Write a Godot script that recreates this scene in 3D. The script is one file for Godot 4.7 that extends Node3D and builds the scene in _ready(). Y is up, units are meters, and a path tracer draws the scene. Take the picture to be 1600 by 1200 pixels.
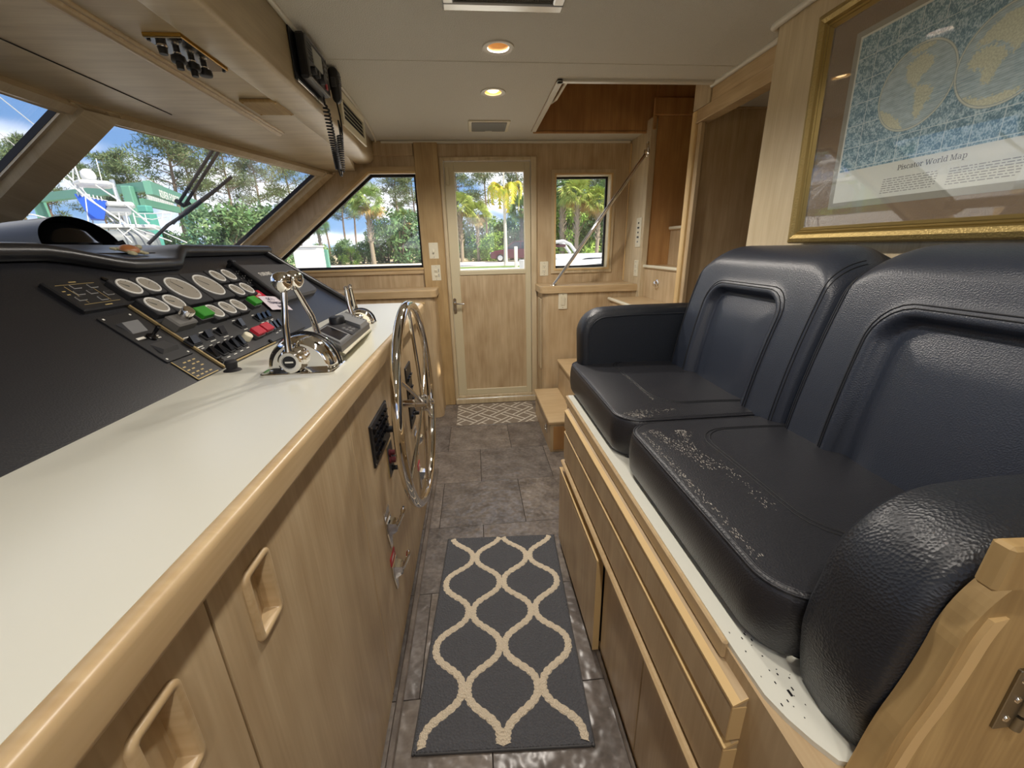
extends Node3D
# World: x right, y up, -z ahead; floor y = 0; metres. The eye is at (0, 1.27, 0).

const EYE := Vector3(0, 1.27, 0)
const FOCAL := 630.92
var cam_basis := Basis(Vector3(0.99541, -0.02216, 0.09313), Vector3(0.05037, 0.94736, -0.31618), Vector3(-0.08122, 0.31941, 0.94413)).orthonormalized()
var rng := RandomNumberGenerator.new()
var M := {}
var names := {}

class MB:
	var st := SurfaceTool.new()
	var t := Transform3D()
	var grp := 1
	var col := Color.WHITE
	func _init() -> void:
		st.begin(Mesh.PRIMITIVE_TRIANGLES)
		st.set_smooth_group(-1)
	func flat() -> void:
		st.set_smooth_group(-1)
	func smooth() -> void:
		grp += 1
		st.set_smooth_group(grp)
	func v(p: Vector3) -> void:
		st.set_color(col)
		st.add_vertex(t * p)
	func vu(p: Vector3, uv: Vector2) -> void:
		st.set_uv(uv)
		v(p)
	func tri(a: Vector3, b: Vector3, c: Vector3) -> void:   # counter-clockwise from outside
		v(a); v(c); v(b)
	func quad(a: Vector3, b: Vector3, c: Vector3, d: Vector3) -> void:
		tri(a, b, c); tri(a, c, d)
	func quad_uv(a: Vector3, b: Vector3, c: Vector3, d: Vector3) -> void:   # uv 0,1 at a; b right, d up
		vu(a, Vector2(0, 1)); vu(c, Vector2(1, 0)); vu(b, Vector2(1, 1))
		vu(a, Vector2(0, 1)); vu(d, Vector2(0, 0)); vu(c, Vector2(1, 0))
	func hexa(p: Array) -> void:   # p[0..3] one face, p[4..7] the opposite face; p[i] joins p[i+4]
		flat()
		var n: Vector3 = (p[1] - p[0]).cross(p[2] - p[0])
		var q := p
		if n.dot(p[4] - p[0]) > 0:
			q = [p[3], p[2], p[1], p[0], p[7], p[6], p[5], p[4]]
		quad(q[0], q[1], q[2], q[3])
		quad(q[7], q[6], q[5], q[4])
		for i in 4:
			var j := (i + 1) % 4
			quad(q[j], q[i], q[i + 4], q[j + 4])
	func box(c: Vector3, s: Vector3, bevel := 0.0) -> void:
		flat()
		var h := s * 0.5
		if bevel <= 0.0:
			hexa([c + Vector3(-h.x, -h.y, -h.z), c + Vector3(h.x, -h.y, -h.z), c + Vector3(h.x, -h.y, h.z), c + Vector3(-h.x, -h.y, h.z),
				c + Vector3(-h.x, h.y, -h.z), c + Vector3(h.x, h.y, -h.z), c + Vector3(h.x, h.y, h.z), c + Vector3(-h.x, h.y, h.z)])
			return
		var b := minf(bevel, minf(h.x, minf(h.y, h.z)) * 0.95)
		for ax in 3:
			for sg in [-1.0, 1.0]:
				var u := Vector3.ZERO; var w := Vector3.ZERO; var nn := Vector3.ZERO
				nn[ax] = sg; u[(ax + 1) % 3] = 1; w[(ax + 2) % 3] = 1
				var hu: float = h[(ax + 1) % 3] - b
				var hw: float = h[(ax + 2) % 3] - b
				var o: Vector3 = c + nn * h[ax]
				var q := [o - u * hu - w * hw, o + u * hu - w * hw, o + u * hu + w * hw, o - u * hu + w * hw]
				if sg < 0: q.reverse()
				quad(q[0], q[1], q[2], q[3])
				# edges shared with the next axis
				for s2 in [-1.0, 1.0]:
					var e1: Vector3 = c + nn * h[ax] + u * s2 * hu
					var e2: Vector3 = c + nn * (h[ax] - b) + u * s2 * h[(ax + 1) % 3]
					var r := [e1 - w * hw, e2 - w * hw, e2 + w * hw, e1 + w * hw]
					if sg * s2 < 0: r.reverse()
					quad(r[0], r[1], r[2], r[3])
		for sx in [-1.0, 1.0]:
			for sy in [-1.0, 1.0]:
				for sz in [-1.0, 1.0]:
					var s3 := Vector3(sx, sy, sz)
					var pa := c + s3 * Vector3(h.x, h.y - b, h.z - b)
					var pb := c + s3 * Vector3(h.x - b, h.y, h.z - b)
					var pc := c + s3 * Vector3(h.x - b, h.y - b, h.z)
					if sx * sy * sz > 0: tri(pa, pb, pc)
					else: tri(pa, pc, pb)
	func bx(x0: float, x1: float, y0: float, y1: float, z0: float, z1: float, bevel := 0.0) -> void:
		box(Vector3(x0 + x1, y0 + y1, z0 + z1) * 0.5, Vector3(absf(x1 - x0), absf(y1 - y0), absf(z1 - z0)), bevel)
	func tube(pts: Array, r, sides := 8, closed := false) -> void:
		smooth()
		var n := pts.size()
		var rings := []
		var up := Vector3.ZERO
		for i in n:
			var a: Vector3 = pts[(i - 1 + n) % n] if closed or i > 0 else pts[i]
			var b: Vector3 = pts[(i + 1) % n] if closed or i < n - 1 else pts[i]
			var d := (b - a).normalized()
			if up == Vector3.ZERO:
				up = d.cross(Vector3(0.31, 0.87, 0.38)).normalized()
			up = (up - d * up.dot(d)).normalized()
			var w := d.cross(up)
			var rr: float = r[i] if r is Array else r
			var ring := []
			for k in sides:
				var an := TAU * k / sides
				ring.append(pts[i] + (up * cos(an) + w * sin(an)) * rr)
			rings.append(ring)
		for i in (n if closed else n - 1):
			var A: Array = rings[i]
			var B: Array = rings[(i + 1) % n]
			for k in sides:
				var k2 := (k + 1) % sides
				quad(A[k], A[k2], B[k2], B[k])
		if not closed:
			flat()
			for k in range(1, sides - 1):
				tri(rings[0][0], rings[0][k + 1], rings[0][k])
				tri(rings[n - 1][0], rings[n - 1][k], rings[n - 1][k + 1])
	func lathe(prof: Array, seg := 24) -> void:   # prof: Vector2(radius, y) from bottom to top, turned about y
		smooth()
		for i in prof.size() - 1:
			var a: Vector2 = prof[i]
			var b: Vector2 = prof[i + 1]
			if i > 0:
				var pr: Vector2 = prof[i - 1]
				if absf(angle_difference((a - pr).angle(), (b - a).angle())) > 0.6: smooth()
			for k in seg:
				var t0 := TAU * k / seg
				var t1 := TAU * (k + 1) / seg
				var p0 := Vector3(a.x * cos(t0), a.y, -a.x * sin(t0))
				var p1 := Vector3(a.x * cos(t1), a.y, -a.x * sin(t1))
				var q0 := Vector3(b.x * cos(t0), b.y, -b.x * sin(t0))
				var q1 := Vector3(b.x * cos(t1), b.y, -b.x * sin(t1))
				if a.x > 1e-6: tri(p0, p1, q1)
				if b.x > 1e-6: tri(p0, q1, q0)
	func prism(poly, z0: float, z1: float, b := 0.0) -> void:   # polygon in x,y between z0 and z1 (z1 the face with the bevel)
		flat()
		var P := PackedVector2Array(poly)
		var area := 0.0
		for i in P.size():
			area += P[i].cross(P[(i + 1) % P.size()])
		if area < 0: P.reverse()
		var n := P.size()
		var Q := PackedVector2Array()
		for i in n:
			var d0 := (P[i] - P[(i - 1 + n) % n]).normalized()
			var d1 := (P[(i + 1) % n] - P[i]).normalized()
			var m := (Vector2(-d0.y, d0.x) + Vector2(-d1.y, d1.x)).normalized()
			var c := maxf(0.4, m.dot(Vector2(-d0.y, d0.x)))
			Q.append(P[i] + m * (b / c))
		var idx := Geometry2D.triangulate_polygon(Q)
		var hi := maxf(z0, z1); var lo := minf(z0, z1)
		var fwd := z1 >= z0
		for k in range(0, idx.size(), 3):
			var a := Q[idx[k]]; var bb := Q[idx[k + 1]]; var cc := Q[idx[k + 2]]
			if (bb - a).cross(cc - a) < 0:
				var sw := bb; bb = cc; cc = sw
			var H := Q if fwd else P
			tri(Vector3(a.x, a.y, hi), Vector3(bb.x, bb.y, hi), Vector3(cc.x, cc.y, hi))
			tri(Vector3(a.x, a.y, lo), Vector3(cc.x, cc.y, lo), Vector3(bb.x, bb.y, lo))
		for i in n:
			var j := (i + 1) % n
			if b > 0.0:
				var mid := z1 - b if fwd else z1 + b
				if fwd:
					quad(Vector3(P[i].x, P[i].y, lo), Vector3(P[j].x, P[j].y, lo), Vector3(P[j].x, P[j].y, mid), Vector3(P[i].x, P[i].y, mid))
					quad(Vector3(P[i].x, P[i].y, mid), Vector3(P[j].x, P[j].y, mid), Vector3(Q[j].x, Q[j].y, hi), Vector3(Q[i].x, Q[i].y, hi))
				else:
					quad(Vector3(P[i].x, P[i].y, mid), Vector3(P[j].x, P[j].y, mid), Vector3(P[j].x, P[j].y, hi), Vector3(P[i].x, P[i].y, hi))
					quad(Vector3(Q[i].x, Q[i].y, lo), Vector3(Q[j].x, Q[j].y, lo), Vector3(P[j].x, P[j].y, mid), Vector3(P[i].x, P[i].y, mid))
			else:
				quad(Vector3(P[i].x, P[i].y, lo), Vector3(P[j].x, P[j].y, lo), Vector3(P[j].x, P[j].y, hi), Vector3(P[i].x, P[i].y, hi))
	func grid(f: Callable, nu: int, nv: int, uvs := false) -> void:   # f(u, v); u x v faces outside
		smooth()
		for i in nu:
			for j in nv:
				var u0 := float(i) / nu; var u1 := float(i + 1) / nu
				var v0 := float(j) / nv; var v1 := float(j + 1) / nv
				if uvs:
					vu(f.call(u0, v0), Vector2(u0, v0)); vu(f.call(u1, v1), Vector2(u1, v1)); vu(f.call(u1, v0), Vector2(u1, v0))
					vu(f.call(u0, v0), Vector2(u0, v0)); vu(f.call(u0, v1), Vector2(u0, v1)); vu(f.call(u1, v1), Vector2(u1, v1))
				else:
					quad(f.call(u0, v0), f.call(u1, v0), f.call(u1, v1), f.call(u0, v1))
	func loft(rings: Array, closed := true, caps := true) -> void:   # rings of points; sharp within a ring where it bends is left to the smoothing
		smooth()
		var m: int = rings[0].size()
		for i in rings.size() - 1:
			for k in (m if closed else m - 1):
				var k2 := (k + 1) % m
				quad(rings[i][k], rings[i][k2], rings[i + 1][k2], rings[i + 1][k])
		if caps:
			flat()
			for e in [0, rings.size() - 1]:
				var c := Vector3.ZERO
				for p in rings[e]: c += p
				c /= m
				for k in m:
					var k2 := (k + 1) % m
					if e == 0: tri(c, rings[e][k2], rings[e][k])
					else: tri(c, rings[e][k], rings[e][k2])
	func soft(c: Vector3, s: Vector3, r: float, n: int, f = null) -> void:   # rounded box; f bends its points (given and returned about the centre)
		smooth()
		var h := s * 0.5
		var co := []
		for ax in 3:
			var a := []
			var inner := h[ax] - r
			for k in 5: a.append(-inner - r * tan(PI / 4 * (1.0 - k / 4.0)))
			for k in range(1, n): a.append(lerpf(-inner, inner, float(k) / n))
			for k in 5: a.append(inner + r * tan(PI / 4 * k / 4.0))
			co.append(a)
		for ax in 3:
			var b := (ax + 1) % 3
			var d := (ax + 2) % 3
			for sg in [-1.0, 1.0]:
				var pts := []
				for i in co[b].size():
					var row := []
					for j in co[d].size():
						var p := Vector3.ZERO
						p[ax] = sg * h[ax]; p[b] = co[b][i]; p[d] = co[d][j]
						var q := p.clamp(-h + Vector3.ONE * r, h - Vector3.ONE * r)
						p = q + (p - q).normalized() * r
						row.append(c + (f.call(p) if f != null else p))
					pts.append(row)
				for i in co[b].size() - 1:
					for j in co[d].size() - 1:
						if sg > 0: quad(pts[i][j], pts[i + 1][j], pts[i + 1][j + 1], pts[i][j + 1])
						else: quad(pts[i][j], pts[i][j + 1], pts[i + 1][j + 1], pts[i + 1][j])
	func done(normals := true) -> ArrayMesh:
		if normals: st.generate_normals()
		return st.commit()

func rr(x0: float, x1: float, y0: float, y1: float, r: float, seg := 4) -> Array:   # rounded rectangle
	var out := []
	for q in [[x1 - r, y0 + r, -PI / 2], [x1 - r, y1 - r, 0.0], [x0 + r, y1 - r, PI / 2], [x0 + r, y0 + r, PI]]:
		for k in seg + 1:
			var a: float = q[2] + PI / 2 * k / seg
			out.append(Vector2(q[0] + r * cos(a), q[1] + r * sin(a)))
	return out

func numbered(called: String) -> String:
	names[called] = names.get(called, -1) + 1
	return called if names[called] == 0 else "%s_%03d" % [called, names[called]]

func whole(o: Node) -> Transform3D:
	var t := Transform3D()
	while o is Node3D and o != self:
		t = o.transform * t
		o = o.get_parent()
	return t

func obj(called: String, mb, m: Material, parent: Node = self, local := false) -> MeshInstance3D:   # mb in world coordinates unless local
	var o := MeshInstance3D.new()
	o.name = numbered(called) if parent == self else called
	o.mesh = mb.done() if mb is MB else mb
	o.material_override = m
	parent.add_child(o, true)
	if not local and parent != self: o.transform = whole(parent).affine_inverse()
	return o

func tag(o: Node, label: String, category: String, group := "") -> Node:
	o.set_meta("label", label)
	o.set_meta("category", category)
	if group: o.set_meta("group", group)
	return o

func struct(o: Node) -> Node:
	o.set_meta("kind", "structure")
	return o

func stuff(o: Node) -> Node:
	o.set_meta("kind", "stuff")
	return o

func thing(called: String, label: String, category: String, at := Transform3D(), group := "") -> Node3D:
	var o := Node3D.new()
	o.name = numbered(called)
	add_child(o)
	o.transform = at
	tag(o, label, category, group)
	return o

func base(called: String, label: String, category: String, at: Vector3, group := "") -> Node3D:
	return thing(called, label, category, Transform3D(Basis(), at), group)

func dup(o: Node3D, at: Transform3D, label := "", group := "") -> Node3D:
	var c: Node3D = o.duplicate()
	var called := String(o.name)
	var cut := called.rfind("_")
	if cut > 0 and called.substr(cut + 1).is_valid_int(): called = called.substr(0, cut)
	c.name = numbered(called)
	add_child(c)
	c.transform = at
	if label: c.set_meta("label", label)
	if group: c.set_meta("group", group)
	return c

func at_pos(x: float, y: float, z: float, turn := 0.0, s := 1.0) -> Transform3D:
	return Transform3D(Basis(Vector3.UP, turn).scaled(Vector3.ONE * s), Vector3(x, y, z))

func ray(u: float, v: float) -> Vector3:
	return cam_basis * Vector3(u - 800, 600 - v, -FOCAL)
func at(u: float, v: float, depth: float) -> Vector3:
	return EYE + ray(u, v) * (depth / FOCAL)
func on_y(u: float, v: float, y: float) -> Vector3:
	var r := ray(u, v)
	return EYE + r * ((y - EYE.y) / r.y)
func on_x(u: float, v: float, x: float) -> Vector3:
	var r := ray(u, v)
	return EYE + r * (x / r.x)
func on_z(u: float, v: float, z: float) -> Vector3:
	var r := ray(u, v)
	return EYE + r * (z / r.z)

func text(called: String, s: String, size: float, m: Material, parent: Node, x: Transform3D, serif := false, italic := false, bold := false) -> MeshInstance3D:
	var tm := TextMesh.new()
	var f := SystemFont.new()
	f.font_names = PackedStringArray(["Droid Serif" if serif else "Droid Sans"])
	f.font_italic = italic
	if bold: f.font_weight = 700
	tm.font = f
	tm.text = s
	tm.font_size = 48
	tm.pixel_size = size / 36.0
	tm.depth = 0.0006
	var o := MeshInstance3D.new()
	o.name = numbered(called) if parent == self else called
	o.mesh = tm
	o.material_override = m
	parent.add_child(o, true)
	o.transform = x
	return o

# ---------------------------------------------------------------- materials
func noise(seed_: int, freq: float, oct := 3, kind := FastNoiseLite.TYPE_SIMPLEX_SMOOTH) -> FastNoiseLite:
	var n := FastNoiseLite.new()
	n.seed = seed_
	n.frequency = freq
	n.noise_type = kind
	n.fractal_octaves = oct
	return n

func tiled(n: FastNoiseLite, x: float, y: float, w: float, h: float) -> float:   # wraps at w, h
	var a := x / w
	var b := y / h
	return lerpf(lerpf(n.get_noise_2d(x, y), n.get_noise_2d(x - w, y), a), lerpf(n.get_noise_2d(x, y - h), n.get_noise_2d(x - w, y - h), a), b)

func wood_tex(seed_: int, c0: Color, c1: Color, along_u := false) -> ImageTexture:   # one metre; grain along v
	var S := 384
	var im := Image.create(S, S, false, Image.FORMAT_RGB8)
	var fine := noise(seed_, 0.33, 2)
	var mid := noise(seed_ + 1, 0.06, 3)
	var blot := noise(seed_ + 2, 0.016, 3)
	for j in S:
		for i in S:
			var a := tiled(fine, i, j * 0.035, S, S * 0.035)
			var b := tiled(mid, i, j * 0.07, S, S * 0.07)
			var c := tiled(blot, i, j * 0.5, S, S * 0.5)
			var k := clampf(0.5 + a * 0.28 + b * 0.42 + c * 0.5, 0, 1)
			var px := c0.lerp(c1, k)
			if along_u: im.set_pixel(j, i, px)
			else: im.set_pixel(i, j, px)
	return ImageTexture.create_from_image(im)

func mat(called: String, c: Color, rough := 0.6, metal := 0.0, spec := 0.5) -> StandardMaterial3D:
	var m := StandardMaterial3D.new()
	m.resource_name = called
	m.albedo_color = c
	m.roughness = rough
	m.metallic = metal
	m.metallic_specular = spec
	M[called] = m
	return m

func tri_map(m: StandardMaterial3D, scale: float, world := true) -> StandardMaterial3D:
	m.uv1_triplanar = true
	m.uv1_world_triplanar = world
	m.uv1_triplanar_sharpness = 8.0
	m.uv1_scale = Vector3.ONE * scale
	return m

func bump(m: StandardMaterial3D, seed_: int, freq: float, strength: float, size := 256, kind := FastNoiseLite.TYPE_CELLULAR) -> void:
	var t := NoiseTexture2D.new()
	t.width = size; t.height = size
	t.seamless = true
	t.as_normal_map = true
	t.bump_strength = strength
	t.noise = noise(seed_, freq, 2, kind)
	if kind == FastNoiseLite.TYPE_CELLULAR:
		t.noise.fractal_type = FastNoiseLite.FRACTAL_NONE
	m.normal_enabled = true
	m.normal_texture = t
	m.normal_scale = 1.0

func hexc(s: String) -> Color:
	return Color.html(s)

func make_materials() -> void:
	var m: StandardMaterial3D
	m = tri_map(mat("wood", Color.WHITE, 0.38), 1.0)
	m.albedo_texture = wood_tex(3, hexc("a98f6c"), hexc("d3bf9c"))
	m = tri_map(mat("wood_lying", Color.WHITE, 0.34), 1.0)
	m.albedo_texture = wood_tex(13, hexc("b3976f"), hexc("d6bf98"), true)
	m = tri_map(mat("wood_pale", Color.WHITE, 0.4), 1.0)
	m.albedo_texture = wood_tex(23, hexc("b8a480"), hexc("dccdae"))
	m = tri_map(mat("wood_dark", Color.WHITE, 0.45), 1.0)
	m.albedo_texture = wood_tex(33, hexc("a67a4c"), hexc("cfa36a"))  # stair well tone: its dim, warm light is put into the colour
	m = tri_map(mat("wood_soffit", Color.WHITE, 0.36), 1.0)
	m.albedo_texture = wood_tex(43, hexc("b3a080"), hexc("d4c4a4"), true)
	m = tri_map(mat("plywood", Color.WHITE, 0.7), 1.3)
	m.albedo_texture = wood_tex(53, hexc("92764a"), hexc("c4a874"))
	m = tri_map(mat("wood_post", Color.WHITE, 0.42), 1.0)
	m.albedo_texture = wood_tex(63, hexc("9f8358"), hexc("c9ae80"))
	mat("lcd", hexc("a9aca6"), 0.3)
	mat("wood_edge", hexc("d9bb86"), 0.35)
	mat("gap", hexc("1a130c"), 0.9)
	mat("cream", hexc("cfc4a4"), 0.4)
	mat("ivory", hexc("e2dcc4"), 0.4)
	m = tri_map(mat("laminate", hexc("dcdcd0"), 0.3), 2.0)
	m.clearcoat_enabled = true; m.clearcoat = 0.35; m.clearcoat_roughness = 0.25
	m = tri_map(mat("headliner", hexc("d8d6cd"), 0.75), 6.0)
	bump(m, 5, 0.12, 3.0, 256, FastNoiseLite.TYPE_SIMPLEX_SMOOTH)
	mat("white_trim", hexc("d6d2c4"), 0.4)
	m = tri_map(mat("dash_vinyl", hexc("191a1f"), 0.38, 0.0, 0.5), 16.0)
	bump(m, 6, 0.09, 0.8)
	m = tri_map(mat("dash_pad", hexc("1b1c20"), 0.34), 18.0)
	bump(m, 7, 0.08, 0.4)
	m = tri_map(mat("leather", hexc("2a303c"), 0.38, 0.0, 0.6), 20.0)  # blue in this colour stands in for sky sheen from the windshield
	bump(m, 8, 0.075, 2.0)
	m = tri_map(mat("leather_arm", hexc("20242b"), 0.4, 0.0, 0.55), 16.0)  # arms: the same leather, darker, with less of the sky blue put in
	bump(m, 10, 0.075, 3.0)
	m = tri_map(mat("leather_worn", hexc("27282d"), 0.4), 18.0)
	bump(m, 9, 0.075, 2.2)
	mat("leather_thread", hexc("16181c"), 0.6)
	mat("crackle", hexc("b9b4ab"), 0.9)
	mat("black", hexc("15161a"), 0.42)
	mat("black_matte", hexc("1c1d21"), 0.75)
	mat("black_gloss", hexc("0c0c0f"), 0.15)
	mat("rubber", hexc("202024"), 0.7)
	mat("grey_plastic", hexc("5d5c5a"), 0.5)
	mat("grey_dark", hexc("3c3c3e"), 0.5)
	mat("grey_light", hexc("8b8c8c"), 0.45)
	mat("dial", hexc("8f8a80"), 0.35)
	mat("dial_ring", hexc("d9d9d6"), 0.4)
	mat("print_white", hexc("e4e2da"), 0.6)
	mat("print_gold", hexc("b9a36a"), 0.5)
	mat("print_dark", hexc("3a3f42"), 0.7)
	mat("panel_gold", hexc("a8946a"), 0.4, 0.5)
	mat("chrome", hexc("eceae6"), 0.05, 1.0)
	mat("steel", hexc("d8d5d0"), 0.16, 1.0)
	mat("brass", hexc("c9a253"), 0.25, 1.0)
	mat("hinge_metal", hexc("8f897c"), 0.4, 1.0)
	mat("aluminium", hexc("cfd2d2"), 0.3, 1.0)
	mat("red", hexc("b51f35"), 0.35)
	mat("red_dark", hexc("5d1d24"), 0.4)
	mat("green", hexc("2f8a26"), 0.35)
	mat("paper", hexc("cfc6cf"), 0.8)
	mat("ink", hexc("2c2f4a"), 0.8)
	m = mat("frame_gold", hexc("a8925c"), 0.42, 0.7)
	tri_map(m, 14.0); bump(m, 11, 0.06, 3.0)
	mat("frame_gold_plain", hexc("9a8550"), 0.36, 0.7)
	m = tri_map(mat("mat_board", hexc("735a34"), 0.9), 3.0)
	bump(m, 12, 0.2, 0.6, 256, FastNoiseLite.TYPE_SIMPLEX_SMOOTH)
	mat("mat_bevel", hexc("8e8e80"), 0.8)
	m = mat("glass", Color(1, 1, 1, 0.04), 0.02)
	m.transparency = BaseMaterial3D.TRANSPARENCY_ALPHA
	m = mat("glass_tint", Color(0.75, 0.85, 0.85, 0.12), 0.02)
	m.transparency = BaseMaterial3D.TRANSPARENCY_ALPHA
	m = mat("lamp_glow", hexc("ffd9a0"), 0.5)
	m.emission_enabled = true; m.emission = Color(1.0, 0.74, 0.4); m.emission_energy_multiplier = 5.0
	m = mat("lamp_bright", hexc("fff0d8"), 0.5)
	m.emission_enabled = true; m.emission = Color(1.0, 0.86, 0.62); m.emission_energy_multiplier = 9.0
	mat("lamp_cup", hexc("d9b27a"), 0.35, 0.6)
	# floor tiles: four tones of the same stone print
	var S := 512
	var im := Image.create(S, S, false, Image.FORMAT_RGB8)
	var big := noise(71, 0.012, 4)
	var fine := noise(72, 0.07, 4)
	var vein := noise(73, 0.02, 3)
	for j in S:
		for i in S:
			var k := tiled(big, i, j, S, S) * 1.3
			var f := tiled(fine, i, j, S, S)
			var vn := 1.0 - minf(1.0, absf(tiled(vein, i, j * 1.7, S, S * 1.7)) * 7.0)
			var l := clampf(0.36 + k * 0.3 + f * 0.22 + vn * 0.1, 0, 1)
			im.set_pixel(i, j, hexc("57524f").lerp(hexc("c2bcb6"), l))
	var stone := ImageTexture.create_from_image(im)
	for k in 4:
		m = tri_map(mat("tile_%d" % k, [hexc("e6e0db"), hexc("d4cfcc"), hexc("eee8e1"), hexc("d9d6d5")][k], 0.24), 1.15)
		m.albedo_texture = stone
		m.uv1_offset = Vector3(0.37, 0.2, 0.61) * k
		bump(m, 74, 0.05, 1.2, 256, FastNoiseLite.TYPE_SIMPLEX_SMOOTH)
	m = tri_map(mat("floor_lip", hexc("d0c8c0"), 0.35), 1.15)
	m.albedo_texture = stone
	# outdoors
	mat("grass", hexc("5f7a3a"), 0.95)
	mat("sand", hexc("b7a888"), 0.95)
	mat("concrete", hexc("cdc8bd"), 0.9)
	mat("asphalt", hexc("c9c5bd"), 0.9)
	mat("bark_pine", hexc("7a6a5c"), 0.95)
	mat("bark_palm", hexc("9a8f80"), 0.95)
	mat("bark_boot", hexc("8c8273"), 0.95)
	for d in [["leaf_pine", "47663a"], ["leaf_palm", "6f8f4a"], ["leaf_bush", "58803c"], ["leaf_yellow", "c9bf3e"], ["leaf_dry", "b59a56"]]:
		m = mat(d[0], Color.WHITE, 0.7)
		m.vertex_color_use_as_albedo = true
		m.cull_mode = BaseMaterial3D.CULL_DISABLED
		m.backlight_enabled = true
		m.backlight = hexc(d[1]).darkened(0.3)
	mat("boat_white", hexc("c4c8cb"), 0.3)
	mat("canvas_blue", hexc("2457c4"), 0.7)
	mat("lift_green", hexc("5f9484"), 0.5)
	mat("lift_teal", hexc("4f968c"), 0.5)
	mat("car_red", hexc("4c1c2b"), 0.25)
	mat("car_white", hexc("e6e8ea"), 0.25)
	mat("car_glass", hexc("20262b"), 0.08)
	mat("tyre", hexc("1c1c1c"), 0.8)
	mat("sign_white", hexc("f2f4f2"), 0.6)
	mat("boat_grey", hexc("6c7378"), 0.5)
	mat("flag_white", hexc("eeeeee"), 0.8)
	mat("turtle_shell", hexc("a3683c"), 0.4)
	mat("turtle_skin", hexc("a9a486"), 0.5)
	mat("cable", hexc("101014"), 0.4)
	mat("mesh_dark", hexc("6b6a64"), 0.6)
	mat("rug_grey", Color.WHITE, 0.95)
	mat("rug_cream", hexc("e8dac2"), 0.95)
	M.rug_grey.albedo_texture = pile_tex(hexc("484a4f"), hexc("6a6b70"))
	tri_map(M.rug_grey, 6.0)
	tri_map(M.rug_cream, 9.0)
	bump(M.rug_cream, 83, 0.09, 10.0)
	bump(M.rug_grey, 84, 0.1, 8.0)
	mat("mat_taupe", hexc("8b7d6d"), 0.95)
	mat("mat_white", hexc("d9d3c6"), 0.95)

func pile_tex(c0: Color, c1: Color) -> ImageTexture:
	var S := 256
	var im := Image.create(S, S, false, Image.FORMAT_RGB8)
	var n := noise(91, 0.35, 2)
	for j in S:
		for i in S:
			im.set_pixel(i, j, c0.lerp(c1, clampf(0.5 + 0.6 * tiled(n, i, j, S, S), 0, 1)))
	return ImageTexture.create_from_image(im)

func sky_tex() -> ImageTexture:   # blue above, paler low down, broken white cloud
	var W := 1024
	var H := 512
	var im := Image.create(W, H, false, Image.FORMAT_RGBF)
	var n := noise(101, 1.0, 5)
	n.fractal_gain = 0.55
	for j in H:
		var el := PI * (0.5 - (j + 0.5) / H)
		var y := sin(el)
		for i in W:
			var az := TAU * (i + 0.5) / W
			var d := Vector3(cos(el) * cos(az), y, cos(el) * sin(az))
			var c: Color
			if y < 0: c = Color(0.3, 0.29, 0.26)
			else:
				var k := pow(1.0 - y, 3.0)
				c = Color(0.04, 0.14, 0.4).lerp(Color(0.22, 0.36, 0.55), k)
				var p := d / (0.18 + y) * 0.9
				var w := n.get_noise_3d(p.x, y * 1.2, p.z)
				var cl := smoothstep(-0.08, 0.42, w + 0.16 * (1.0 - y))
				c = c.lerp(Color(1.0, 1.0, 1.02), cl * 0.95)
			im.set_pixel(i, j, c)
	return ImageTexture.create_from_image(im)

# ---------------------------------------------------------------- the scene
func _ready() -> void:
	rng.seed = 7
	var cam := Camera3D.new()
	cam.name = "camera"
	add_child(cam)
	cam.transform = Transform3D(cam_basis, EYE)
	cam.fov = 87.122
	cam.near = 0.02
	cam.far = 400.0
	cam.current = true
	var env := Environment.new()
	env.background_mode = Environment.BG_SKY
	env.sky = Sky.new()
	var sm := PanoramaSkyMaterial.new()
	sm.panorama = sky_tex()
	sm.energy_multiplier = 1.0
	env.sky.sky_material = sm
	env.background_energy_multiplier = SKY
	env.tonemap_mode = Environment.TONE_MAPPER_LINEAR
	env.tonemap_exposure = EXPOSURE
	env.sdfgi_enabled = true
	env.ssao_enabled = true
	env.ssil_enabled = true
	var we := WorldEnvironment.new()
	we.name = "sky"
	we.environment = env
	add_child(we)
	var sun := DirectionalLight3D.new()
	sun.name = "sun"
	add_child(sun)
	sun.look_at_from_position(Vector3(6, 9, 3.2), Vector3.ZERO)
	sun.light_energy = SUN
	sun.light_color = Color(1.0, 0.95, 0.85)
	sun.light_angular_distance = 0.6
	sun.shadow_enabled = true
	make_materials()
	room()
	overhead()
	windshield()
	helm()
	dashboard()
	helm_fittings()
	bench()
	picture()
	stairs()
	small_things()
	floor_mats()
	ceiling_things()
	outdoors()

const SKY := 2.0
const EXPOSURE := 1.0
const SUN := 3.5
const LAMP := 0.74

# ---------------------------------------------------------------- the room
func csg_box(p: Node, c: Vector3, s: Vector3, m: Material, op := CSGShape3D.OPERATION_UNION) -> CSGBox3D:
	var b := CSGBox3D.new()
	b.size = s
	b.position = c
	b.material = m
	b.operation = op
	p.add_child(b, true)
	return b

func csg_poly(p: Node, poly: Array, z_far: float, depth: float, m: Material, op := CSGShape3D.OPERATION_UNION) -> CSGPolygon3D:   # polygon in x,y from z_far towards +z
	var b := CSGPolygon3D.new()
	b.polygon = PackedVector2Array(poly)
	b.mode = CSGPolygon3D.MODE_DEPTH
	b.depth = depth
	b.position = Vector3(0, 0, z_far + depth)
	b.material = m
	b.operation = op
	p.add_child(b, true)
	return b

const ZB := -3.3
const W1 := [Vector2(-0.374, 1.135), Vector2(-0.374, 1.80), Vector2(-0.705, 1.80), Vector2(-1.565, 1.135)]

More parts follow.
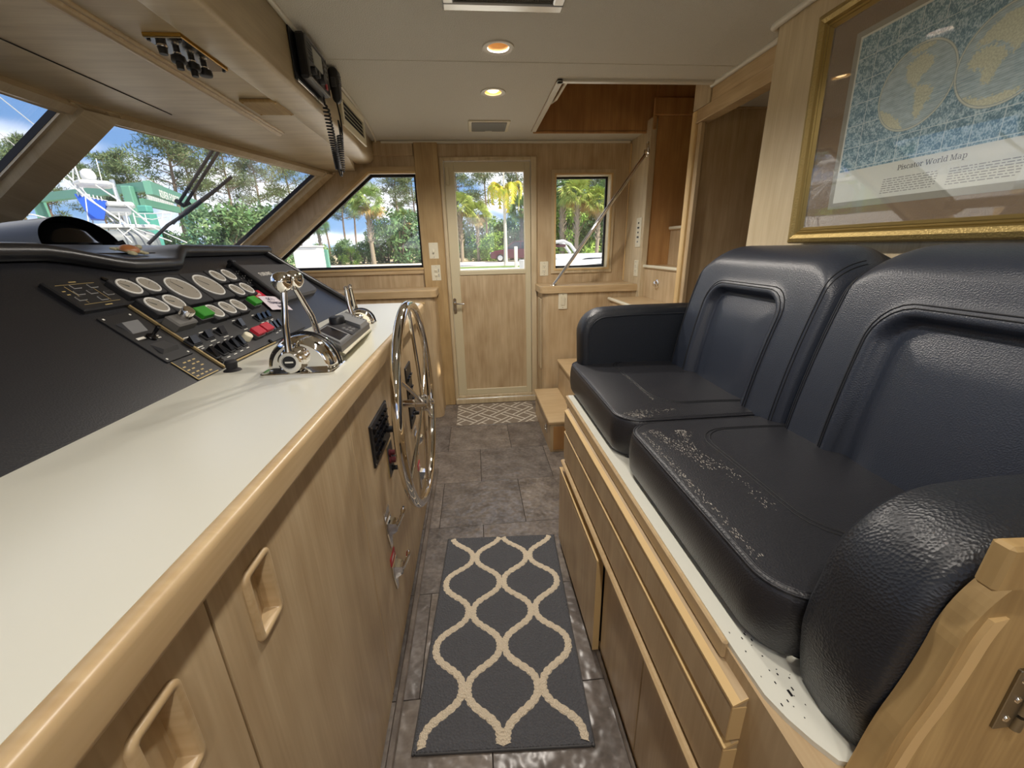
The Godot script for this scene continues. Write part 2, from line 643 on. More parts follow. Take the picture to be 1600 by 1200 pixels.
func ring_between(outer: Array, inner: Array, z0: float, z1: float) -> MB:   # frame between two like polygons, z1 the face seen
	var mb := MB.new()
	var n := outer.size()
	for i in n:
		var j := (i + 1) % n
		var q := []
		for z in [z0, z1]:
			q.append_array([Vector3(outer[i].x, outer[i].y, z), Vector3(outer[j].x, outer[j].y, z), Vector3(inner[j].x, inner[j].y, z), Vector3(inner[i].x, inner[i].y, z)])
		mb.hexa(q)
	return mb

func inset(poly: Array, d: float) -> Array:   # grows a polygon by -d
	var n := poly.size()
	var area := 0.0
	for i in n: area += poly[i].cross(poly[(i + 1) % n])
	var sg := 1.0 if area > 0 else -1.0
	var out := []
	for i in n:
		var d0: Vector2 = (poly[i] - poly[(i - 1 + n) % n]).normalized()
		var d1: Vector2 = (poly[(i + 1) % n] - poly[i]).normalized()
		var a := Vector2(-d0.y, d0.x) * sg
		var m: Vector2 = (a + Vector2(-d1.y, d1.x) * sg).normalized()
		out.append(poly[i] + m * d / maxf(0.3, m.dot(a)))
	return out

func room() -> void:
	# floor: tiles on a slab, joints left open
	var fl := Node3D.new()
	fl.name = "floor"
	add_child(fl)
	struct(fl)
	var mb := MB.new()
	mb.bx(-2.3, 2.5, -0.1, -0.004, -3.5, 1.5)
	obj("subfloor", mb, M.gap, fl)
	var k := 0
	for row in range(-1, 9):
		var z1 := -0.087 - 0.39 * row
		var z0 := z1 - 0.39
		var off := -0.014 if posmod(row, 2) == 1 else 0.195
		for c in range(-4, 6):
			var x0 := off + 0.42 * c
			var x1 := x0 + 0.42
			var lim0 := -0.31 if z1 > -2.2 else -1.3
			var lim1 := 0.37 if z1 > -1.6 else (1.9 if z1 > -2.45 else 0.66)
			if x1 < lim0 or x0 > lim1: continue
			mb = MB.new()
			mb.bx(maxf(x0, lim0) + 0.0012, minf(x1, lim1) - 0.0012, -0.006, 0.0, maxf(z0, -3.3) + 0.0012, z1 - 0.0012, 0.001)
			obj("tile", mb, M["tile_%d" % posmod(k * 7 + row * 3, 4)], fl)
			k += 1
	# wall ahead, with the door opening and two windows
	var wb := CSGCombiner3D.new()
	wb.name = "wall_back"
	add_child(wb)
	struct(wb)
	csg_poly(wb, [Vector2(-2.3, -0.05), Vector2(1.3, -0.05), Vector2(1.3, 2.06), Vector2(-0.98, 2.06), Vector2(-0.98, 1.826), Vector2(-2.3, 0.85)], ZB - 0.085, 0.085, M.wood)
	csg_box(wb, Vector3(0.145, 0.94, ZB), Vector3(0.655, 1.90, 0.3), M.wood, CSGShape3D.OPERATION_SUBTRACTION)
	csg_poly(wb, W1, ZB - 0.1, 0.2, M.wood_lying, CSGShape3D.OPERATION_SUBTRACTION)
	csg_box(wb, Vector3(0.86, 1.44, ZB), Vector3(0.43, 0.68, 0.3), M.wood, CSGShape3D.OPERATION_SUBTRACTION)
	# window_1: the raked side window left of the door
	var w := Node3D.new()
	w.name = "window_1"
	add_child(w)
	struct(w)
	obj("casing", ring_between(inset(W1, -0.038), W1, ZB, ZB + 0.014), M.wood_lying, w)
	obj("casing_lip", ring_between(inset(W1, -0.008), inset(W1, 0.006), ZB - 0.005, ZB + 0.022), M.wood_edge, w)
	obj("gasket", ring_between(inset(W1, 0.004), inset(W1, 0.024), ZB - 0.05, ZB - 0.03), M.rubber, w)
	mb = MB.new()
	mb.prism(inset(W1, 0.012), ZB - 0.045, ZB - 0.04)
	obj("pane", mb, M.glass, w)
	# window_2: small window right of the door
	var R2 := [Vector2(0.645, 1.10), Vector2(1.075, 1.10), Vector2(1.075, 1.78), Vector2(0.645, 1.78)]
	w = Node3D.new()
	w.name = "window_2"
	add_child(w)
	struct(w)
	obj("casing", ring_between(inset(R2, -0.03), R2, ZB, ZB + 0.012), M.wood_pale, w)
	obj("casing_lip", ring_between(inset(R2, -0.007), inset(R2, 0.005), ZB - 0.02, ZB + 0.018), M.wood_edge, w)
	obj("reveal", ring_between(inset(R2, -0.002), inset(R2, 0.008), ZB - 0.075, ZB + 0.002), M.cream, w)
	obj("gasket", ring_between(inset(R2, 0.006), inset(R2, 0.022), ZB - 0.085, ZB - 0.065), M.rubber, w)
	mb = MB.new()
	mb.prism(inset(R2, 0.01), ZB - 0.08, ZB - 0.075)
	obj("pane", mb, M.glass, w)
	# door_1
	var d := Node3D.new()
	d.name = "door_1"
	add_child(d)
	struct(d)
	var O := [Vector2(-0.183, 0.02), Vector2(0.475, 0.02), Vector2(0.475, 1.88), Vector2(-0.183, 1.88)]
	mb = MB.new()   # jamb: three sides
	for q in [[-0.204, -0.178, 0.0, 1.896], [0.458, 0.5, 0.0, 1.896], [-0.178, 0.458, 1.872, 1.896]]:
		mb.bx(q[0], q[1], q[2], q[3], ZB - 0.05, ZB + 0.022, 0.004)
	obj("door_frame", mb, M.wood_pale, d)
	mb = MB.new()
	for q in [[-0.21, -0.2, 0.0, 1.902], [0.496, 0.506, 0.0, 1.902], [-0.2, 0.496, 1.893, 1.902]]:
		mb.bx(q[0], q[1], q[2], q[3], ZB, ZB + 0.014, 0.003)
	obj("architrave", mb, M.wood, d)
	mb = MB.new()   # leaf of stiles and rails
	var f := ZB + 0.006
	var b := ZB - 0.034
	for q in [[-0.176, -0.106, 0.075, 1.868], [0.412, 0.455, 0.075, 1.868], [-0.106, 0.412, 1.806, 1.868], [-0.106, 0.412, 1.073, 1.106], [-0.106, 0.412, 0.075, 0.128]]:
		mb.bx(q[0], q[1], q[2], q[3], b, f, 0.003)
	obj("leaf", mb, M.cream, d)
	mb = MB.new()
	mb.bx(-0.107, 0.413, 0.127, 1.074, b + 0.008, f - 0.007)
	obj("panel", mb, M.wood, d)
	obj("glazing_bead", ring_between([Vector2(-0.107, 1.105), Vector2(0.413, 1.105), Vector2(0.413, 1.807), Vector2(-0.107, 1.807)], [Vector2(-0.1, 1.112), Vector2(0.405, 1.112), Vector2(0.405, 1.799), Vector2(-0.1, 1.799)], f - 0.02, f - 0.006), M.ivory, d)
	mb = MB.new()
	mb.bx(-0.106, 0.412, 1.105, 1.807, ZB - 0.018, ZB - 0.013)
	obj("pane", mb, M.glass, d)
	mb = MB.new()
	mb.bx(-0.168, -0.14, 1.71, 1.835, f, f + 0.012, 0.005)
	obj("closer_cover", mb, M.cream, d)
	mb = MB.new()   # door handle
	mb.t = Transform3D(Basis(), Vector3(0, 0, f))
	mb.prism(rr(-0.172, -0.146, 0.775, 0.9, 0.012), 0.0, 0.006, 0.002)
	var hp := obj("handle_plate", mb, M.steel, d)
	mb = MB.new()
	mb.tube([Vector3(-0.159, 0.862, f), Vector3(-0.159, 0.862, f + 0.03), Vector3(-0.154, 0.862, f + 0.042), Vector3(-0.14, 0.861, f + 0.045), Vector3(-0.085, 0.858, f + 0.043)], 0.0075, 8)
	obj("handle", mb, M.steel, hp)
	mb = MB.new()
	mb.tube([Vector3(-0.159, 0.805, f), Vector3(-0.159, 0.805, f + 0.012)], 0.009, 12)
	obj("thumb_turn", mb, M.steel, hp)
	mb = MB.new()   # sill
	mb.bx(-0.204, 0.5, 0.0, 0.05, ZB - 0.06, ZB + 0.035, 0.006)
	mb.bx(-0.178, 0.458, 0.05, 0.074, ZB - 0.05, ZB + 0.01, 0.003)
	obj("sill", mb, M.wood_pale, d)
	mb = MB.new()
	mb.bx(-0.19, 0.48, 0.049, 0.054, ZB + 0.022, ZB + 0.034, 0.001)
	obj("sill_strip", mb, M.aluminium, d)
	# post between window and door, boards above the window
	mb = MB.new()
	mb.bx(-0.378, -0.21, 0.0, 1.998, ZB, ZB + 0.028, 0.004)
	var post := struct(obj("trim_1", mb, M.wood_post, self))
	for p in [[-0.36, 1.93], [-0.232, 1.93], [-0.36, 1.2], [-0.228, 1.5], [-0.36, 1.6]]:
		mb = MB.new()
		mb.tube([Vector3(p[0], p[1], ZB + 0.023), Vector3(p[0], p[1], ZB + 0.0248)], 0.004, 8)
		obj("plug", mb, M.wood_dark, post)
	mb = MB.new()
	mb.bx(-0.66, -0.383, 1.905, 1.998, ZB, ZB + 0.018, 0.003)
	struct(obj("trim_2", mb, M.wood, self))
	# crown mouldings (white)
	mb = MB.new()
	mb.bx(-0.6, 1.2, 1.982, 2.0, ZB, ZB + 0.03, 0.006)
	struct(obj("trim_3", mb, M.white_trim, self))
	mb = MB.new()
	mb.tube([Vector3(1.194, 1.994, -2.21), Vector3(1.194, 1.994, -1.69)], 0.011, 10)
	struct(obj("trim_4", mb, M.white_trim, self))
	mb = MB.new()
	mb.tube([Vector3(1.19, 1.994, -1.682), Vector3(1.13, 1.994, -1.684), Vector3(1.113, 1.994, -1.675), Vector3(1.108, 1.994, -1.655), Vector3(1.108, 1.994, 1.3)], 0.012, 10)
	struct(obj("trim_5", mb, M.white_trim, self))
	mb = MB.new()   # bead along the top of the overhead cabinet
	mb.tube([Vector3(-0.572, 1.994, 1.3), Vector3(-0.568, 1.994, -2.4), Vector3(-0.578, 1.994, -2.7), Vector3(-0.598, 1.994, -2.98), Vector3(-0.625, 1.994, -3.24), Vector3(-0.64, 1.994, -3.29)], 0.009, 8)
	struct(obj("trim_6", mb, M.white_trim, self))
	# hidden wall under the windshield, wall behind the eye
	mb = MB.new()
	mb.bx(-2.4, -2.3, -0.1, 1.2, -3.36, 1.36)
	struct(obj("wall_left", mb, M.wood, self))
	var wn := CSGCombiner3D.new()
	wn.name = "wall_rear"
	add_child(wn)
	struct(wn)
	csg_poly(wn, [Vector2(-2.3, -0.05), Vector2(1.3, -0.05), Vector2(1.3, 2.06), Vector2(-0.98, 2.06), Vector2(-0.98, 1.826), Vector2(-2.3, 0.85)], 1.3, 0.06, M.wood)
	csg_poly(wn, W1, 1.2, 0.3, M.wood, CSGShape3D.OPERATION_SUBTRACTION)
	csg_box(wn, Vector3(0.145, 1.45, 1.3), Vector3(0.54, 0.72, 0.3), M.wood, CSGShape3D.OPERATION_SUBTRACTION)
	csg_box(wn, Vector3(0.86, 1.44, 1.3), Vector3(0.43, 0.68, 0.3), M.wood, CSGShape3D.OPERATION_SUBTRACTION)
	# right side: picture wall, the set-back strip with the opening, the passage behind
	mb = MB.new()
	mb.bx(1.12, 1.26, 0.0, 2.0, -1.66, 1.36, 0.004)
	var wr := struct(obj("wall_right", mb, M.wood_pale, self))
	mb = MB.new()   # header over the opening: upper board and lower band
	mb.bx(1.2, 1.26, 1.865, 1.925, -2.34, -1.66)
	mb.bx(1.196, 1.2, 1.863, 1.872, -2.34, -1.66, 0.001)
	obj("header", mb, M.wood_lying, wr)
	mb = MB.new()
	mb.bx(1.203, 1.26, 1.927, 2.0, -2.215, -1.66)
	obj("header_board", mb, M.wood_lying, wr)
	mb = MB.new()
	mb.bx(1.197, 1.26, 1.927, 2.6, -2.375, -2.22)
	obj("corner_board", mb, M.wood_pale, wr)
	mb = MB.new()   # jamb between opening and stairs
	mb.bx(1.193, 1.25, 0.0, 1.925, -2.375, -2.335, 0.006)
	obj("jamb", mb, M.wood_edge, wr)
	mb = MB.new()
	mb.bx(1.21, 1.235, 0.0, 1.865, -2.335, -2.3, 0.003)
	obj("door_stop", mb, M.wood, wr)
	mb = MB.new()   # passage: far side, end, near side, floor, lid
	mb.bx(1.235, 2.45, 0.0, 1.94, -2.37, -2.33)
	mb.bx(2.4, 2.45, 0.0, 2.0, -2.37, -1.62)
	mb.bx(1.26, 2.45, 0.0, 2.0, -1.66, -1.62)
	obj("passage_side", mb, M.wood, wr)
	mb = MB.new()
	mb.bx(1.262, 2.45, 1.938, 1.99, -2.37, -1.62)
	obj("passage_ceiling", mb, M.headliner, wr)
	mb = MB.new()
	mb.bx(1.24, 2.4, 1.928, 1.938, -2.33, -2.318, 0.002)
	obj("passage_trim", mb, M.wood, wr)
	# half wall left of the door, with its ledge
	for hw in [[-1.7, -0.28, "trim_7"], [0.495, 1.215, "trim_8"]]:
		var left: bool = hw[0] < -1.0
		var ledge := []
		var body := []
		var r := 0.05
		if left:
			ledge = [Vector2(-1.7, 0.3), Vector2(-0.275, 0.3)]
			body = [Vector2(-1.7, 0.3), Vector2(-0.292, 0.3)]
			for s in 7:
				var a := -PI / 2 * s / 6.0
				ledge.append(Vector2(-0.275 - r + r * cos(a), r + r * sin(a)))
				body.append(Vector2(-0.292 - r + r * cos(a), 0.014 + r + r * sin(a)))
			ledge.append(Vector2(-1.7, 0)); body.append(Vector2(-1.7, 0.014))
		else:
			ledge = [Vector2(1.215, 0.3), Vector2(0.487, 0.3)]
			body = [Vector2(1.215, 0.3), Vector2(0.505, 0.3)]
			for s in 7:
				var a := -PI / 2 * s / 6.0
				ledge.append(Vector2(0.487 + r - r * cos(a), r + r * sin(a)))
				body.append(Vector2(0.505 + r - r * cos(a), 0.014 + r + r * sin(a)))
			ledge.append(Vector2(1.215, 0)); body.append(Vector2(1.215, 0.014))
		var hn := Node3D.new()
		hn.name = hw[2]
		add_child(hn)
		struct(hn)
		var X := Transform3D(Basis(Vector3(1, 0, 0), Vector3(0, 0, -1), Vector3(0, 1, 0)), Vector3(0, 0, -3.0))
		mb = MB.new(); mb.t = X
		mb.prism(ledge, 0.945, 0.995, 0.005)
		obj("ledge", mb, M.wood_lying, hn)
		mb = MB.new(); mb.t = X
		mb.prism(body, 0.0, 0.945)
		obj("body", mb, M.wood, hn)
		if left:
			mb = MB.new()
			mb.bx(-1.7, -0.36, 0.9, 0.912, -2.99, -2.978, 0.003)
			obj("rail", mb, M.wood_edge, hn)
		else:
			mb = MB.new()
			mb.bx(0.497, 0.504, 0.35, 0.90, -3.19, -3.06, 0.003)
			obj("side_panel", mb, M.wood_pale, hn)
	# skirting lips
	for s in [["baseboard_left", -0.292, -0.27, 0.4, -2.2], ["baseboard_right", 0.338, 0.352, 0.4, -1.5]]:
		mb = MB.new()
		mb.bx(s[1], s[2], 0.0, 0.012, s[4], s[3], 0.004)
		struct(obj(s[0], mb, M.floor_lip, self))
	# ceiling with the stair well and lamp holes cut out
	var ce := CSGCombiner3D.new()
	ce.name = "ceiling"
	add_child(ce)
	struct(ce)
	csg_box(ce, Vector3(0.95, 2.03, -1.0), Vector3(3.3, 0.06, 4.75), M.headliner)
	csg_box(ce, Vector3(0.8275, 2.03, -2.615), Vector3(0.80, 0.2, 0.885), M.white_trim, CSGShape3D.OPERATION_SUBTRACTION)
	csg_box(ce, Vector3(1.8, 2.03, -2.69), Vector3(1.3, 0.2, 0.66), M.white_trim, CSGShape3D.OPERATION_SUBTRACTION)
	for l in LAMPS:
		var c := CSGCylinder3D.new()
		c.radius = 0.046; c.height = 0.3; c.sides = 32
		c.position = Vector3(l.x, 2.03, l.y)
		c.operation = CSGShape3D.OPERATION_SUBTRACTION
		c.material = M.lamp_cup
		ce.add_child(c, true)
	mb = MB.new()   # seam of the headliner, proud piping round the well
	mb.tube([Vector3(-0.56, 2.0, -2.0), Vector3(1.19, 2.0, -2.01)], 0.0018, 6)
	struct(obj("trim_9", mb, M.white_trim, self))
	mb = MB.new()
	mb.bx(0.43, 0.458, 1.99, 2.003, -3.03, -2.17, 0.003)
	mb.bx(0.43, 1.2, 1.99, 2.003, -2.2, -2.17, 0.003)
	mb.bx(0.455, 0.459, 1.994, 2.02, -3.03, -2.2, 0.001)
	struct(obj("trim_10", mb, M.white_trim, self))
	mb = MB.new()
	mb.bx(0.44, 1.215, 1.985, 1.999, -3.045, -3.03, 0.003)
	struct(obj("trim_11", mb, M.wood_dark, self))

const LAMPS := [Vector2(0.138, -1.874), Vector2(0.142, -2.344), Vector2(0.14, -0.75), Vector2(0.14, 0.1), Vector2(0.14, 0.9)]  # the last three are out of view, added to brighten the cabin

# ---------------------------------------------------------------- overhead cabinet and what hangs on it
func soffit_ring(z: float) -> Array:
	var k := smoothstep(-2.35, -3.3, z)
	var dx := -0.085 * k
	var dy := 0.055 * smoothstep(-2.6, -3.3, z)
	var x := -0.575 + dx
	var r := 0.013 + 0.04 * smoothstep(-2.5, -3.25, z)
	var yb := 1.801 + dy
	var out := [Vector3(x, 1.999, z), Vector3(x, yb + r + 0.006, z)]
	for s in 7:
		var a := -PI / 2 * s / 6.0
		out.append(Vector3(x - r + r * cos(a), yb + r + r * sin(a), z))
	out.append(Vector3(x - r - 0.006, yb - 0.0006, z))
	out.append(Vector3(-0.698 + dx, 1.801 + dy, z))
	out.append(Vector3(-0.704 + dx, 1.803 + dy, z))
	out.append(Vector3(-0.712 + dx, 1.812 + dy, z))
	out.append(Vector3(-0.712 + dx, 1.999, z))
	return out

func overhead() -> void:
	var o := base("overhead_cabinet", "long whitewashed wooden overhead cabinet with rounded lower edge above the dashboard", "cabinet", Vector3(-0.6, 1.8, -1.0))
	var mb := MB.new()
	var rings := []
	for z in [1.3, 0.0, -1.2, -2.35, -2.5, -2.65, -2.8, -2.95, -3.05, -3.15, -3.23, -3.298]:
		rings.append(soffit_ring(z))
	mb.loft(rings)
	obj("front", mb, M.wood_soffit, o)
	# underside panel: runs from the rolled edge to the windshield head
	mb = MB.new()
	mb.t = Transform3D(Basis(Vector3(1, 0, 0), Vector3(0, 0, -1), Vector3(0, 1, 0)), Vector3.ZERO)
	mb.prism([Vector2(-0.70, -1.3), Vector2(-0.70, 2.5), Vector2(-0.72, 2.85), Vector2(-0.80, 3.29), Vector2(-1.02, 3.29), Vector2(-1.10, 3.1), Vector2(-1.40, 1.99), Vector2(-1.46, 1.84), Vector2(-1.46, 0.16), Vector2(-1.40, 0.01), Vector2(-1.10, -1.1), Vector2(-1.02, -1.3)], 2.05, 1.81)
	obj("underside", mb, M.wood_soffit, o)
	mb = MB.new()   # half-round moulding along the underside
	for q in [[-0.888, 0.016], [-0.868, 0.008], [-0.908, 0.007]]:
		mb.tube([Vector3(q[0], 1.81, 0.9), Vector3(q[0] + 0.005, 1.81, -2.28)], q[1], 10)
	obj("moulding", mb, M.wood, o)
	mb = MB.new()
	mb.bx(-1.182, -1.178, 1.808, 1.811, -2.01, 0.4)
	obj("seam", mb, M.gap, o)
	# wooden cover plate screwed to the underside
	mb = MB.new()
	mb.bx(-0.823, -0.69, 1.798, 1.81, -1.972, -1.815, 0.003)
	var cp := tag(obj("cover_plate", mb, M.plywood, self), "blank wooden cover plate screwed under the overhead cabinet beside the radio", "cover plate")
	for s in [[-0.814, -1.824], [-0.699, -1.824], [-0.699, -1.963], [-0.814, -1.963]]:
		mb = MB.new()
		mb.tube([Vector3(s[0], 1.799, s[1]), Vector3(s[0], 1.796, s[1])], 0.0035, 8)
		obj("screw", mb, M.brass, cp)
	# switch plate with four knobs
	var p := base("knob_panel", "brass-edged metal panel with four black rotary knobs under the overhead cabinet", "control panel", Vector3(-0.76, 1.81, -1.44))
	mb = MB.new()
	mb.bx(-0.808, -0.714, 1.8005, 1.81, -1.548, -1.336, 0.001)
	obj("edge", mb, M.brass, p)
	mb = MB.new()
	mb.bx(-0.806, -0.716, 1.7985, 1.8008, -1.546, -1.338)
	obj("plate", mb, M.steel, p)
	for s in [[-0.799, -1.345], [-0.723, -1.345], [-0.723, -1.539], [-0.799, -1.539]]:
		mb = MB.new()
		mb.tube([Vector3(s[0], 1.7985, s[1]), Vector3(s[0], 1.795, s[1])], 0.0045, 8)
		obj("screw", mb, M.black, p)
	var i := 0
	for z in [-1.352, -1.398, -1.446, -1.488]:
		mb = MB.new()
		mb.t = Transform3D(Basis(Vector3(1, 0, 0), Vector3(0, -1, 0), Vector3(0, 0, -1)), Vector3(-0.775 + 0.008 * i, 1.7985, z))
		if i == 0:
			mb.lathe([Vector2(0, 0), Vector2(0.011, 0), Vector2(0.012, 0.012), Vector2(0.0095, 0.03), Vector2(0, 0.03)], 16)
		else:
			mb.lathe([Vector2(0, 0), Vector2(0.008, 0), Vector2(0.008, 0.014), Vector2(0.0165, 0.017), Vector2(0.018, 0.028), Vector2(0.016, 0.032), Vector2(0.009, 0.033), Vector2(0.0085, 0.033 if i == 3 else 0.047), Vector2(0, 0.033 if i == 3 else 0.047)], 18)
		var kn := obj("knob", mb, M.black, p)
		mb = MB.new()
		mb.t = Transform3D(Basis(Vector3(1, 0, 0), Vector3(0, -1, 0), Vector3(0, 0, -1)), Vector3(-0.775 + 0.008 * i, 1.7985, z))
		var y := 0.014 if i == 0 else 0.0125
		mb.lathe([Vector2(0.0086 if i else 0.0122, y - 0.004), Vector2(0.0098 if i else 0.0126, y - 0.003), Vector2(0.0098 if i else 0.0126, y), Vector2(0.0086 if i else 0.0118, y + 0.001)], 16)
		obj("ring", mb, M.steel, kn)
		i += 1
	# VHF radio on its mounting plate
	var XF := -0.573
	var r := base("vhf_radio", "black two-way marine radio bolted to the front of the overhead cabinet", "radio", Vector3(XF, 1.88, -1.82))
	mb = MB.new()
	mb.bx(XF, XF + 0.004, 1.834, 1.985, -1.985, -1.70, 0.001)
	obj("mounting_plate", mb, M.black, r)
	mb = MB.new()
	mb.bx(XF + 0.004, XF + 0.008, 1.83, 1.838, -1.98, -1.71, 0.001)
	obj("bracket", mb, M.steel, r)
	mb = MB.new()
	mb.bx(XF + 0.004, XF + 0.04, 1.85, 1.985, -1.955, -1.735, 0.008)
	obj("body", mb, M.black, r)
	var xf := XF + 0.04
	obj("bezel", ring_x(xf - 0.004, xf + 0.003, -1.95, -1.74, 1.853, 1.98, 0.006), M.grey_plastic, r)
	mb = MB.new()
	mb.bx(xf - 0.001, xf + 0.0015, 1.91, 1.965, -1.895, -1.80)
	obj("screen", mb, M.lcd, r)
	mb = MB.new()
	for k in 6: mb.bx(xf - 0.001, xf + 0.0025, 1.912 + k * 0.0095, 1.917 + k * 0.0095, -1.792, -1.748)
	obj("speaker_slot", mb, M.black_gloss, r)
	for k in 4:
		mb = MB.new()
		mb.bx(xf - 0.001, xf + 0.004, 1.905 + k * 0.015, 1.915 + k * 0.015, -1.94, -1.908, 0.002)
		obj("key", mb, M.grey_plastic, r)
	for z in [-1.765, -1.80, -1.845]:
		mb = MB.new()
		mb.t = Transform3D(Basis(Vector3(0, -1, 0), Vector3(1, 0, 0), Vector3(0, 0, 1)), Vector3(xf, 1.88, z))
		mb.lathe([Vector2(0, 0), Vector2(0.013, 0), Vector2(0.012, 0.016), Vector2(0, 0.016)] if z != -1.845 else [Vector2(0, 0), Vector2(0.017, 0), Vector2(0.015, 0.02), Vector2(0, 0.02)], 16)
		obj("knob", mb, M.black, r)
	mb = MB.new()
	mb.bx(xf, xf + 0.004, 1.868, 1.89, -1.925, -1.905, 0.001)
	obj("red_key", mb, M.red, r)
	# fist microphone with its coiled lead
	var mc := base("radio_microphone", "black fist microphone hanging beside the radio on a coiled lead", "microphone", Vector3(XF + 0.02, 1.88, -2.06))
	mb = MB.new()
	mb.bx(XF, XF + 0.012, 1.92, 1.955, -2.085, -2.05, 0.003)
	obj("clip", mb, M.black, mc)
	mb = MB.new()
	mb.soft(Vector3(XF + 0.034, 1.933, -2.075), Vector3(0.04, 0.125, 0.064), 0.018, 3, func(q: Vector3) -> Vector3:
		var s := 1.0 - 0.5 * smoothstep(0.02, -0.0625, q.y)
		return Vector3(q.x * (0.6 + 0.4 * s), q.y, q.z * s))
	obj("body", mb, M.black, mc)
	mb = MB.new()
	for k in 5: mb.bx(XF + 0.052, XF + 0.0555, 1.935 + k * 0.008, 1.939 + k * 0.008, -2.092, -2.058)
	obj("grille", mb, M.black_gloss, mc)
	mb = MB.new()
	mb.bx(XF + 0.025, XF + 0.046, 1.92, 1.955, -2.048, -2.04, 0.003)
	obj("talk_button", mb, M.grey_dark, mc)
	var pts := []
	for k in 12: pts.append(Vector3(XF + 0.03 + 0.01 * sin(k * 0.25), 1.875 - k * 0.0165, -2.073 + 0.002 * k))
	var low := Vector3(XF + 0.03, 1.60, -1.985)
	var turns := 34
	var top1: Vector3 = pts[11]
	turns = 16
	top1 = Vector3(XF + 0.034, 1.74, -2.035)
	pts.append(top1 + Vector3(0, 0.06, -0.006))
	for k in turns * 10:   # coil down ...
		var f := float(k) / (turns * 10)
		var c := top1.lerp(low + Vector3(0, 0, -0.022), f)
		pts.append(c + Vector3(0.0115 * cos(k * TAU / 10), 0.0, 0.0115 * sin(k * TAU / 10)))
	mb = MB.new()
	mb.tube(pts, 0.0034, 6)
	obj("straight_lead", mb, M.cable, mc)
	pts = []
	var up_end := Vector3(XF + 0.02, 1.835, -1.935)
	for k in 9:
		var a := PI * k / 8.0
		pts.append(low + Vector3(0, -0.022 * sin(a), -0.022 * cos(a)))
	for k in 30 * 10:
		var f := float(k) / 300.0
		var g := pow(f, 2.2)
		var c := (low + Vector3(0, 0, 0.022)).lerp(up_end, g * 0.65 + f * 0.35)
		var rad := 0.0115 * (1.0 - smoothstep(0.93, 1.0, f))
		pts.append(c + Vector3(rad * cos(k * TAU / 10), 0.0, rad * sin(k * TAU / 10)))
	pts.append(up_end)
	pts.append(Vector3(XF + 0.02, 1.855, -1.93))
	mb = MB.new()
	mb.tube(pts, 0.0034, 6)
	obj("coiled_lead", mb, M.cable, mc)
	# louvred air outlet in the front
	var l := base("air_outlet", "cream louvred air outlet set in the front of the overhead cabinet", "air vent", Vector3(XF, 1.9, -2.46))
	var xo := XF + 0.0
	obj("frame", ring_x(xo - 0.002, xo + 0.008, -2.67, -2.235, 1.832, 1.978, 0.032), M.ivory, l)
	mb = MB.new()
	mb.bx(xo - 0.002, xo + 0.001, 1.86, 1.95, -2.64, -2.265)
	obj("duct", mb, M.black_matte, l)
	for k in 5:
		mb = MB.new()
		var y := 1.868 + k * 0.0185
		mb.hexa([Vector3(xo + 0.001, y, -2.64), Vector3(xo + 0.009, y - 0.006, -2.64), Vector3(xo + 0.009, y - 0.004, -2.64), Vector3(xo + 0.001, y + 0.002, -2.64),
			Vector3(xo + 0.001, y, -2.265), Vector3(xo + 0.009, y - 0.006, -2.265), Vector3(xo + 0.009, y - 0.004, -2.265), Vector3(xo + 0.001, y + 0.002, -2.265)])
		obj("louvre", mb, M.ivory, l)

func ring_x(x0: float, x1: float, z0: float, z1: float, y0: float, y1: float, w: float) -> MB:   # rectangular frame in a plane across x
	var mb := MB.new()
	mb.bx(x0, x1, y0, y0 + w, z0, z1, 0.0015)
	mb.bx(x0, x1, y1 - w, y1, z0, z1, 0.0015)
	mb.bx(x0, x1, y0 + w, y1 - w, z0, z0 + w, 0.0015)
	mb.bx(x0, x1, y0 + w, y1 - w, z1 - w, z1, 0.0015)
	return mb

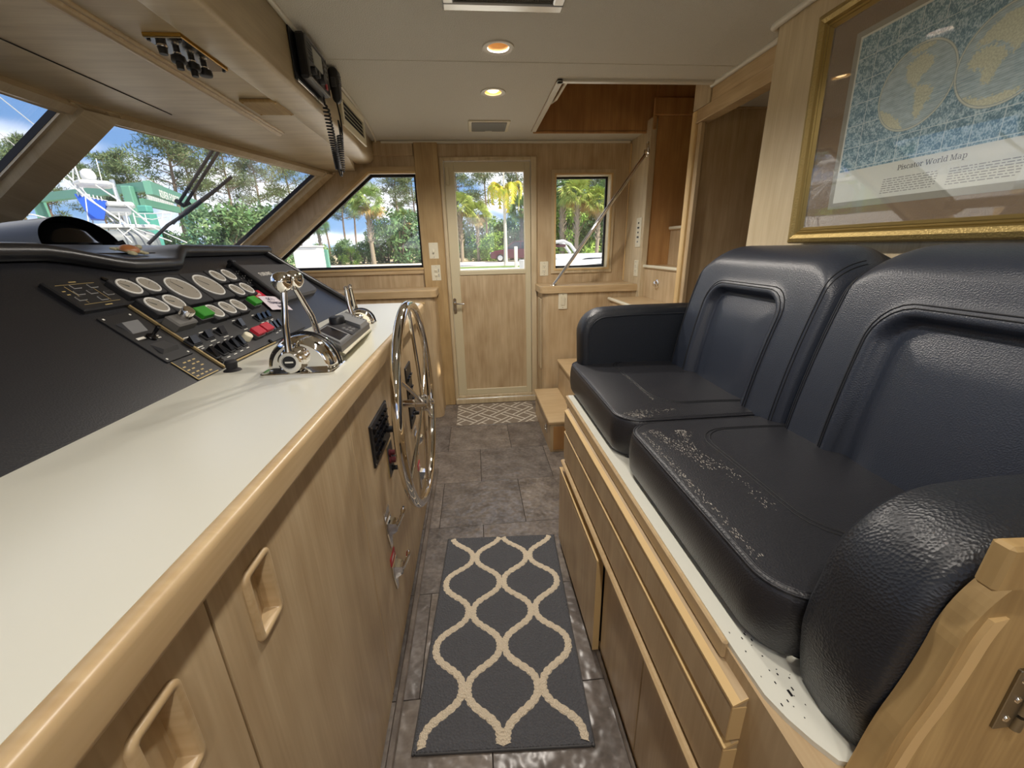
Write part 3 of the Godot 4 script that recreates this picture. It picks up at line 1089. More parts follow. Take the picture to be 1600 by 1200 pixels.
# ---------------------------------------------------------------- windshield of three raked panes
const RAKE := 0.637
func windshield() -> void:
	var e := Vector3(-cos(RAKE), -sin(RAKE), 0)
	var down := 0.56 / sin(RAKE)
	var nrm := Vector3(sin(RAKE), -cos(RAKE), 0)   # towards the cabin
	var heads := [[Vector3(-1.056, 1.79, 1.2), Vector3(-1.42, 1.79, -0.01)], [Vector3(-1.475, 1.79, -0.156), Vector3(-1.475, 1.79, -1.844)], [Vector3(-1.42, 1.79, -1.99), Vector3(-1.056, 1.79, -3.2)]]
	var idx := 3
	for h in heads:
		var w := Node3D.new()
		w.name = "window_%d" % idx
		idx += 1
		add_child(w)
		struct(w)
		var a: Vector3 = h[0]
		var b: Vector3 = h[1]
		var d := (b - a).normalized()
		var mb := MB.new()
		var o := -nrm * 0.006
		mb.hexa([a - d * 0.02 - e * 0.02, b + d * 0.02 - e * 0.02, b + d * 0.02 + e * down, a - d * 0.02 + e * down,
			a - d * 0.02 - e * 0.02 + o, b + d * 0.02 - e * 0.02 + o, b + d * 0.02 + e * down + o, a - d * 0.02 + e * down + o])
		obj("pane", mb, M.glass, w)
		mb = MB.new()   # dark gasket on both sides
		for s in [[a, d], [b, -d]]:
			var p: Vector3 = s[0]
			var q: Vector3 = s[1] * 0.03
			var n2 := nrm * 0.022
			mb.hexa([p - q, p + q * 0.25, p + q * 0.25 + e * down, p - q + e * down, p - q + n2, p + q * 0.25 + n2, p + q * 0.25 + e * down + n2, p - q + e * down + n2])
		obj("gasket", mb, M.rubber, w)
		mb = MB.new()   # head trim
		var up := -e * 0.055
		var n3 := nrm * 0.03
		mb.hexa([a - d * 0.05, b + d * 0.05, b + d * 0.05 + up, a - d * 0.05 + up, a - d * 0.05 + n3, b + d * 0.05 + n3, b + d * 0.05 + up + n3, a - d * 0.05 + up + n3])
		mb.hexa([a - d * 0.05 + n3 + up * 0.1, b + d * 0.05 + n3 + up * 0.1, b + d * 0.05 + up + n3, a - d * 0.05 + up + n3, a - d * 0.05 + n3 * 1.5 + up * 0.4, b + d * 0.05 + n3 * 1.5 + up * 0.4, b + d * 0.05 + up + n3 * 1.5, a - d * 0.05 + up + n3 * 1.5])
		obj("head_trim", mb, M.wood_soffit, w)
	# posts between the panes and at the corners
	var posts := [[Vector3(-1.475, 1.79, -1.838), Vector3(-1.42, 1.79, -1.995), "trim_12"], [Vector3(-1.42, 1.79, -0.005), Vector3(-1.475, 1.79, -0.162), "trim_13"],
		[Vector3(-1.06, 1.79, -3.195), Vector3(-1.01, 1.79, -3.30), "trim_14"], [Vector3(-1.01, 1.79, 1.3), Vector3(-1.06, 1.79, 1.195), "trim_15"]]
	for q in posts:
		var a: Vector3 = q[0]
		var b: Vector3 = q[1]
		var d: Vector3 = (b - a).normalized()
		var n4 := nrm * 0.03
		var u := -e * 0.06
		var lo := e * down
		var mb := MB.new()
		mb.hexa([a + u, b + u, b + lo, a + lo, a + u + n4, b + u + n4, b + lo + n4, a + lo + n4])
		var nd := Node3D.new()
		nd.name = q[2]
		add_child(nd)
		struct(nd)
		obj("post", mb, M.wood_pale, nd)
		mb = MB.new()   # raised casing with a softened edge
		var aa := a + d * 0.012
		var bb := b - d * (0.012 if q[2] in ["trim_12", "trim_13"] else 0.02)
		var pts := [[aa, 0.03], [aa + d * 0.012, 0.052], [bb - d * 0.012, 0.052], [bb, 0.03]]
		var rings := []
		for s in [u, lo]:
			var ring := []
			for p in pts: ring.append(p[0] + s + nrm * p[1])
			ring.append(bb + s + nrm * 0.02); ring.append(aa + s + nrm * 0.02)
			rings.append(ring)
		mb.flat()
		for k in 6:
			var k2 := (k + 1) % 6
			mb.quad(rings[0][k], rings[1][k], rings[1][k2], rings[0][k2])
		obj("casing", mb, M.wood_pale, nd)
	# wipers outside
	var wp := base("windshield_wiper", "black pantograph windshield wiper with twin arms outside the far pane", "wiper", Vector3(-1.6, 1.54, -2.57))
	var a2: Vector3 = heads[2][0]
	var n5 := (Vector3(heads[2][1]) - a2).cross(e).normalized()
	if n5.x > 0: n5 = -n5
	var onp := func(u: float, v: float, off: float) -> Vector3:
		var r := ray(u, v)
		return EYE + r * (((a2 - EYE).dot(n5) + off) / r.dot(n5))
	var mb2 := MB.new()
	mb2.tube([onp.call(345, 215, 0.05), onp.call(279, 318, 0.03)], 0.008, 8)
	mb2.tube([onp.call(356, 214, 0.05), onp.call(289, 320, 0.03)], 0.008, 8)
	obj("arm", mb2, M.black_matte, wp)
	mb2 = MB.new()
	mb2.tube([onp.call(276, 314, 0.03), onp.call(286, 321, 0.03), onp.call(297, 316, 0.03)], 0.012, 8)
	obj("blade_holder", mb2, M.black_matte, wp)
	mb2 = MB.new()
	mb2.tube([onp.call(362, 276, 0.02), onp.call(330, 303, 0.02), onp.call(293, 332, 0.02), onp.call(262, 352, 0.02), onp.call(232, 381, 0.02)], 0.009, 8)
	obj("blade", mb2, M.black_matte, wp)
	mb2 = MB.new()
	mb2.tube([onp.call(345, 290, 0.035), onp.call(290, 329, 0.05), onp.call(270, 350, 0.035)], 0.007, 8)
	obj("blade_rib", mb2, M.grey_dark, wp)

# ---------------------------------------------------------------- helm cabinet, worktop, dashboard
const XL := -0.30
func helm() -> void:
	var o := base("helm_cabinet", "light wood helm cabinet below the white worktop", "cabinet", Vector3(-0.6, 0, -1.0))
	var mb := MB.new()
	var P := [Vector2(-2.1, -0.6), Vector2(-0.315, -0.6)]
	for s in 7:
		var a := PI / 2 * s / 6.0
		P.append(Vector2(-0.375 + 0.06 * cos(a), 2.18 + 0.06 * sin(a)))
	P.append(Vector2(-2.1, 2.24))
	mb.t = Transform3D(Basis(Vector3(1, 0, 0), Vector3(0, 0, -1), Vector3(0, 1, 0)), Vector3.ZERO)
	mb.prism(P, 0.0, 0.952)
	obj("carcass", mb, M.wood, o)
	mb = MB.new()
	mb.bx(-0.318, XL, 0.93, 0.952, -2.17, 0.55)
	obj("apron", mb, M.wood_lying, o)
	# doors and fixed panels, flush in the face
	var panels := [[0.45, -0.358, -0.296, -0.246], [-0.363, -0.872, -0.473, -0.422], [-0.876, -2.17, 0.0, 0.0]]
	for q in panels:
		if q[2] == 0.0:
			mb = MB.new()
			mb.bx(-0.318, XL, 0.02, 0.927, q[1], q[0], 0.002)
			obj("front_panel", mb, M.wood, o)
			continue
		var c := CSGCombiner3D.new()
		c.name = "door"
		o.add_child(c, true)
		c.transform = whole(o).affine_inverse()
		csg_box(c, Vector3(XL - 0.009, 0.4735, (q[0] + q[1]) / 2), Vector3(0.018, 0.907, q[0] - q[1]), M.wood)
		csg_box(c, Vector3(XL, 0.844, (q[2] + q[3]) / 2), Vector3(0.06, 0.094, q[3] - q[2]), M.wood, CSGShape3D.OPERATION_SUBTRACTION)
		# recessed pull with a raised rounded rim
		var X := Transform3D(Basis(Vector3(0, 0, -1), Vector3(0, 1, 0), Vector3(1, 0, 0)), Vector3(XL, 0.844, (q[2] + q[3]) / 2))
		mb = MB.new()
		mb.t = X
		var out := rr(-0.031, 0.031, -0.055, 0.055, 0.012, 5)
		var rings := []
		for s in [[0.0, 0.0], [0.0, 0.004], [0.003, 0.0065], [0.008, 0.0065], [0.0105, 0.004], [0.0115, -0.016]]:
			var ring := []
			for p in inset(out, s[0]): ring.append(Vector3(p.x, p.y, s[1]))
			rings.append(ring)
		mb.loft(rings, true, false)
		obj("pull_rim", mb, M.wood_lying, c)
		mb = MB.new()
		mb.t = X
		mb.hexa([Vector3(-0.022, -0.046, -0.003), Vector3(0.022, -0.046, -0.017), Vector3(0.022, 0.046, -0.017), Vector3(-0.022, 0.046, -0.003),
			Vector3(-0.022, -0.046, -0.0175), Vector3(0.022, -0.046, -0.0178), Vector3(0.022, 0.046, -0.0178), Vector3(-0.022, 0.046, -0.0175)])
		obj("pull_recess", mb, M.wood, c)
	# worktop with wooden lip
	var w := base("worktop", "off-white laminate worktop with rounded wooden edge along the helm", "worktop", Vector3(-0.5, 0.952, -1.0))
	var T := [Vector2(-2.1, -0.6), Vector2(-0.291, -0.6)]
	var L := [Vector2(-0.291, -0.6)]
	for s in 9:
		var a := PI / 2 * s / 8.0
		T.append(Vector2(-0.371 + 0.08 * cos(a), 2.185 + 0.08 * sin(a)))
		L.append(T[-1])
	T.append(Vector2(-2.1, 2.265)); L.append(Vector2(-2.1, 2.265))
	mb = MB.new()
	mb.t = Transform3D(Basis(Vector3(1, 0, 0), Vector3(0, 0, -1), Vector3(0, 1, 0)), Vector3.ZERO)
	mb.prism(T, 0.955, 1.0)
	obj("laminate", mb, M.laminate, w)
	mb = MB.new()
	var rings := []
	for i in L.size():
		var p: Vector2 = L[i]
		var dir := Vector2.ZERO
		if i > 0: dir += (p - L[i - 1]).normalized()
		if i < L.size() - 1: dir += (L[i + 1] - p).normalized()
		var nn := Vector2(dir.y, -dir.x).normalized()
		if nn.x < -0.5: nn = -nn
		var ring := []
		for s in [[0.0, 0.9996], [0.009, 0.9994], [0.0105, 0.9993], [0.0145, 0.998], [0.017, 0.9955], [0.0183, 0.992], [0.0185, 0.990], [0.0185, 0.960], [0.0183, 0.958], [0.0165, 0.954], [0.0135, 0.952], [0.012, 0.9517], [-0.01, 0.9515]]:
			ring.append(Vector3(p.x + nn.x * s[0], s[1], -(p.y + nn.y * s[0])))
		rings.append(ring)
	mb.loft(rings, true, true)
	obj("edge", mb, M.wood_lying, w)

const PHI := 0.733   # slope of the dashboard, 42 degrees
func dash_frame() -> Transform3D:   # x along the dash (away from the eye), y up the slope, z out of it
	return Transform3D(Basis(Vector3(0, 0, -1), Vector3(-cos(PHI), sin(PHI), 0), Vector3(sin(PHI), cos(PHI), 0)), Vector3(-0.63, 1.0, 0))

func dash_at(s: float, t: float, n := 0.0) -> Transform3D:
	return dash_frame() * Transform3D(Basis(), Vector3(s, t, n))

func dash_part(mb: MB, s: float, t: float) -> MB:
	mb.t = dash_at(s, t)
	return mb

func dashboard() -> void:
	var o := base("dashboard", "black sloping dashboard with a padded brow below the windshield", "dashboard", Vector3(-0.63, 1.0, -1.0))
	var mb := MB.new()
	mb.t = dash_frame()
	# sloping panel; its far end is cut on the slant like the brow above it
	mb.prism([Vector2(-0.7, 0.0), Vector2(2.2, 0.0), Vector2(2.2, 0.012), Vector2(2.03, 0.33), Vector2(2.0, 0.42), Vector2(-0.7, 0.42)], -0.02, 0.0)
	obj("panel", mb, M.dash_vinyl, o)
	mb = MB.new()   # soft roll along the slanting far end
	mb.t = dash_frame()
	mb.tube([Vector3(2.2, -0.002, 0.004), Vector3(2.17, 0.06, 0.006), Vector3(2.03, 0.32, 0.008), Vector3(1.99, 0.40, 0.01)], 0.014, 10)
	obj("end_roll", mb, M.dash_pad, o)
	mb = MB.new()   # closed end below the roll
	mb.flat()
	mb.hexa([Vector3(-0.64, 1.0, -2.205), Vector3(-0.93, 1.27, -2.02), Vector3(-2.2, 1.27, -3.2), Vector3(-2.2, 1.0, -3.2), Vector3(-0.64, 1.0, -2.19), Vector3(-0.93, 1.27, -2.0), Vector3(-2.2, 1.27, -3.18), Vector3(-2.2, 1.0, -3.18)])
	obj("end_cheek", mb, M.dash_vinyl, o)
	# padded brow: profile swept along z, with a step out where the shelf bulges towards the eye
	mb = MB.new()
	var rings := []
	var zs := []
	for k in 60: zs.append(0.6 - 2.62 * k / 59.0)
	for z in zs:
		# the lip comes forward (0..1) between z = -1.10 and -1.46
		var b: float = smoothstep(-0.98, -1.2, z) * (1.0 - smoothstep(-1.375, -1.42, z))
		var lipx := -0.905 + 0.035 * b
		var lipy := 1.2655 - 0.037 * b
		var top := 1.302
		var ring := []
		ring.append(Vector3(-1.06, top + 0.002, z))
		ring.append(Vector3(-0.985, lerpf(top, 1.288, b), z))
		for s in 8:
			var a := PI * 0.5 - PI * 1.05 * s / 7.0
			ring.append(Vector3(lipx - 0.02 + 0.022 * cos(a), lipy + 0.019 + 0.019 * sin(a), z))
		ring.append(Vector3(lipx - 0.06, lipy + 0.002, z))
		ring.append(Vector3(-1.06, 1.24, z))
		rings.append(ring)
	mb.loft(rings)
	obj("brow", mb, M.dash_pad, o)
	mb = MB.new()   # top of the dash back to the windshield
	mb.t = Transform3D(Basis(Vector3(1, 0, 0), Vector3(0, 0, -1), Vector3(0, 1, 0)), Vector3.ZERO)
	mb.prism([Vector2(-1.05, -1.2), Vector2(-1.05, 2.02), Vector2(-1.62, 3.19), Vector2(-1.78, 3.19), Vector2(-2.16, 1.93), Vector2(-2.24, 1.8), Vector2(-2.24, 0.2), Vector2(-2.16, 0.07), Vector2(-1.8, -1.2)], 1.24, 1.302)
	obj("top", mb, M.dash_pad, o)

	# instrument panel
	var ip := thing("instrument_panel", "black instrument panel with round gauges, switches and coloured warning lights on the dashboard", "instrument panel", dash_at(1.29, 0.17))
	mb = MB.new()
	mb.prism(rr(-0.255, 0.275, -0.162, 0.16, 0.008), 0.0, 0.005, 0.001)
	obj("plate", mb, M.black, ip, true)
	mb = MB.new()
	mb.bx(-0.262, -0.257, -0.167, 0.135, 0.0, 0.007, 0.001)
	mb.bx(-0.262, 0.02, -0.168, -0.164, 0.0, 0.006, 0.001)
	obj("edge_strip", mb, M.panel_gold, ip, true)
	var gauge := func(s: float, t: float, r: float, w: float, wide: bool) -> void:
		var g := MB.new()
		g.t = Transform3D(Basis(), Vector3(s - 1.29, t - 0.17, 0))
		g.prism(rr(-w, w, -w, w, 0.006), 0.005, 0.020, 0.002)
		var gn := obj("gauge", g, M.black_matte, ip, true)
		var X := Transform3D(Basis(Vector3(1, 0, 0), Vector3(0, 0, 1), Vector3(0, -1, 0)), Vector3(s - 1.29, t - 0.17, 0.020))
		g = MB.new(); g.t = X
		g.lathe([Vector2(r - 0.0045, 0.0), Vector2(r, 0.0), Vector2(r, 0.002), Vector2(r - 0.001, 0.003), Vector2(r - 0.0035, 0.003), Vector2(r - 0.0045, 0.001)], 32)
		obj("ring", g, M.dial_ring, gn, true)
		g = MB.new(); g.t = X
		g.lathe([Vector2(0, 0.0012), Vector2(r - 0.004, 0.0012)], 32)
		obj("dial", g, M.dial, gn, true)
		g = MB.new(); g.t = X
		var an := 0.6 + fmod(s * 37.0, 2.0)
		g.hexa([Vector3(-0.001, 0.0015, 0.001), Vector3(0.001, 0.0015, -0.001), Vector3(cos(an) * r * 0.7, 0.0015, -sin(an) * r * 0.7), Vector3(cos(an) * r * 0.7 + 0.0008, 0.0015, -sin(an) * r * 0.7), Vector3(-0.001, 0.002, 0.001), Vector3(0.001, 0.002, -0.001), Vector3(cos(an) * r * 0.7, 0.002, -sin(an) * r * 0.7), Vector3(cos(an) * r * 0.7 + 0.0008, 0.002, -sin(an) * r * 0.7)])
		for k in 9:
			var a2 := -0.6 + (PI + 1.2) * k / 8.0
			g.box(Vector3(cos(a2) * r * 0.78, 0.0014, -sin(a2) * r * 0.78), Vector3(0.0015, 0.0006, 0.0015))
		obj("needle", g, M.print_dark, gn, true)
	for q in [[1.074, 0.279], [1.136, 0.279], [1.073, 0.212], [1.134, 0.212]]: gauge.call(q[0], q[1], 0.0265, 0.030, false)
	for q in [[1.224, 0.251], [1.341, 0.251]]: gauge.call(q[0], q[1], 0.045, 0.0565, true)
	for q in [[1.435, 0.283], [1.5, 0.283], [1.434, 0.2155], [1.496, 0.2155], [1.219, 0.156], [1.283, 0.157], [1.343, 0.157]]: gauge.call(q[0], q[1], 0.0255, 0.0295, false)
	var button := func(called: String, s: float, t: float, w: float, h: float, d: float, m: Material) -> MeshInstance3D:
		var g := MB.new()
		g.t = Transform3D(Basis(), Vector3(s - 1.29, t - 0.17, 0))
		g.prism(rr(-w, w, -h, h, 0.003), 0.005, d * 0.6, 0.001)
		var hn := obj(called + "_housing", g, M.grey_dark, ip, true)
		g = MB.new()
		g.t = Transform3D(Basis(), Vector3(s - 1.29, t - 0.17, 0))
		g.prism(rr(-w + 0.002, w - 0.002, -h + 0.002, h - 0.002, 0.003), d * 0.5, d, 0.002)
		return obj(called, g, m, hn, true)
	button.call("green_light", 1.163, 0.156, 0.026, 0.019, 0.034, M.green)
	button.call("green_light", 1.437, 0.157, 0.024, 0.019, 0.03, M.green)
	button.call("red_light", 1.269, 0.051, 0.024, 0.017, 0.028, M.red)
	button.call("red_light", 1.326, 0.053, 0.024, 0.017, 0.028, M.red)
	var rocker := func(s: float, t: float, w: float, h: float) -> void:
		var g := MB.new()
		g.t = Transform3D(Basis(), Vector3(s - 1.29, t - 0.17, 0))
		g.prism(rr(-w, w, -h, h, 0.002), 0.004, 0.009, 0.001)
		var bz := obj("rocker_bezel", g, M.black_matte, ip, true)
		g = MB.new()
		g.t = Transform3D(Basis(), Vector3(s - 1.29, t - 0.17, 0.008))
		g.hexa([Vector3(-w * 0.7, -h * 0.8, 0), Vector3(w * 0.7, -h * 0.8, 0), Vector3(w * 0.7, h * 0.8, 0), Vector3(-w * 0.7, h * 0.8, 0), Vector3(-w * 0.65, -h * 0.75, 0.004), Vector3(w * 0.65, -h * 0.75, 0.004), Vector3(w * 0.65, h * 0.75, 0.014), Vector3(-w * 0.65, h * 0.75, 0.014)])
		obj("rocker", g, M.black_gloss, bz, true)
		g = MB.new()
		g.t = Transform3D(Basis(), Vector3(s - 1.29, t - 0.17, 0.0052))
		g.box(Vector3(0, -h - 0.006, 0), Vector3(w * 1.2, 0.002, 0.0006))
		g.box(Vector3(0, h + 0.006, 0), Vector3(w * 0.9, 0.002, 0.0006))
		stuff(obj("legend", g, M.print_white, ip, true))
	for q in [[1.045, 0.094, 0.02, 0.012], [1.106, 0.097, 0.018, 0.011], [1.163, 0.096, 0.018, 0.011], [1.267, 0.1, 0.016, 0.014], [1.374, 0.1, 0.014, 0.012], [1.405, 0.1, 0.012, 0.012], [1.437, 0.1, 0.014, 0.012]]: rocker.call(q[0], q[1], q[2], q[3])
	for q in [[1.047, 0.046], [1.08, 0.046], [1.112, 0.046], [1.144, 0.047], [1.178, 0.048]]: rocker.call(q[0], q[1], 0.011, 0.018)
	for q in [[1.372, 0.052], [1.40, 0.055], [1.43, 0.055]]: rocker.call(q[0], q[1], 0.011, 0.016)
	# starter key box, knobs, bolts
	mb = MB.new()
	mb.t = Transform3D(Basis(), Vector3(1.075 - 1.29, 0.152 - 0.17, 0))
	mb.prism(rr(-0.036, 0.036, -0.019, 0.019, 0.004), 0.005, 0.028, 0.004)
	var kb := obj("starter_box", mb, M.grey_plastic, ip, true)
	mb = MB.new()
	mb.t = Transform3D(Basis(Vector3(1, 0, 0), Vector3(0, 0, 1), Vector3(0, -1, 0)), Vector3(1.088 - 1.29, 0.156 - 0.17, 0.028))
	mb.lathe([Vector2(0.015, 0), Vector2(0.015, 0.02), Vector2(0.013, 0.023), Vector2(0, 0.023)], 20)
	obj("starter_knob", mb, M.steel, kb, true)
	mb = MB.new()
	mb.t = Transform3D(Basis(Vector3(1, 0, 0), Vector3(0, 0, 1), Vector3(0, -1, 0)), Vector3(1.214 - 1.29, 0.051 - 0.17, 0.005))
	mb.lathe([Vector2(0.013, 0), Vector2(0.0125, 0.016), Vector2(0.011, 0.018), Vector2(0, 0.018)], 20)
	obj("dimmer_knob", mb, M.ivory, ip, true)
	for q in [[1.022, 0.021], [1.045, 0.323], [1.27, 0.012]]:
		mb = MB.new()
		mb.t = Transform3D(Basis(Vector3(1, 0, 0), Vector3(0, 0, 1), Vector3(0, -1, 0)), Vector3(q[0] + 0.02 - 1.29, q[1] - 0.17, 0.005))
		mb.lathe([Vector2(0.007, 0), Vector2(0.007, 0.004), Vector2(0, 0.005)], 12)
		obj("bolt", mb, M.black_gloss, ip, true)
	mb = MB.new()
	mb.t = Transform3D(Basis(), Vector3(1.53 - 1.29, 0.187 - 0.17, 0))
	mb.prism(rr(-0.045, 0.045, -0.022, 0.022, 0.002), 0.005, 0.008, 0.0005)
	obj("warning_plate", mb, M.red, ip, true)
	for k in 2: text("lettering", ["READ THIS", "FIRST"][k], 0.009, M.print_white, ip, Transform3D(Basis(), Vector3(1.53 - 1.29, 0.19 - k * 0.013 - 0.17, 0.0083)))

	# keypad, joystick plate, printed breaker list on the near side
	var kp := thing("security_keypad", "black keypad plate with seven square keys on the near part of the dashboard", "keypad", dash_at(0.974, 0.281))
	mb = MB.new()
	mb.prism(rr(-0.06, 0.06, -0.044, 0.044, 0.003), 0.0, 0.012, 0.003)
	obj("plate", mb, M.black, kp, true)
	for q in [[-0.008, 0.022], [0.03, 0.02], [-0.02, 0.004], [0.01, 0.003], [0.042, -0.006], [-0.034, -0.012], [0.012, -0.018]]:
		mb = MB.new()
		mb.t = Transform3D(Basis(), Vector3(q[0], q[1], 0))
		mb.prism(rr(-0.009, 0.009, -0.006, 0.006, 0.001), 0.012, 0.0135, 0.0004)
		var key := obj("key", mb, M.grey_light, kp, true)
		mb = MB.new()
		mb.t = Transform3D(Basis(), Vector3(q[0], q[1], 0))
		mb.prism(rr(-0.008, 0.008, -0.005, 0.005, 0.001), 0.013, 0.0142, 0.0003)
		obj("key_cap", mb, M.black, key, true)
	mb = MB.new()
	for q in [[0, 0.036, 0.016, 0.0022], [0.005, -0.037, 0.018, 0.0022], [-0.045, 0.012, 0.007, 0.002], [-0.045, 0.002, 0.007, 0.002], [0, 0.0295, 0.09, 0.0006], [0, -0.029, 0.09, 0.0006], [-0.03, 0, 0.0006, 0.05], [0.025, -0.005, 0.0006, 0.04]]:
		mb.box(Vector3(q[0], q[1], 0.0122), Vector3(q[2], q[3], 0.0006))
	stuff(obj("legend", mb, M.print_gold, kp, true))
	var jp := thing("trim_joystick", "black plate with a small joystick between raised ribs, below the keypad", "joystick panel", dash_at(0.965, 0.142))
	mb = MB.new()
	mb.prism(rr(-0.042, 0.045, -0.074, 0.078, 0.002), 0.0, 0.004, 0.001)
	obj("plate", mb, M.black, jp, true)
	for sg in [1.0, -1.0]:
		mb = MB.new()
		mb.hexa([Vector3(-0.026, 0.052 * sg, 0.004), Vector3(0.026, 0.052 * sg, 0.004), Vector3(0.022, 0.018 * sg, 0.004), Vector3(-0.022, 0.018 * sg, 0.004), Vector3(-0.022, 0.046 * sg, 0.013), Vector3(0.022, 0.046 * sg, 0.013), Vector3(0.02, 0.02 * sg, 0.0045), Vector3(-0.02, 0.02 * sg, 0.0045)])
		obj("rib", mb, M.grey_dark, jp, true)
	mb = MB.new()
	mb.t = Transform3D(Basis(Vector3(1, 0, 0), Vector3(0, 0, 1), Vector3(0, -1, 0)), Vector3(0.006, -0.002, 0.004))
	mb.lathe([Vector2(0.011, 0), Vector2(0.011, 0.003), Vector2(0.007, 0.006), Vector2(0.0035, 0.01), Vector2(0.0045, 0.03), Vector2(0.0035, 0.033), Vector2(0, 0.033)], 16)
	obj("stick", mb, M.black_gloss, jp, true)
	mb = MB.new()
	mb.box(Vector3(-0.02, 0.002, 0.0043), Vector3(0.022, 0.006, 0.0006))
	for k in 6: mb.box(Vector3(0.02 + 0.003 * (k % 3), -0.012 + 0.006 * (k / 3) + 0.004, 0.0043), Vector3(0.002, 0.003, 0.0006))
	for q in [[-0.034, 0.07], [0.036, 0.07], [-0.034, -0.066], [0.036, -0.066]]: mb.box(Vector3(q[0], q[1], 0.0043), Vector3(0.004, 0.004, 0.001))
	stuff(obj("legend", mb, M.print_white, jp, true))
	var lp := thing("label_plate", "small engraved black label plate with gold lines at the foot of the dashboard", "label plate", dash_at(0.966, 0.034))
	mb = MB.new()
	mb.prism(rr(-0.036, 0.04, -0.032, 0.032, 0.001), 0.0, 0.002)
	obj("plate", mb, M.black, lp, true)
	mb = MB.new()
	mb.bx(-0.036, -0.034, -0.032, 0.032, 0.0018, 0.003)
	mb.bx(-0.036, 0.04, -0.032, -0.030, 0.0018, 0.003)
	for r in 5:
		for c in 4:
			if (r + c) % 5 == 4: continue
			mb.box(Vector3(-0.024 + c * 0.016, -0.022 + r * 0.0105, 0.0022), Vector3(0.009, 0.003, 0.0006))
	stuff(obj("legend", mb, M.print_gold, lp, true))
	# chip card panel and hooded radar display on the far side
	var cp := thing("chart_plotter", "grey display unit with a dust cover on the far part of the dashboard", "display", dash_at(1.78, 0.23))
	mb = MB.new()
	mb.prism([Vector2(-0.175, 0.10), Vector2(0.2, 0.085), Vector2(0.225, 0.06), Vector2(0.2, -0.09), Vector2(0.16, -0.1), Vector2(-0.17, -0.1)], 0.0, 0.024, 0.008)
	obj("cover", mb, M.grey_dark, cp, true)
	mb = MB.new()
	mb.tube([Vector3(-0.178, 0.115, 0.024), Vector3(-0.178, -0.115, 0.024)], 0.01, 10)
	obj("hinge_bar", mb, M.black, cp, true)
	for y in [0.105, -0.105]:
		mb = MB.new()
		mb.box(Vector3(-0.178, y, 0.018), Vector3(0.026, 0.012, 0.036), 0.004)
		obj("hinge_bracket", mb, M.black, cp, true)
	text("lettering", "FURUNO", 0.018, M.print_white, cp, Transform3D(Basis(), Vector3(-0.06, 0.035, 0.0242)))
	var sp := thing("switch_strip", "narrow black strip of small toggles between the gauges and the grey display", "switch panel", dash_at(1.578, 0.275))
	mb = MB.new()
	mb.prism(rr(-0.026, 0.02, -0.045, 0.05, 0.002), 0.0, 0.008, 0.001)
	obj("plate", mb, M.black, sp, true)
	for k in 6:
		mb = MB.new()
		mb.t = Transform3D(Basis(Vector3(1, 0, 0), Vector3(0, 0, 1), Vector3(0, -1, 0)), Vector3(-0.012 + 0.018 * (k % 2), -0.028 + 0.024 * (k / 2), 0.008))
		mb.lathe([Vector2(0.005, 0), Vector2(0.005, 0.003), Vector2(0.0018, 0.004), Vector2(0.0022, 0.013), Vector2(0, 0.014)], 10)
		obj("toggle", mb, M.grey_dark, sp, true)
	# paper note and the figurine on the brow
	var nt := thing("paper_note", "handwritten white paper note taped on the instrument panel beside the red plate", "note", dash_at(1.553, 0.131, 0.012) * Transform3D(Basis(Vector3(0, 0, 1), -0.25), Vector3.ZERO))
	mb = MB.new()
	mb.grid(func(u: float, v: float) -> Vector3: return Vector3(lerpf(-0.056, 0.056, u), lerpf(-0.034, 0.034, v), 0.004 * sin(u * 2.5) + 0.003 * v), 8, 6)
	mb.grid(func(u: float, v: float) -> Vector3: return Vector3(lerpf(0.056, -0.056, u), lerpf(-0.034, 0.034, v), 0.004 * sin((1.0 - u) * 2.5) + 0.003 * v - 0.0004), 8, 6)
	obj("sheet", mb, M.paper, nt, true)
	for k in 3: text("handwriting", ["GETS", "TRANSM", "NO"][k], 0.014, M.ink, nt, Transform3D(Basis(), Vector3(-0.012 + 0.006 * k, 0.019 - 0.02 * k, 0.0062)), false, true)
	var tu := thing("turtle_figurine", "tiny brown and cream turtle figurine on the padded brow", "figurine", Transform3D(Basis(Vector3.UP, 0.15).rotated(Vector3(0, 0, 1), -0.35), Vector3(-0.94, 1.282, -1.262)))
	mb = MB.new()
	mb.smooth()
	mb.grid(func(u: float, v: float) -> Vector3:
		var a := TAU * u; var b := PI / 2 * v
		return Vector3(0.021 * cos(a) * cos(b), 0.006 + 0.014 * sin(b), -0.03 * sin(a) * cos(b)), 16, 6)
	obj("shell", mb, M.turtle_shell, tu, true)
	mb = MB.new()
	mb.soft(Vector3(0, 0.0055, 0), Vector3(0.04, 0.008, 0.054), 0.0038, 2)
	mb.soft(Vector3(0, 0.012, -0.039), Vector3(0.013, 0.012, 0.022), 0.0055, 2)
	for q in [[0.022, -0.024], [-0.022, -0.024], [0.02, 0.024], [-0.02, 0.024]]: mb.soft(Vector3(q[0], 0.004, q[1]), Vector3(0.015, 0.006, 0.02), 0.0028, 2)
	obj("body", mb, M.turtle_skin, tu, true)
	# compass hood standing on the dash top near the mullion
	var ch := base("compass", "black domed compass with a dark hood on top of the dashboard", "compass", Vector3(-1.25, 1.302, -1.43))
	mb = MB.new()
	mb.t = Transform3D(Basis(), Vector3(-1.25, 1.302, -1.43))
	mb.grid(func(u: float, v: float) -> Vector3:
		var a := PI * u
		return Vector3(lerpf(-0.09, 0.07 - 0.03 * sin(a), v), 0.088 * sin(a) * (0.85 + 0.15 * v), 0.135 * cos(a)), 24, 4)
	mb.grid(func(u: float, v: float) -> Vector3:
		var a := PI * (1.0 - u)
		return Vector3(lerpf(-0.09, 0.066 - 0.03 * sin(a), v), 0.081 * sin(a) * (0.85 + 0.15 * v), 0.128 * cos(a)), 24, 4)
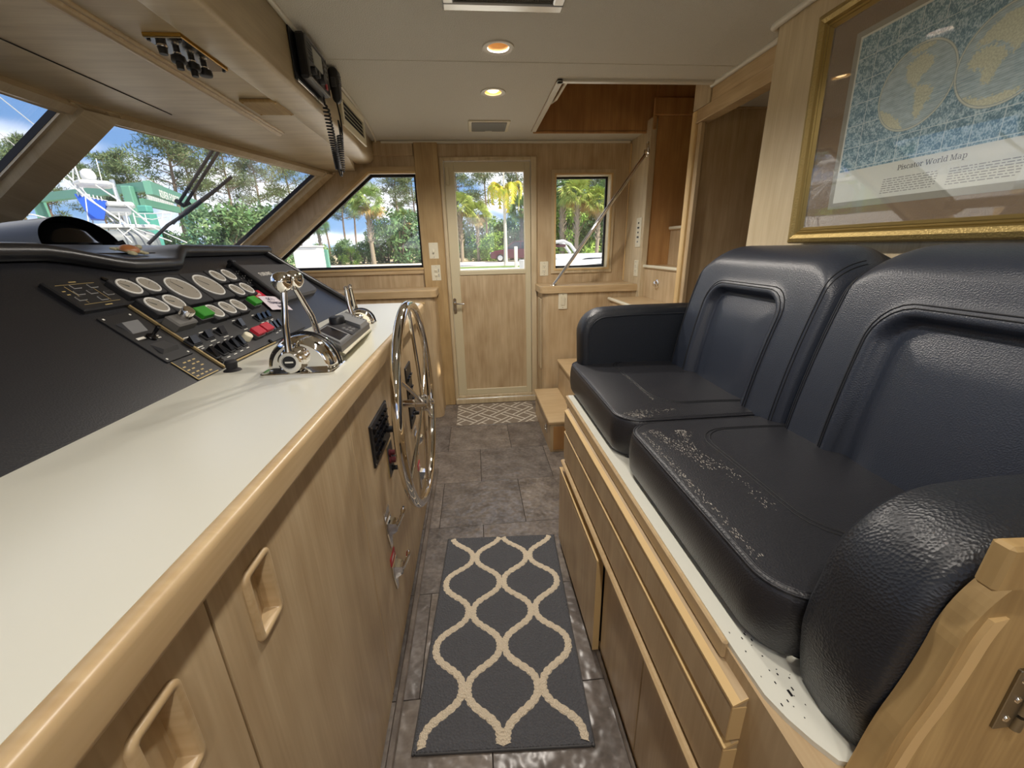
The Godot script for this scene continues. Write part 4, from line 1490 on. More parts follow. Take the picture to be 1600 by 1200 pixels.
	obj("hood", mb, M.dash_pad, ch)
	mb = MB.new()
	mb.t = Transform3D(Basis(), Vector3(-1.27, 1.302, -1.43))
	mb.lathe([Vector2(0.105, 0), Vector2(0.11, 0.012), Vector2(0.1, 0.02), Vector2(0.085, 0.045), Vector2(0.05, 0.066), Vector2(0, 0.073)], 28)
	obj("bowl", mb, M.black_gloss, ch)
	mb = MB.new()
	mb.tube([Vector3(-1.19, 1.31, -1.552), Vector3(-1.17, 1.318, -1.565)], 0.008, 10)
	obj("knob", mb, M.black, ch)

# ---------------------------------------------------------------- wheel, levers, small panels of the helm
func turned(n: Vector3, at_: Vector3) -> Transform3D:   # frame whose y points along n
	var a := n.cross(Vector3.UP if absf(n.y) < 0.9 else Vector3.RIGHT).normalized()
	return Transform3D(Basis(a, n, a.cross(n)).orthonormalized(), at_)

func helm_fittings() -> void:
	var fl := Vector3(XL, 0.764, -1.34)
	var n := Vector3(1.0, 0.013, 0.013).normalized()
	var X := turned(n, fl)
	var w := base("steering_wheel", "large polished chrome ship's steering wheel with six spokes on the helm cabinet", "steering wheel", fl)
	var mb := MB.new()
	mb.t = X
	var pts := []
	for k in 72:
		var a := TAU * k / 72
		pts.append(Vector3(0.336 * cos(a), 0.085, 0.336 * sin(a)))
	mb.tube(pts, 0.0155, 14, true)
	obj("rim", mb, M.chrome, w)
	for k in 6:
		var a := PI / 2 + TAU * k / 6 + 0.05
		mb = MB.new()
		mb.t = X
		mb.tube([Vector3(0.02 * cos(a), 0.1, 0.02 * sin(a)), Vector3(0.12 * cos(a), 0.098, 0.12 * sin(a)), Vector3(0.333 * cos(a), 0.086, 0.333 * sin(a))], 0.0062, 10)
		obj("spoke", mb, M.chrome, w)
	mb = MB.new()
	mb.t = X
	mb.lathe([Vector2(0, 0.0), Vector2(0.042, 0.0), Vector2(0.042, 0.006), Vector2(0.034, 0.01), Vector2(0.018, 0.014), Vector2(0.0135, 0.02), Vector2(0.0135, 0.082), Vector2(0, 0.082)], 28)
	obj("shaft", mb, M.chrome, w)
	mb = MB.new()
	mb.t = X
	mb.lathe([Vector2(0, 0.078), Vector2(0.026, 0.078), Vector2(0.029, 0.082), Vector2(0.029, 0.113), Vector2(0.025, 0.117), Vector2(0.025, 0.124), Vector2(0.018, 0.127), Vector2(0, 0.127)], 28)
	var hub := obj("hub", mb, M.steel, w)
	mb = MB.new()
	mb.t = X
	mb.lathe([Vector2(0, 0.124), Vector2(0.013, 0.124), Vector2(0.013, 0.134), Vector2(0.008, 0.14), Vector2(0, 0.142)], 6)
	obj("nut", mb, M.chrome, hub)

	throttle(Vector3(-0.42, 1.0, -0.995), 1.0, "chrome twin-lever throttle with ball knobs nearest on the worktop", 0)
	throttle(Vector3(-0.45, 1.0, -1.64), 0.66, "smaller chrome twin-lever control behind the grey handset on the worktop", 1)

	# autopilot head on a cream pedestal
	var ap := base("autopilot_handset", "grey autopilot control head with dial and window tilted on a cream base", "instrument", Vector3(-0.43, 1.0, -1.3))
	var q := [on_y(533, 541, 1.047), on_y(577, 505, 1.055), on_y(541, 486, 1.065), on_y(489, 520, 1.05)]
	var dn := Vector3(0, -0.016, 0)
	mb = MB.new()
	mb.hexa([q[0] + dn, q[1] + dn, q[2] + dn, q[3] + dn, q[0], q[1], q[2], q[3]])
	obj("case", mb, M.grey_plastic, ap)
	var ux: Vector3 = (q[1] - q[0])
	var uy: Vector3 = (q[3] - q[0])
	var nn := ux.cross(uy).normalized()
	var pl := func(a: float, b: float, c: float) -> Vector3: return q[0] + ux * a + uy * b + nn * c
	var slab := func(called: String, a0: float, a1: float, b0: float, b1: float, h0: float, h1: float, m: Material, par: Node) -> MeshInstance3D:
		var g := MB.new()
		g.hexa([pl.call(a0, b0, h0), pl.call(a1, b0, h0), pl.call(a1, b1, h0), pl.call(a0, b1, h0), pl.call(a0, b0, h1), pl.call(a1, b0, h1), pl.call(a1, b1, h1), pl.call(a0, b1, h1)])
		return obj(called, g, m, par)
	slab.call("window_bezel", 0.05, 0.36, 0.08, 0.92, 0.0, 0.004, M.grey_light, ap)
	slab.call("window", 0.09, 0.33, 0.13, 0.87, 0.0038, 0.0048, M.black_gloss, ap)
	slab.call("key_plate", 0.4, 0.66, 0.05, 0.95, 0.0, 0.003, M.grey_dark, ap)
	slab.call("hood", 0.69, 0.97, 0.04, 0.96, 0.0, 0.012, M.grey_light, ap)
	for k in 6:
		mb = MB.new()
		mb.t = turned(nn, pl.call(0.46 + 0.09 * (k % 2), 0.16 + 0.12 * (k / 2) + 0.3 * (1 if k == 5 else 0), 0.003))
		mb.lathe([Vector2(0.005, 0), Vector2(0.005, 0.003), Vector2(0, 0.0036)], 14)
		obj("key", mb, M.grey_light, ap)
	mb = MB.new()
	mb.t = turned(nn, pl.call(0.56, 0.74, 0.003))
	mb.lathe([Vector2(0.024, 0), Vector2(0.023, 0.018), Vector2(0.02, 0.022), Vector2(0, 0.022)], 24)
	obj("course_dial", mb, M.black, ap)
	for k in 5: slab.call("vent_slot", 0.92, 0.95, 0.1 + k * 0.1, 0.15 + k * 0.1, 0.0121, 0.0126, M.black, ap)
	var ped := [on_y(537, 557, 1.001), on_y(581, 516, 1.001), on_y(541, 500, 1.001), on_y(489, 533, 1.001)]
	mb = MB.new()
	mb.hexa([ped[0], ped[1], ped[2], ped[3], q[0] + dn + Vector3(0.012, -0.001, 0.012), q[1] + dn + Vector3(0.004, -0.001, 0), q[2] + dn, q[3] + dn])
	obj("pedestal", mb, M.ivory, ap)

	# stop knob at the foot of the dash
	var sk := base("worktop_latch", "small black rubber knob on the worktop at the foot of the dashboard", "knob", Vector3(-0.6, 1.0, -1.01))
	mb = MB.new()
	mb.t = Transform3D(Basis(), Vector3(-0.6, 1.0, -1.01))
	mb.lathe([Vector2(0, 0), Vector2(0.02, 0), Vector2(0.018, 0.003), Vector2(0.012, 0.006), Vector2(0.014, 0.022), Vector2(0.011, 0.026), Vector2(0, 0.027)], 18)
	obj("knob", mb, M.rubber, sk)

	# breaker panels on the cabinet face; x local = towards -z, y up, z out of the face
	var face := func(y: float, z: float) -> Transform3D: return Transform3D(Basis(Vector3(0, 0, -1), Vector3(0, 1, 0), Vector3(1, 0, 0)), Vector3(XL, y, z))
	for k in 2:
		var b := thing("breaker_panel", ["black breaker panel with rows of rocker switches left of the steering wheel", "black switch panel on the helm cabinet seen through the steering wheel spokes"][k], "switch panel", face.call(0.763, -1.117) if k == 0 else face.call(0.68, -1.67))
		var hw := 0.103 if k == 0 else 0.062
		var hh := 0.063 if k == 0 else 0.135
		mb = MB.new()
		mb.prism(rr(-hw, hw, -hh, hh, 0.003), 0.0, 0.006, 0.0015)
		obj("plate", mb, M.black, b, true)
		for s in [[-1, -1], [1, -1], [1, 1], [-1, 1]]:
			mb = MB.new()
			mb.t = turned(Vector3(0, 0, 1), Vector3(s[0] * (hw - 0.008), s[1] * (hh - 0.008), 0.006))
			mb.lathe([Vector2(0.003, 0), Vector2(0.003, 0.001), Vector2(0, 0.002)], 8)
			obj("screw", mb, M.steel, b, true)
		for r in 4:
			for c in (5 if k == 0 else 3):
				if k == 0 and r == 0 and c > 2: continue
				mb = MB.new()
				mb.t = Transform3D(Basis(), Vector3((-0.07 + 0.034 * c) if k == 0 else (-0.036 + 0.036 * c), (-0.04 + 0.026 * r) if k == 0 else (-0.09 + 0.056 * r), 0.006))
				mb.hexa([Vector3(-0.011, -0.0085, 0), Vector3(0.011, -0.0085, 0), Vector3(0.011, 0.0085, 0), Vector3(-0.011, 0.0085, 0), Vector3(-0.01, -0.0075, 0.003), Vector3(0.01, -0.0075, 0.003), Vector3(0.01, 0.0075, 0.009), Vector3(-0.01, 0.0075, 0.009)])
				obj("rocker", mb, M.black_gloss, b, true)
		mb = MB.new()
		mb.t = turned(Vector3(0, 0, 1), Vector3(hw - 0.022, -hh + 0.035, 0.006))
		mb.lathe([Vector2(0.011, 0), Vector2(0.01, 0.02), Vector2(0, 0.021)], 16)
		obj("knob", mb, M.black, b, true)
	var bp := thing("pushbutton_panel", "narrow gold-edged panel with dark red and black push buttons below the breaker panel", "control panel", face.call(0.633, -1.195))
	mb = MB.new()
	mb.prism(rr(-0.036, 0.036, -0.054, 0.054, 0.002), 0.0, 0.003, 0.0005)
	obj("edge", mb, M.panel_gold, bp, true)
	mb = MB.new()
	mb.prism(rr(-0.034, 0.034, -0.052, 0.052, 0.002), 0.003, 0.004)
	obj("plate", mb, M.grey_dark, bp, true)
	for s in [[-0.012, 0.028, 0.011, M.red_dark], [-0.012, 0.002, 0.013, M.red_dark], [0.014, -0.004, 0.011, M.black], [0.0, -0.034, 0.01, M.black]]:
		mb = MB.new()
		mb.t = turned(Vector3(0, 0, 1), Vector3(s[0], s[1], 0.004))
		mb.lathe([Vector2(s[2], 0), Vector2(s[2], 0.004), Vector2(s[2] * 0.75, 0.005), Vector2(s[2] * 0.75, 0.018), Vector2(0, 0.019)], 16)
		obj("push_button", mb, s[3], bp, true)

	# four engine stop levers, two near and two beyond the wheel
	var L := [[0.468, -1.066, "upper chrome toggle lever on the helm cabinet below the near breaker panels", false], [0.307, -1.066, "lower chrome toggle lever with a red label nearest the rug", true],
		[0.45, -1.70, "upper chrome toggle lever beyond the steering wheel spokes", false], [0.27, -1.70, "lower chrome toggle lever with a red label beyond the steering wheel", true]]
	for s in L:
		var lv := thing("stop_lever", s[2], "lever", face.call(s[0], s[1]), "stop levers on the helm cabinet")
		mb = MB.new()
		mb.prism([Vector2(-0.03, 0.034), Vector2(0.03, 0.034), Vector2(0.03, -0.005), Vector2(0.008, -0.075), Vector2(-0.008, -0.075), Vector2(-0.03, -0.005)], 0.0, 0.006, 0.002)
		obj("base_plate", mb, M.steel, lv, true)
		mb = MB.new()
		mb.hexa([Vector3(-0.02, -0.024, 0.005), Vector3(0.02, -0.024, 0.005), Vector3(0.02, 0.024, 0.005), Vector3(-0.02, 0.024, 0.005), Vector3(-0.015, -0.008, 0.03), Vector3(0.015, -0.008, 0.03), Vector3(0.015, 0.018, 0.03), Vector3(-0.015, 0.018, 0.03)])
		obj("block", mb, M.chrome, lv, true)
		mb = MB.new()
		mb.tube([Vector3(0, 0.004, 0.028), Vector3(0.002, 0.02, 0.038), Vector3(0.005, 0.038, 0.046), Vector3(0.008, 0.054, 0.05), Vector3(0.009, 0.062, 0.051)], [0.008, 0.0055, 0.006, 0.008, 0.004], 10)
		obj("toggle", mb, M.chrome, lv, true)
		mb = MB.new()
		mb.prism(rr(-0.03, 0.03, 0.034, 0.062, 0.002), 0.0, 0.0025, 0.0005)
		obj("label", mb, M.red if s[3] else M.steel, lv, true)
		if s[3]: text("lettering", "STOP", 0.01, M.print_white, lv, Transform3D(Basis(), Vector3(0, 0.048, 0.003)))

func throttle(o: Vector3, k: float, label: String, kind: int) -> void:
	var X := Transform3D(Basis().scaled(Vector3.ONE * k), o)
	var t := thing("throttle_control", label, "throttle", X)
	var mb := MB.new()   # footplate
	mb.t = Transform3D(Basis(Vector3(1, 0, 0), Vector3(0, 0, -1), Vector3(0, 1, 0)), Vector3.ZERO)
	mb.prism(rr(-0.083, 0.083, -0.062, 0.05, 0.012), 0.0, 0.007, 0.002)
	obj("footplate", mb, M.chrome, t, true)
	# dome: half drum about z, shoulders rounded
	var prof := func(z: float, r: float, mm: Material, called: String, z2: float, r2: float) -> void:
		var g := MB.new()
		g.smooth()
		var st := [[z, r - 0.012], [z - 0.003 * signf(z - z2), r - 0.004], [lerpf(z, z2, 0.16), r], [lerpf(z, z2, 0.84), r2], [z2 + 0.003 * signf(z - z2), r2 - 0.004], [z2, r2 - 0.012]]
		var rings := []
		for s in st:
			var ring := []
			for j in 25:
				var a := PI * j / 24.0
				ring.append(Vector3(s[1] * cos(a), 0.006 + maxf(0.0, s[1] * 1.03 * sin(a)), s[0]))
			rings.append(ring)
		rings.reverse()
		g.loft(rings)
		obj(called, g, mm, t, true)
	prof.call(0.034, 0.074, M.chrome, "dome", -0.016, 0.08)
	prof.call(-0.018, 0.08, M.chrome, "rear_dome", -0.044, 0.077)
	mb = MB.new()
	var band := []
	for j in 25:
		var a := PI * j / 24.0
		band.append(Vector3(0.0805 * cos(a), 0.006 + 0.083 * sin(a), -0.017))
	mb.tube(band, 0.0022, 6)
	obj("gasket", mb, M.black, t, true)
	for s in [[0.034, 1.0], [-0.044, -1.0]]:
		mb = MB.new()
		mb.t = Transform3D(turned(Vector3(0, 0, s[1]), Vector3(-0.008, 0.034, s[0])))
		mb.lathe([Vector2(0, 0), Vector2(0.03, 0), Vector2(0.03, 0.008), Vector2(0.024, 0.012), Vector2(0.024, 0.018), Vector2(0.026, 0.019), Vector2(0.026, 0.028), Vector2(0.022, 0.031), Vector2(0.016, 0.031), Vector2(0.0155, 0.0295), Vector2(0, 0.0295)], 28)
		var hub := obj("hub", mb, M.chrome, t, true)
		mb = MB.new()
		mb.t = Transform3D(turned(Vector3(0, 0, s[1]), Vector3(-0.008, 0.034, s[0] + s[1] * 0.0296)))
		mb.lathe([Vector2(0.0145, 0), Vector2(0.0145, 0.0006), Vector2(0, 0.0006)], 24)
		obj("badge", mb, M.black, hub, true)
		if s[1] > 0 and kind == 0:
			mb = MB.new()
			mb.box(Vector3(-0.008, 0.034, s[0] + 0.0306), Vector3(0.018, 0.0035, 0.0006))
			obj("badge_print", mb, M.print_white, hub, true)
	# levers
	var ends := [[Vector3(-0.008, 0.05, 0.056), Vector3(-0.003, 0.12, 0.056), Vector3(0.003, 0.192, 0.045)], [Vector3(0.022, 0.05, -0.062), Vector3(0.014, 0.12, -0.054), Vector3(0.004, 0.192, -0.012)]]
	if kind == 1: ends = [[Vector3(-0.03, 0.04, 0.05), Vector3(-0.045, 0.12, 0.046), Vector3(-0.05, 0.2, 0.04)], [Vector3(-0.03, 0.04, -0.06), Vector3(-0.042, 0.12, -0.05), Vector3(-0.046, 0.205, -0.035)]]
	for e in ends:
		mb = MB.new()
		mb.tube([e[0], e[1], e[2]], [0.0085, 0.0068, 0.0062] if kind == 0 else [0.014, 0.012, 0.012], 12)
		var lv := obj("lever", mb, M.chrome, t, true)
		mb = MB.new()
		mb.t = Transform3D(Basis(), e[2])
		if kind == 0:
			mb.lathe([Vector2(0, -0.004), Vector2(0.009, -0.003), Vector2(0.015, 0.003), Vector2(0.021, 0.013), Vector2(0.0225, 0.02), Vector2(0.0215, 0.021), Vector2(0.0225, 0.022), Vector2(0.021, 0.029), Vector2(0.0155, 0.036), Vector2(0.008, 0.0395), Vector2(0, 0.0402)], 24)
		else:
			mb.lathe([Vector2(0, -0.004), Vector2(0.008, 0.0), Vector2(0.012, 0.008), Vector2(0.0115, 0.018), Vector2(0.006, 0.023), Vector2(0, 0.024)], 18)
		obj("knob", mb, M.chrome, lv, true)

# ---------------------------------------------------------------- bench on the right
const XR := 0.352
func chaikin(p: Array) -> Array:
	var out := [p[0]]
	for i in p.size() - 1:
		out.append((p[i] as Vector2).lerp(p[i + 1], 0.25))
		out.append((p[i] as Vector2).lerp(p[i + 1], 0.75))
	out.append(p[-1])
	return out

func seam(p: Array, m: Material, r := 0.0022) -> MB:
	var mb := MB.new()
	mb.tube(p, r, 6)
	return mb

func bench() -> void:
	var o := base("bench_cabinet", "light wood bench cabinet with drawers and doors under the black seats", "cabinet", Vector3(0.7, 0, -0.9))
	var mb := MB.new()
	var P := [Vector2(XR, -0.5), Vector2(XR, 1.5), Vector2(1.119, 1.5), Vector2(1.119, -0.5)]
	mb.t = Transform3D(Basis(Vector3(1, 0, 0), Vector3(0, 0, -1), Vector3(0, 1, 0)), Vector3.ZERO)
	mb.prism(P, 0.0, 0.692)
	obj("carcass", mb, M.wood, o)
	mb = MB.new()   # white deck with the rounded near corner
	mb.t = Transform3D(Basis(Vector3(1, 0, 0), Vector3(0, 0, -1), Vector3(0, 1, 0)), Vector3.ZERO)
	var D := [Vector2(XR + 0.003, 1.505), Vector2(XR + 0.003, 0.40), Vector2(0.357, 0.345), Vector2(0.366, 0.315), Vector2(0.378, 0.29), Vector2(0.392, 0.268), Vector2(0.412, 0.262), Vector2(1.119, 0.262), Vector2(1.119, 1.505)]
	mb.prism(D, 0.69, 0.70)
	obj("deck", mb, M.laminate, o)
	mb = MB.new()
	mb.bx(XR - 0.006, XR + 0.004, 0.668, 0.701, -1.505, -0.42, 0.003)
	obj("deck_edge", mb, M.wood_lying, o)
	# drawer fronts: the top edges are bevelled
	for q in [[0.582, 0.668, -1.455, -0.363], [0.448, 0.578, -1.455, -0.363]]:
		mb = MB.new()
		var x0 := XR - 0.020
		mb.hexa([Vector3(XR, q[0], q[3]), Vector3(x0, q[0], q[3]), Vector3(x0, q[1] - 0.012, q[3]), Vector3(XR, q[1], q[3]),
			Vector3(XR, q[0], q[2]), Vector3(x0, q[0], q[2]), Vector3(x0, q[1] - 0.012, q[2]), Vector3(XR, q[1], q[2])])
		var dr := obj("drawer", mb, M.wood, o)
		mb = MB.new()
		mb.hexa([Vector3(x0 - 0.001, q[1] - 0.0125, q[3] + 0.001), Vector3(XR + 0.001, q[1] + 0.0005, q[3] + 0.001), Vector3(XR + 0.001, q[1] - 0.004, q[3] + 0.001), Vector3(x0 - 0.001, q[1] - 0.017, q[3] + 0.001),
			Vector3(x0 - 0.001, q[1] - 0.0125, q[2]), Vector3(XR + 0.001, q[1] + 0.0005, q[2]), Vector3(XR + 0.001, q[1] - 0.004, q[2]), Vector3(x0 - 0.001, q[1] - 0.017, q[2])])
		obj("edge_strip", mb, M.wood_edge, dr)
		mb = MB.new()
		mb.bx(x0 - 0.001, XR, q[0] + 0.002, q[1] - 0.018, q[3] - 0.001, q[3] + 0.0012)
		obj("end_strip", mb, M.wood_edge, dr)
	mb = MB.new()
	mb.bx(XR - 0.03, XR, 0.418, 0.434, -1.47, 0.2, 0.005)
	obj("rail", mb, M.wood_lying, o)
	mb = MB.new()
	mb.bx(XR - 0.001, XR + 0.002, 0.4345, 0.4475, -1.47, -0.1)
	obj("shadow_gap", mb, M.gap, o)
	# doors; the far one stands a little proud
	var i := 0
	for q in [[-1.485, -0.94, 0.030, 0.03], [-0.925, -0.645, 0.010, 0.055], [-0.642, -0.2, 0.010, 0.055]]:
		var dn := Node3D.new()
		dn.name = "door"
		o.add_child(dn, true)
		dn.transform = whole(o).affine_inverse()
		mb = MB.new()
		var x1: float = XR - q[2]
		var notch := [[-1.32, -1.24], [-0.79, -0.73], [-0.58, -0.52]][i] as Array
		var za: float = q[0]
		var zb: float = q[1]
		mb.bx(x1, x1 + 0.018, q[3], 0.372, za, zb, 0.002)
		mb.bx(x1, x1 + 0.018, 0.372, 0.384, za, notch[0], 0.002)
		mb.bx(x1, x1 + 0.018, 0.372, 0.384, notch[1], zb, 0.002)
		obj("front", mb, M.wood, dn)
		mb = MB.new()
		mb.bx(x1 + 0.004, x1 + 0.0175, 0.37, 0.3835, notch[0], notch[1])
		obj("finger_notch", mb, M.gap, dn)
		if i == 0:
			mb = MB.new()
			mb.bx(x1 - 0.001, x1 + 0.019, q[3], 0.384, zb - 0.001, zb + 0.0015)
			mb.bx(x1 - 0.001, x1 + 0.019, 0.3835, 0.386, za, zb)
			obj("edge_strip", mb, M.wood_edge, dn)
			mb = MB.new()
			mb.bx(x1 + 0.019, XR, q[3] + 0.02, 0.37, zb - 0.03, zb - 0.012)
			obj("hinge_block", mb, M.gap, dn)
		i += 1
	# loose dirt specks on the deck
	mb = MB.new()
	var r2 := RandomNumberGenerator.new()
	r2.seed = 5
	for k in 26:
		var x := r2.randf_range(0.362, 0.41)
		var z := -r2.randf_range(0.30, 0.46)
		var s := r2.randf_range(0.0006, 0.0018)
		mb.box(Vector3(x, 0.7004, z), Vector3(s, 0.0004, s * r2.randf_range(0.6, 2.5)))
	mb.box(Vector3(0.391, 0.7005, -0.343), Vector3(0.003, 0.001, 0.008))
	tag(stuff(obj("dirt_specks", mb, M.black, self)), "scattered dark specks of dirt on the white bench deck near the armrest", "dirt")

	# seat cushions
	var seats := [["far black leather seat cushion, cracked at its front corner beside the far armrest", -1.60, -0.962, 0.372, 0.822], ["near black leather seat cushion with pale cracked leather along its front", -0.958, -0.368, 0.378, 0.83]]
	i = 0
	for s in seats:
		var hz: float = (s[2] - s[1]) / 2 - 0.001
		var x0: float = s[3]
		var hx: float = (0.83 - x0) / 2
		var c := Vector3(x0 + hx, 0.762, (s[1] + s[2]) / 2)
		var t := base("seat_cushion", s[0], "cushion", Vector3(c.x, 0.702, c.z), "seat cushions of the bench")
		var hy := 0.056
		var outline := []   # plan, counter-clockwise seen from above in (x, -z): generous corners in front
		for q in [[hx - 0.02, -hz + 0.02, 0.02, -PI / 2], [hx - 0.02, hz - 0.02, 0.02, 0.0], [-hx + 0.075, hz - 0.075, 0.075, PI / 2], [-hx + 0.075, -hz + 0.075, 0.075, PI]]:
			for k in 13:
				var an: float = q[3] + PI / 2 * k / 12.0
				outline.append(Vector2(q[0] + q[2] * cos(an), q[1] + q[2] * sin(an)))
			var nxt := [[hx, hz - 0.02], [-hx + 0.075, hz], [-hx, -hz + 0.075], [hx - 0.02, -hz]][int(round((q[3] + PI / 2) / (PI / 2)))] as Array
			var from: Vector2 = outline[-1]
			for k in range(1, 14): outline.append(from.lerp(Vector2(nxt[0], nxt[1]), k / 14.0))
		var top_y := func(p: Vector2) -> float:
			var fx := clampf(p.x / hx, -1, 1)
			var fz := clampf(p.y / hz, -1, 1)
			return hy + 0.017 * (1 - pow(absf(fx), 3.0)) * (1 - pow(absf(fz), 3.0))
		var rings := []
		for q in [[0.02, -hy], [0.006, -hy + 0.004], [0.001, -hy + 0.014], [-0.002, -hy + 0.04], [-0.003, 0.005], [-0.002, hy - 0.03], [0.0, hy - 0.012], [0.002, hy - 0.006], [0.006, hy - 0.001]]:
			var ring := []
			for p in inset(outline, q[0]): ring.append(c + Vector3(p.x, q[1], -p.y))
			rings.append(ring)
		var last := inset(outline, 0.010)
		for k in range(0, 17):
			var sc := 1.0 - pow(k / 16.5, 1.3)
			var ring := []
			for p in last:
				var pp: Vector2 = p * sc
				ring.append(c + Vector3(pp.x, top_y.call(pp) + 0.0015, -pp.y))
			rings.append(ring)
		mb = MB.new()
		mb.loft(rings, true, true)
		obj("cover", mb, M.leather_worn, t)
		for off in [[0.005, -0.0005], [0.013, 0.0022]]:
			var p := []
			for q in inset(outline, off[0]): p.append(c + Vector3(q.x, hy + off[1], -q.y))
			var g := MB.new()
			g.tube(p, 0.0024, 6, true)
			obj("welt", g, M.leather_worn, t)
		for off in [0.0, 0.008]:   # U-shaped inner seam
			var p := []
			var w: float = hz - 0.085 - off
			for k in 50:
				var f := float(k) / 49.0
				var u: Vector2
				if f < 0.3: u = Vector2(lerpf(0.2, -hx + 0.23, f / 0.3), -w)
				elif f < 0.42:
					var a := PI / 2 * (f - 0.3) / 0.12
					u = Vector2(-hx + 0.23 - (0.09 - off) * sin(a), -w + 0.09 * (1 - cos(a)))
				elif f < 0.58: u = Vector2(-hx + 0.14 + off, lerpf(-w + 0.09, w - 0.09, (f - 0.42) / 0.16))
				elif f < 0.7:
					var a := PI / 2 * (f - 0.58) / 0.12
					u = Vector2(-hx + 0.23 - (0.09 - off) * cos(a), w - 0.09 * (1 - sin(a)))
				else: u = Vector2(lerpf(-hx + 0.23, 0.2, (f - 0.7) / 0.3), w)
				p.append(c + Vector3(u.x, top_y.call(u) + 0.0014, -u.y))
			obj("stitching", seam(p, M.leather_thread, 0.0019), M.leather_thread, t)
		# flaked leather, pale, thin
		mb = MB.new()
		var n := 620 if i == 1 else 260
		for k in n:
			var u: Vector2
			var kind := k % 3
			if i == 1:
				var f := r2.randf()
				if kind == 0: u = Vector2(-hx + 0.105 + 0.012 * sin(f * 9.0) + r2.randfn(0, 0.007), lerpf(-hz + 0.08, 0.12, f * f))
				elif kind == 1: u = Vector2(-hx + 0.05 + 0.04 * f + r2.randfn(0, 0.008), lerpf(-hz + 0.06, -0.02, f))
				else: u = Vector2(-hx + 0.025 + r2.randfn(0, 0.004), lerpf(-hz + 0.07, hz - 0.08, r2.randf()))
			else:
				if kind == 0: u = Vector2(-hx + 0.02 + r2.randf() * 0.16, hz - 0.05 + r2.randfn(0, 0.006))
				elif kind == 1: u = Vector2(-hx + 0.142 + r2.randfn(0, 0.003), lerpf(-0.05, hz - 0.12, r2.randf()))
				else: u = Vector2(-hx + 0.06 + r2.randfn(0, 0.02), hz - 0.03 + r2.randfn(0, 0.006))
			if absf(u.x) > hx - 0.016 or absf(u.y) > hz - 0.016: continue
			var y: float = top_y.call(u) + 0.002
			var an := r2.randfn(PI / 2, 0.35) if i == 1 else r2.randfn(0.3, 0.5)
			var d1 := Vector3(cos(an), 0, sin(an)) * r2.randf_range(0.0008, 0.0042)
			var d2 := Vector3(-sin(an), 0, cos(an)) * r2.randf_range(0.0003, 0.0008)
			var q := c + Vector3(u.x, y, u.y)
			mb.quad(q - d1, q - d2, q + d1, q + d2)
		stuff(obj("cracked_leather", mb, M.crackle, t))
		if i == 1:
			mb = MB.new()
			mb.tube([Vector3(0.43, 0.70, -0.385), Vector3(0.43, 0.716, -0.385)], 0.011, 14)
			obj("foot", mb, M.chrome, t)
		i += 1

	# backrests: bowed, leaning, with a sunk centre panel
	var backs := [["far black leather backrest beside the far armrest", -1.495, -0.884], ["near black leather backrest beside the near armrest", -0.880, -0.262]]
	for s in backs:
		var hz: float = (s[2] - s[1]) / 2
		var c := Vector3(0, 0, (s[1] + s[2]) / 2)
		var t := base("backrest", s[0], "backrest", Vector3(0.83, 0.80, c.z), "backrests of the bench")
		var face := func(y: float) -> float:   # front of the backrest at height y
			var k := clampf((y - 0.8) / 0.46, 0, 1.2)
			return 0.752 + 0.055 * k + 0.058 * k * k
		var front := func(u: float, v: float) -> Vector3:   # u across -1..1, v up the face 0..1; beyond 1 it rolls over the top
			var z := u * hz
			var edge := 1.0 - sqrt(maxf(0.0, 1.0 - pow(maxf(0.0, (absf(u) - 0.88) / 0.12), 2.0)))
			var rnd := 0.075 * pow(maxf(0.0, (absf(u) - 0.55) / 0.45), 3.0)   # shoulders
			var topy := 1.252 - rnd
			var x: float
			var y: float
			if v < 0.72:
				y = lerpf(0.775, topy - 0.055, v / 0.72)
				x = face.call(y)
			else:
				var a := (v - 0.72) / 0.28 * PI * 0.62
				y = topy - 0.055 + 0.062 * sin(a)
				x = face.call(topy - 0.055) + 0.09 * (1 - cos(a)) + 0.02 * sin(a)
			x += 0.038 * edge
			# sunk panel: a rounded rectangle, open at the foot
			var du := absf(u) * hz - 0.155 - 0.03 * (y - 0.8)
			var dv := y - 1.128
			var r := 0.06
			var q := Vector2(maxf(du + r, 0), maxf(dv + r, 0)).length() - r
			if du < -r and dv < -r: q = maxf(du, dv)
			else: q = maxf(q, maxf(du, dv)) if (du + r < 0 or dv + r < 0) else q
			var sink := smoothstep(0.006, -0.012, q)
			x += 0.026 * sink - 0.010 * smoothstep(-0.01, -0.09, q) - 0.006 * exp(-pow((q - 0.012) / 0.014, 2.0))
			return Vector3(x, y, c.z + z)
		mb = MB.new()
		mb.grid(func(a: float, b: float) -> Vector3: return front.call(1.0 - 2.0 * a, b), 84, 84)
		mb.smooth()
		var NU := 84
		for side in [-1.0, 1.0]:   # sides back to the wall
			for k in 84:
				var p0: Vector3 = front.call(side, k / 84.0)
				var p1: Vector3 = front.call(side, (k + 1) / 84.0)
				var b0 := Vector3(1.05, p0.y, p0.z)
				var b1 := Vector3(1.05, p1.y, p1.z)
				if side < 0: mb.quad(p0, p1, b1, b0)
				else: mb.quad(p0, b0, b1, p1)
		for k in 84:   # top back
			var p0: Vector3 = front.call(1.0 - 2.0 * k / 84.0, 1.0)
			var p1: Vector3 = front.call(1.0 - 2.0 * (k + 1) / 84.0, 1.0)
			mb.quad(p0, p1, Vector3(1.1, p1.y - 0.05, p1.z), Vector3(1.1, p0.y - 0.05, p0.z))
		obj("cover", mb, M.leather, t)
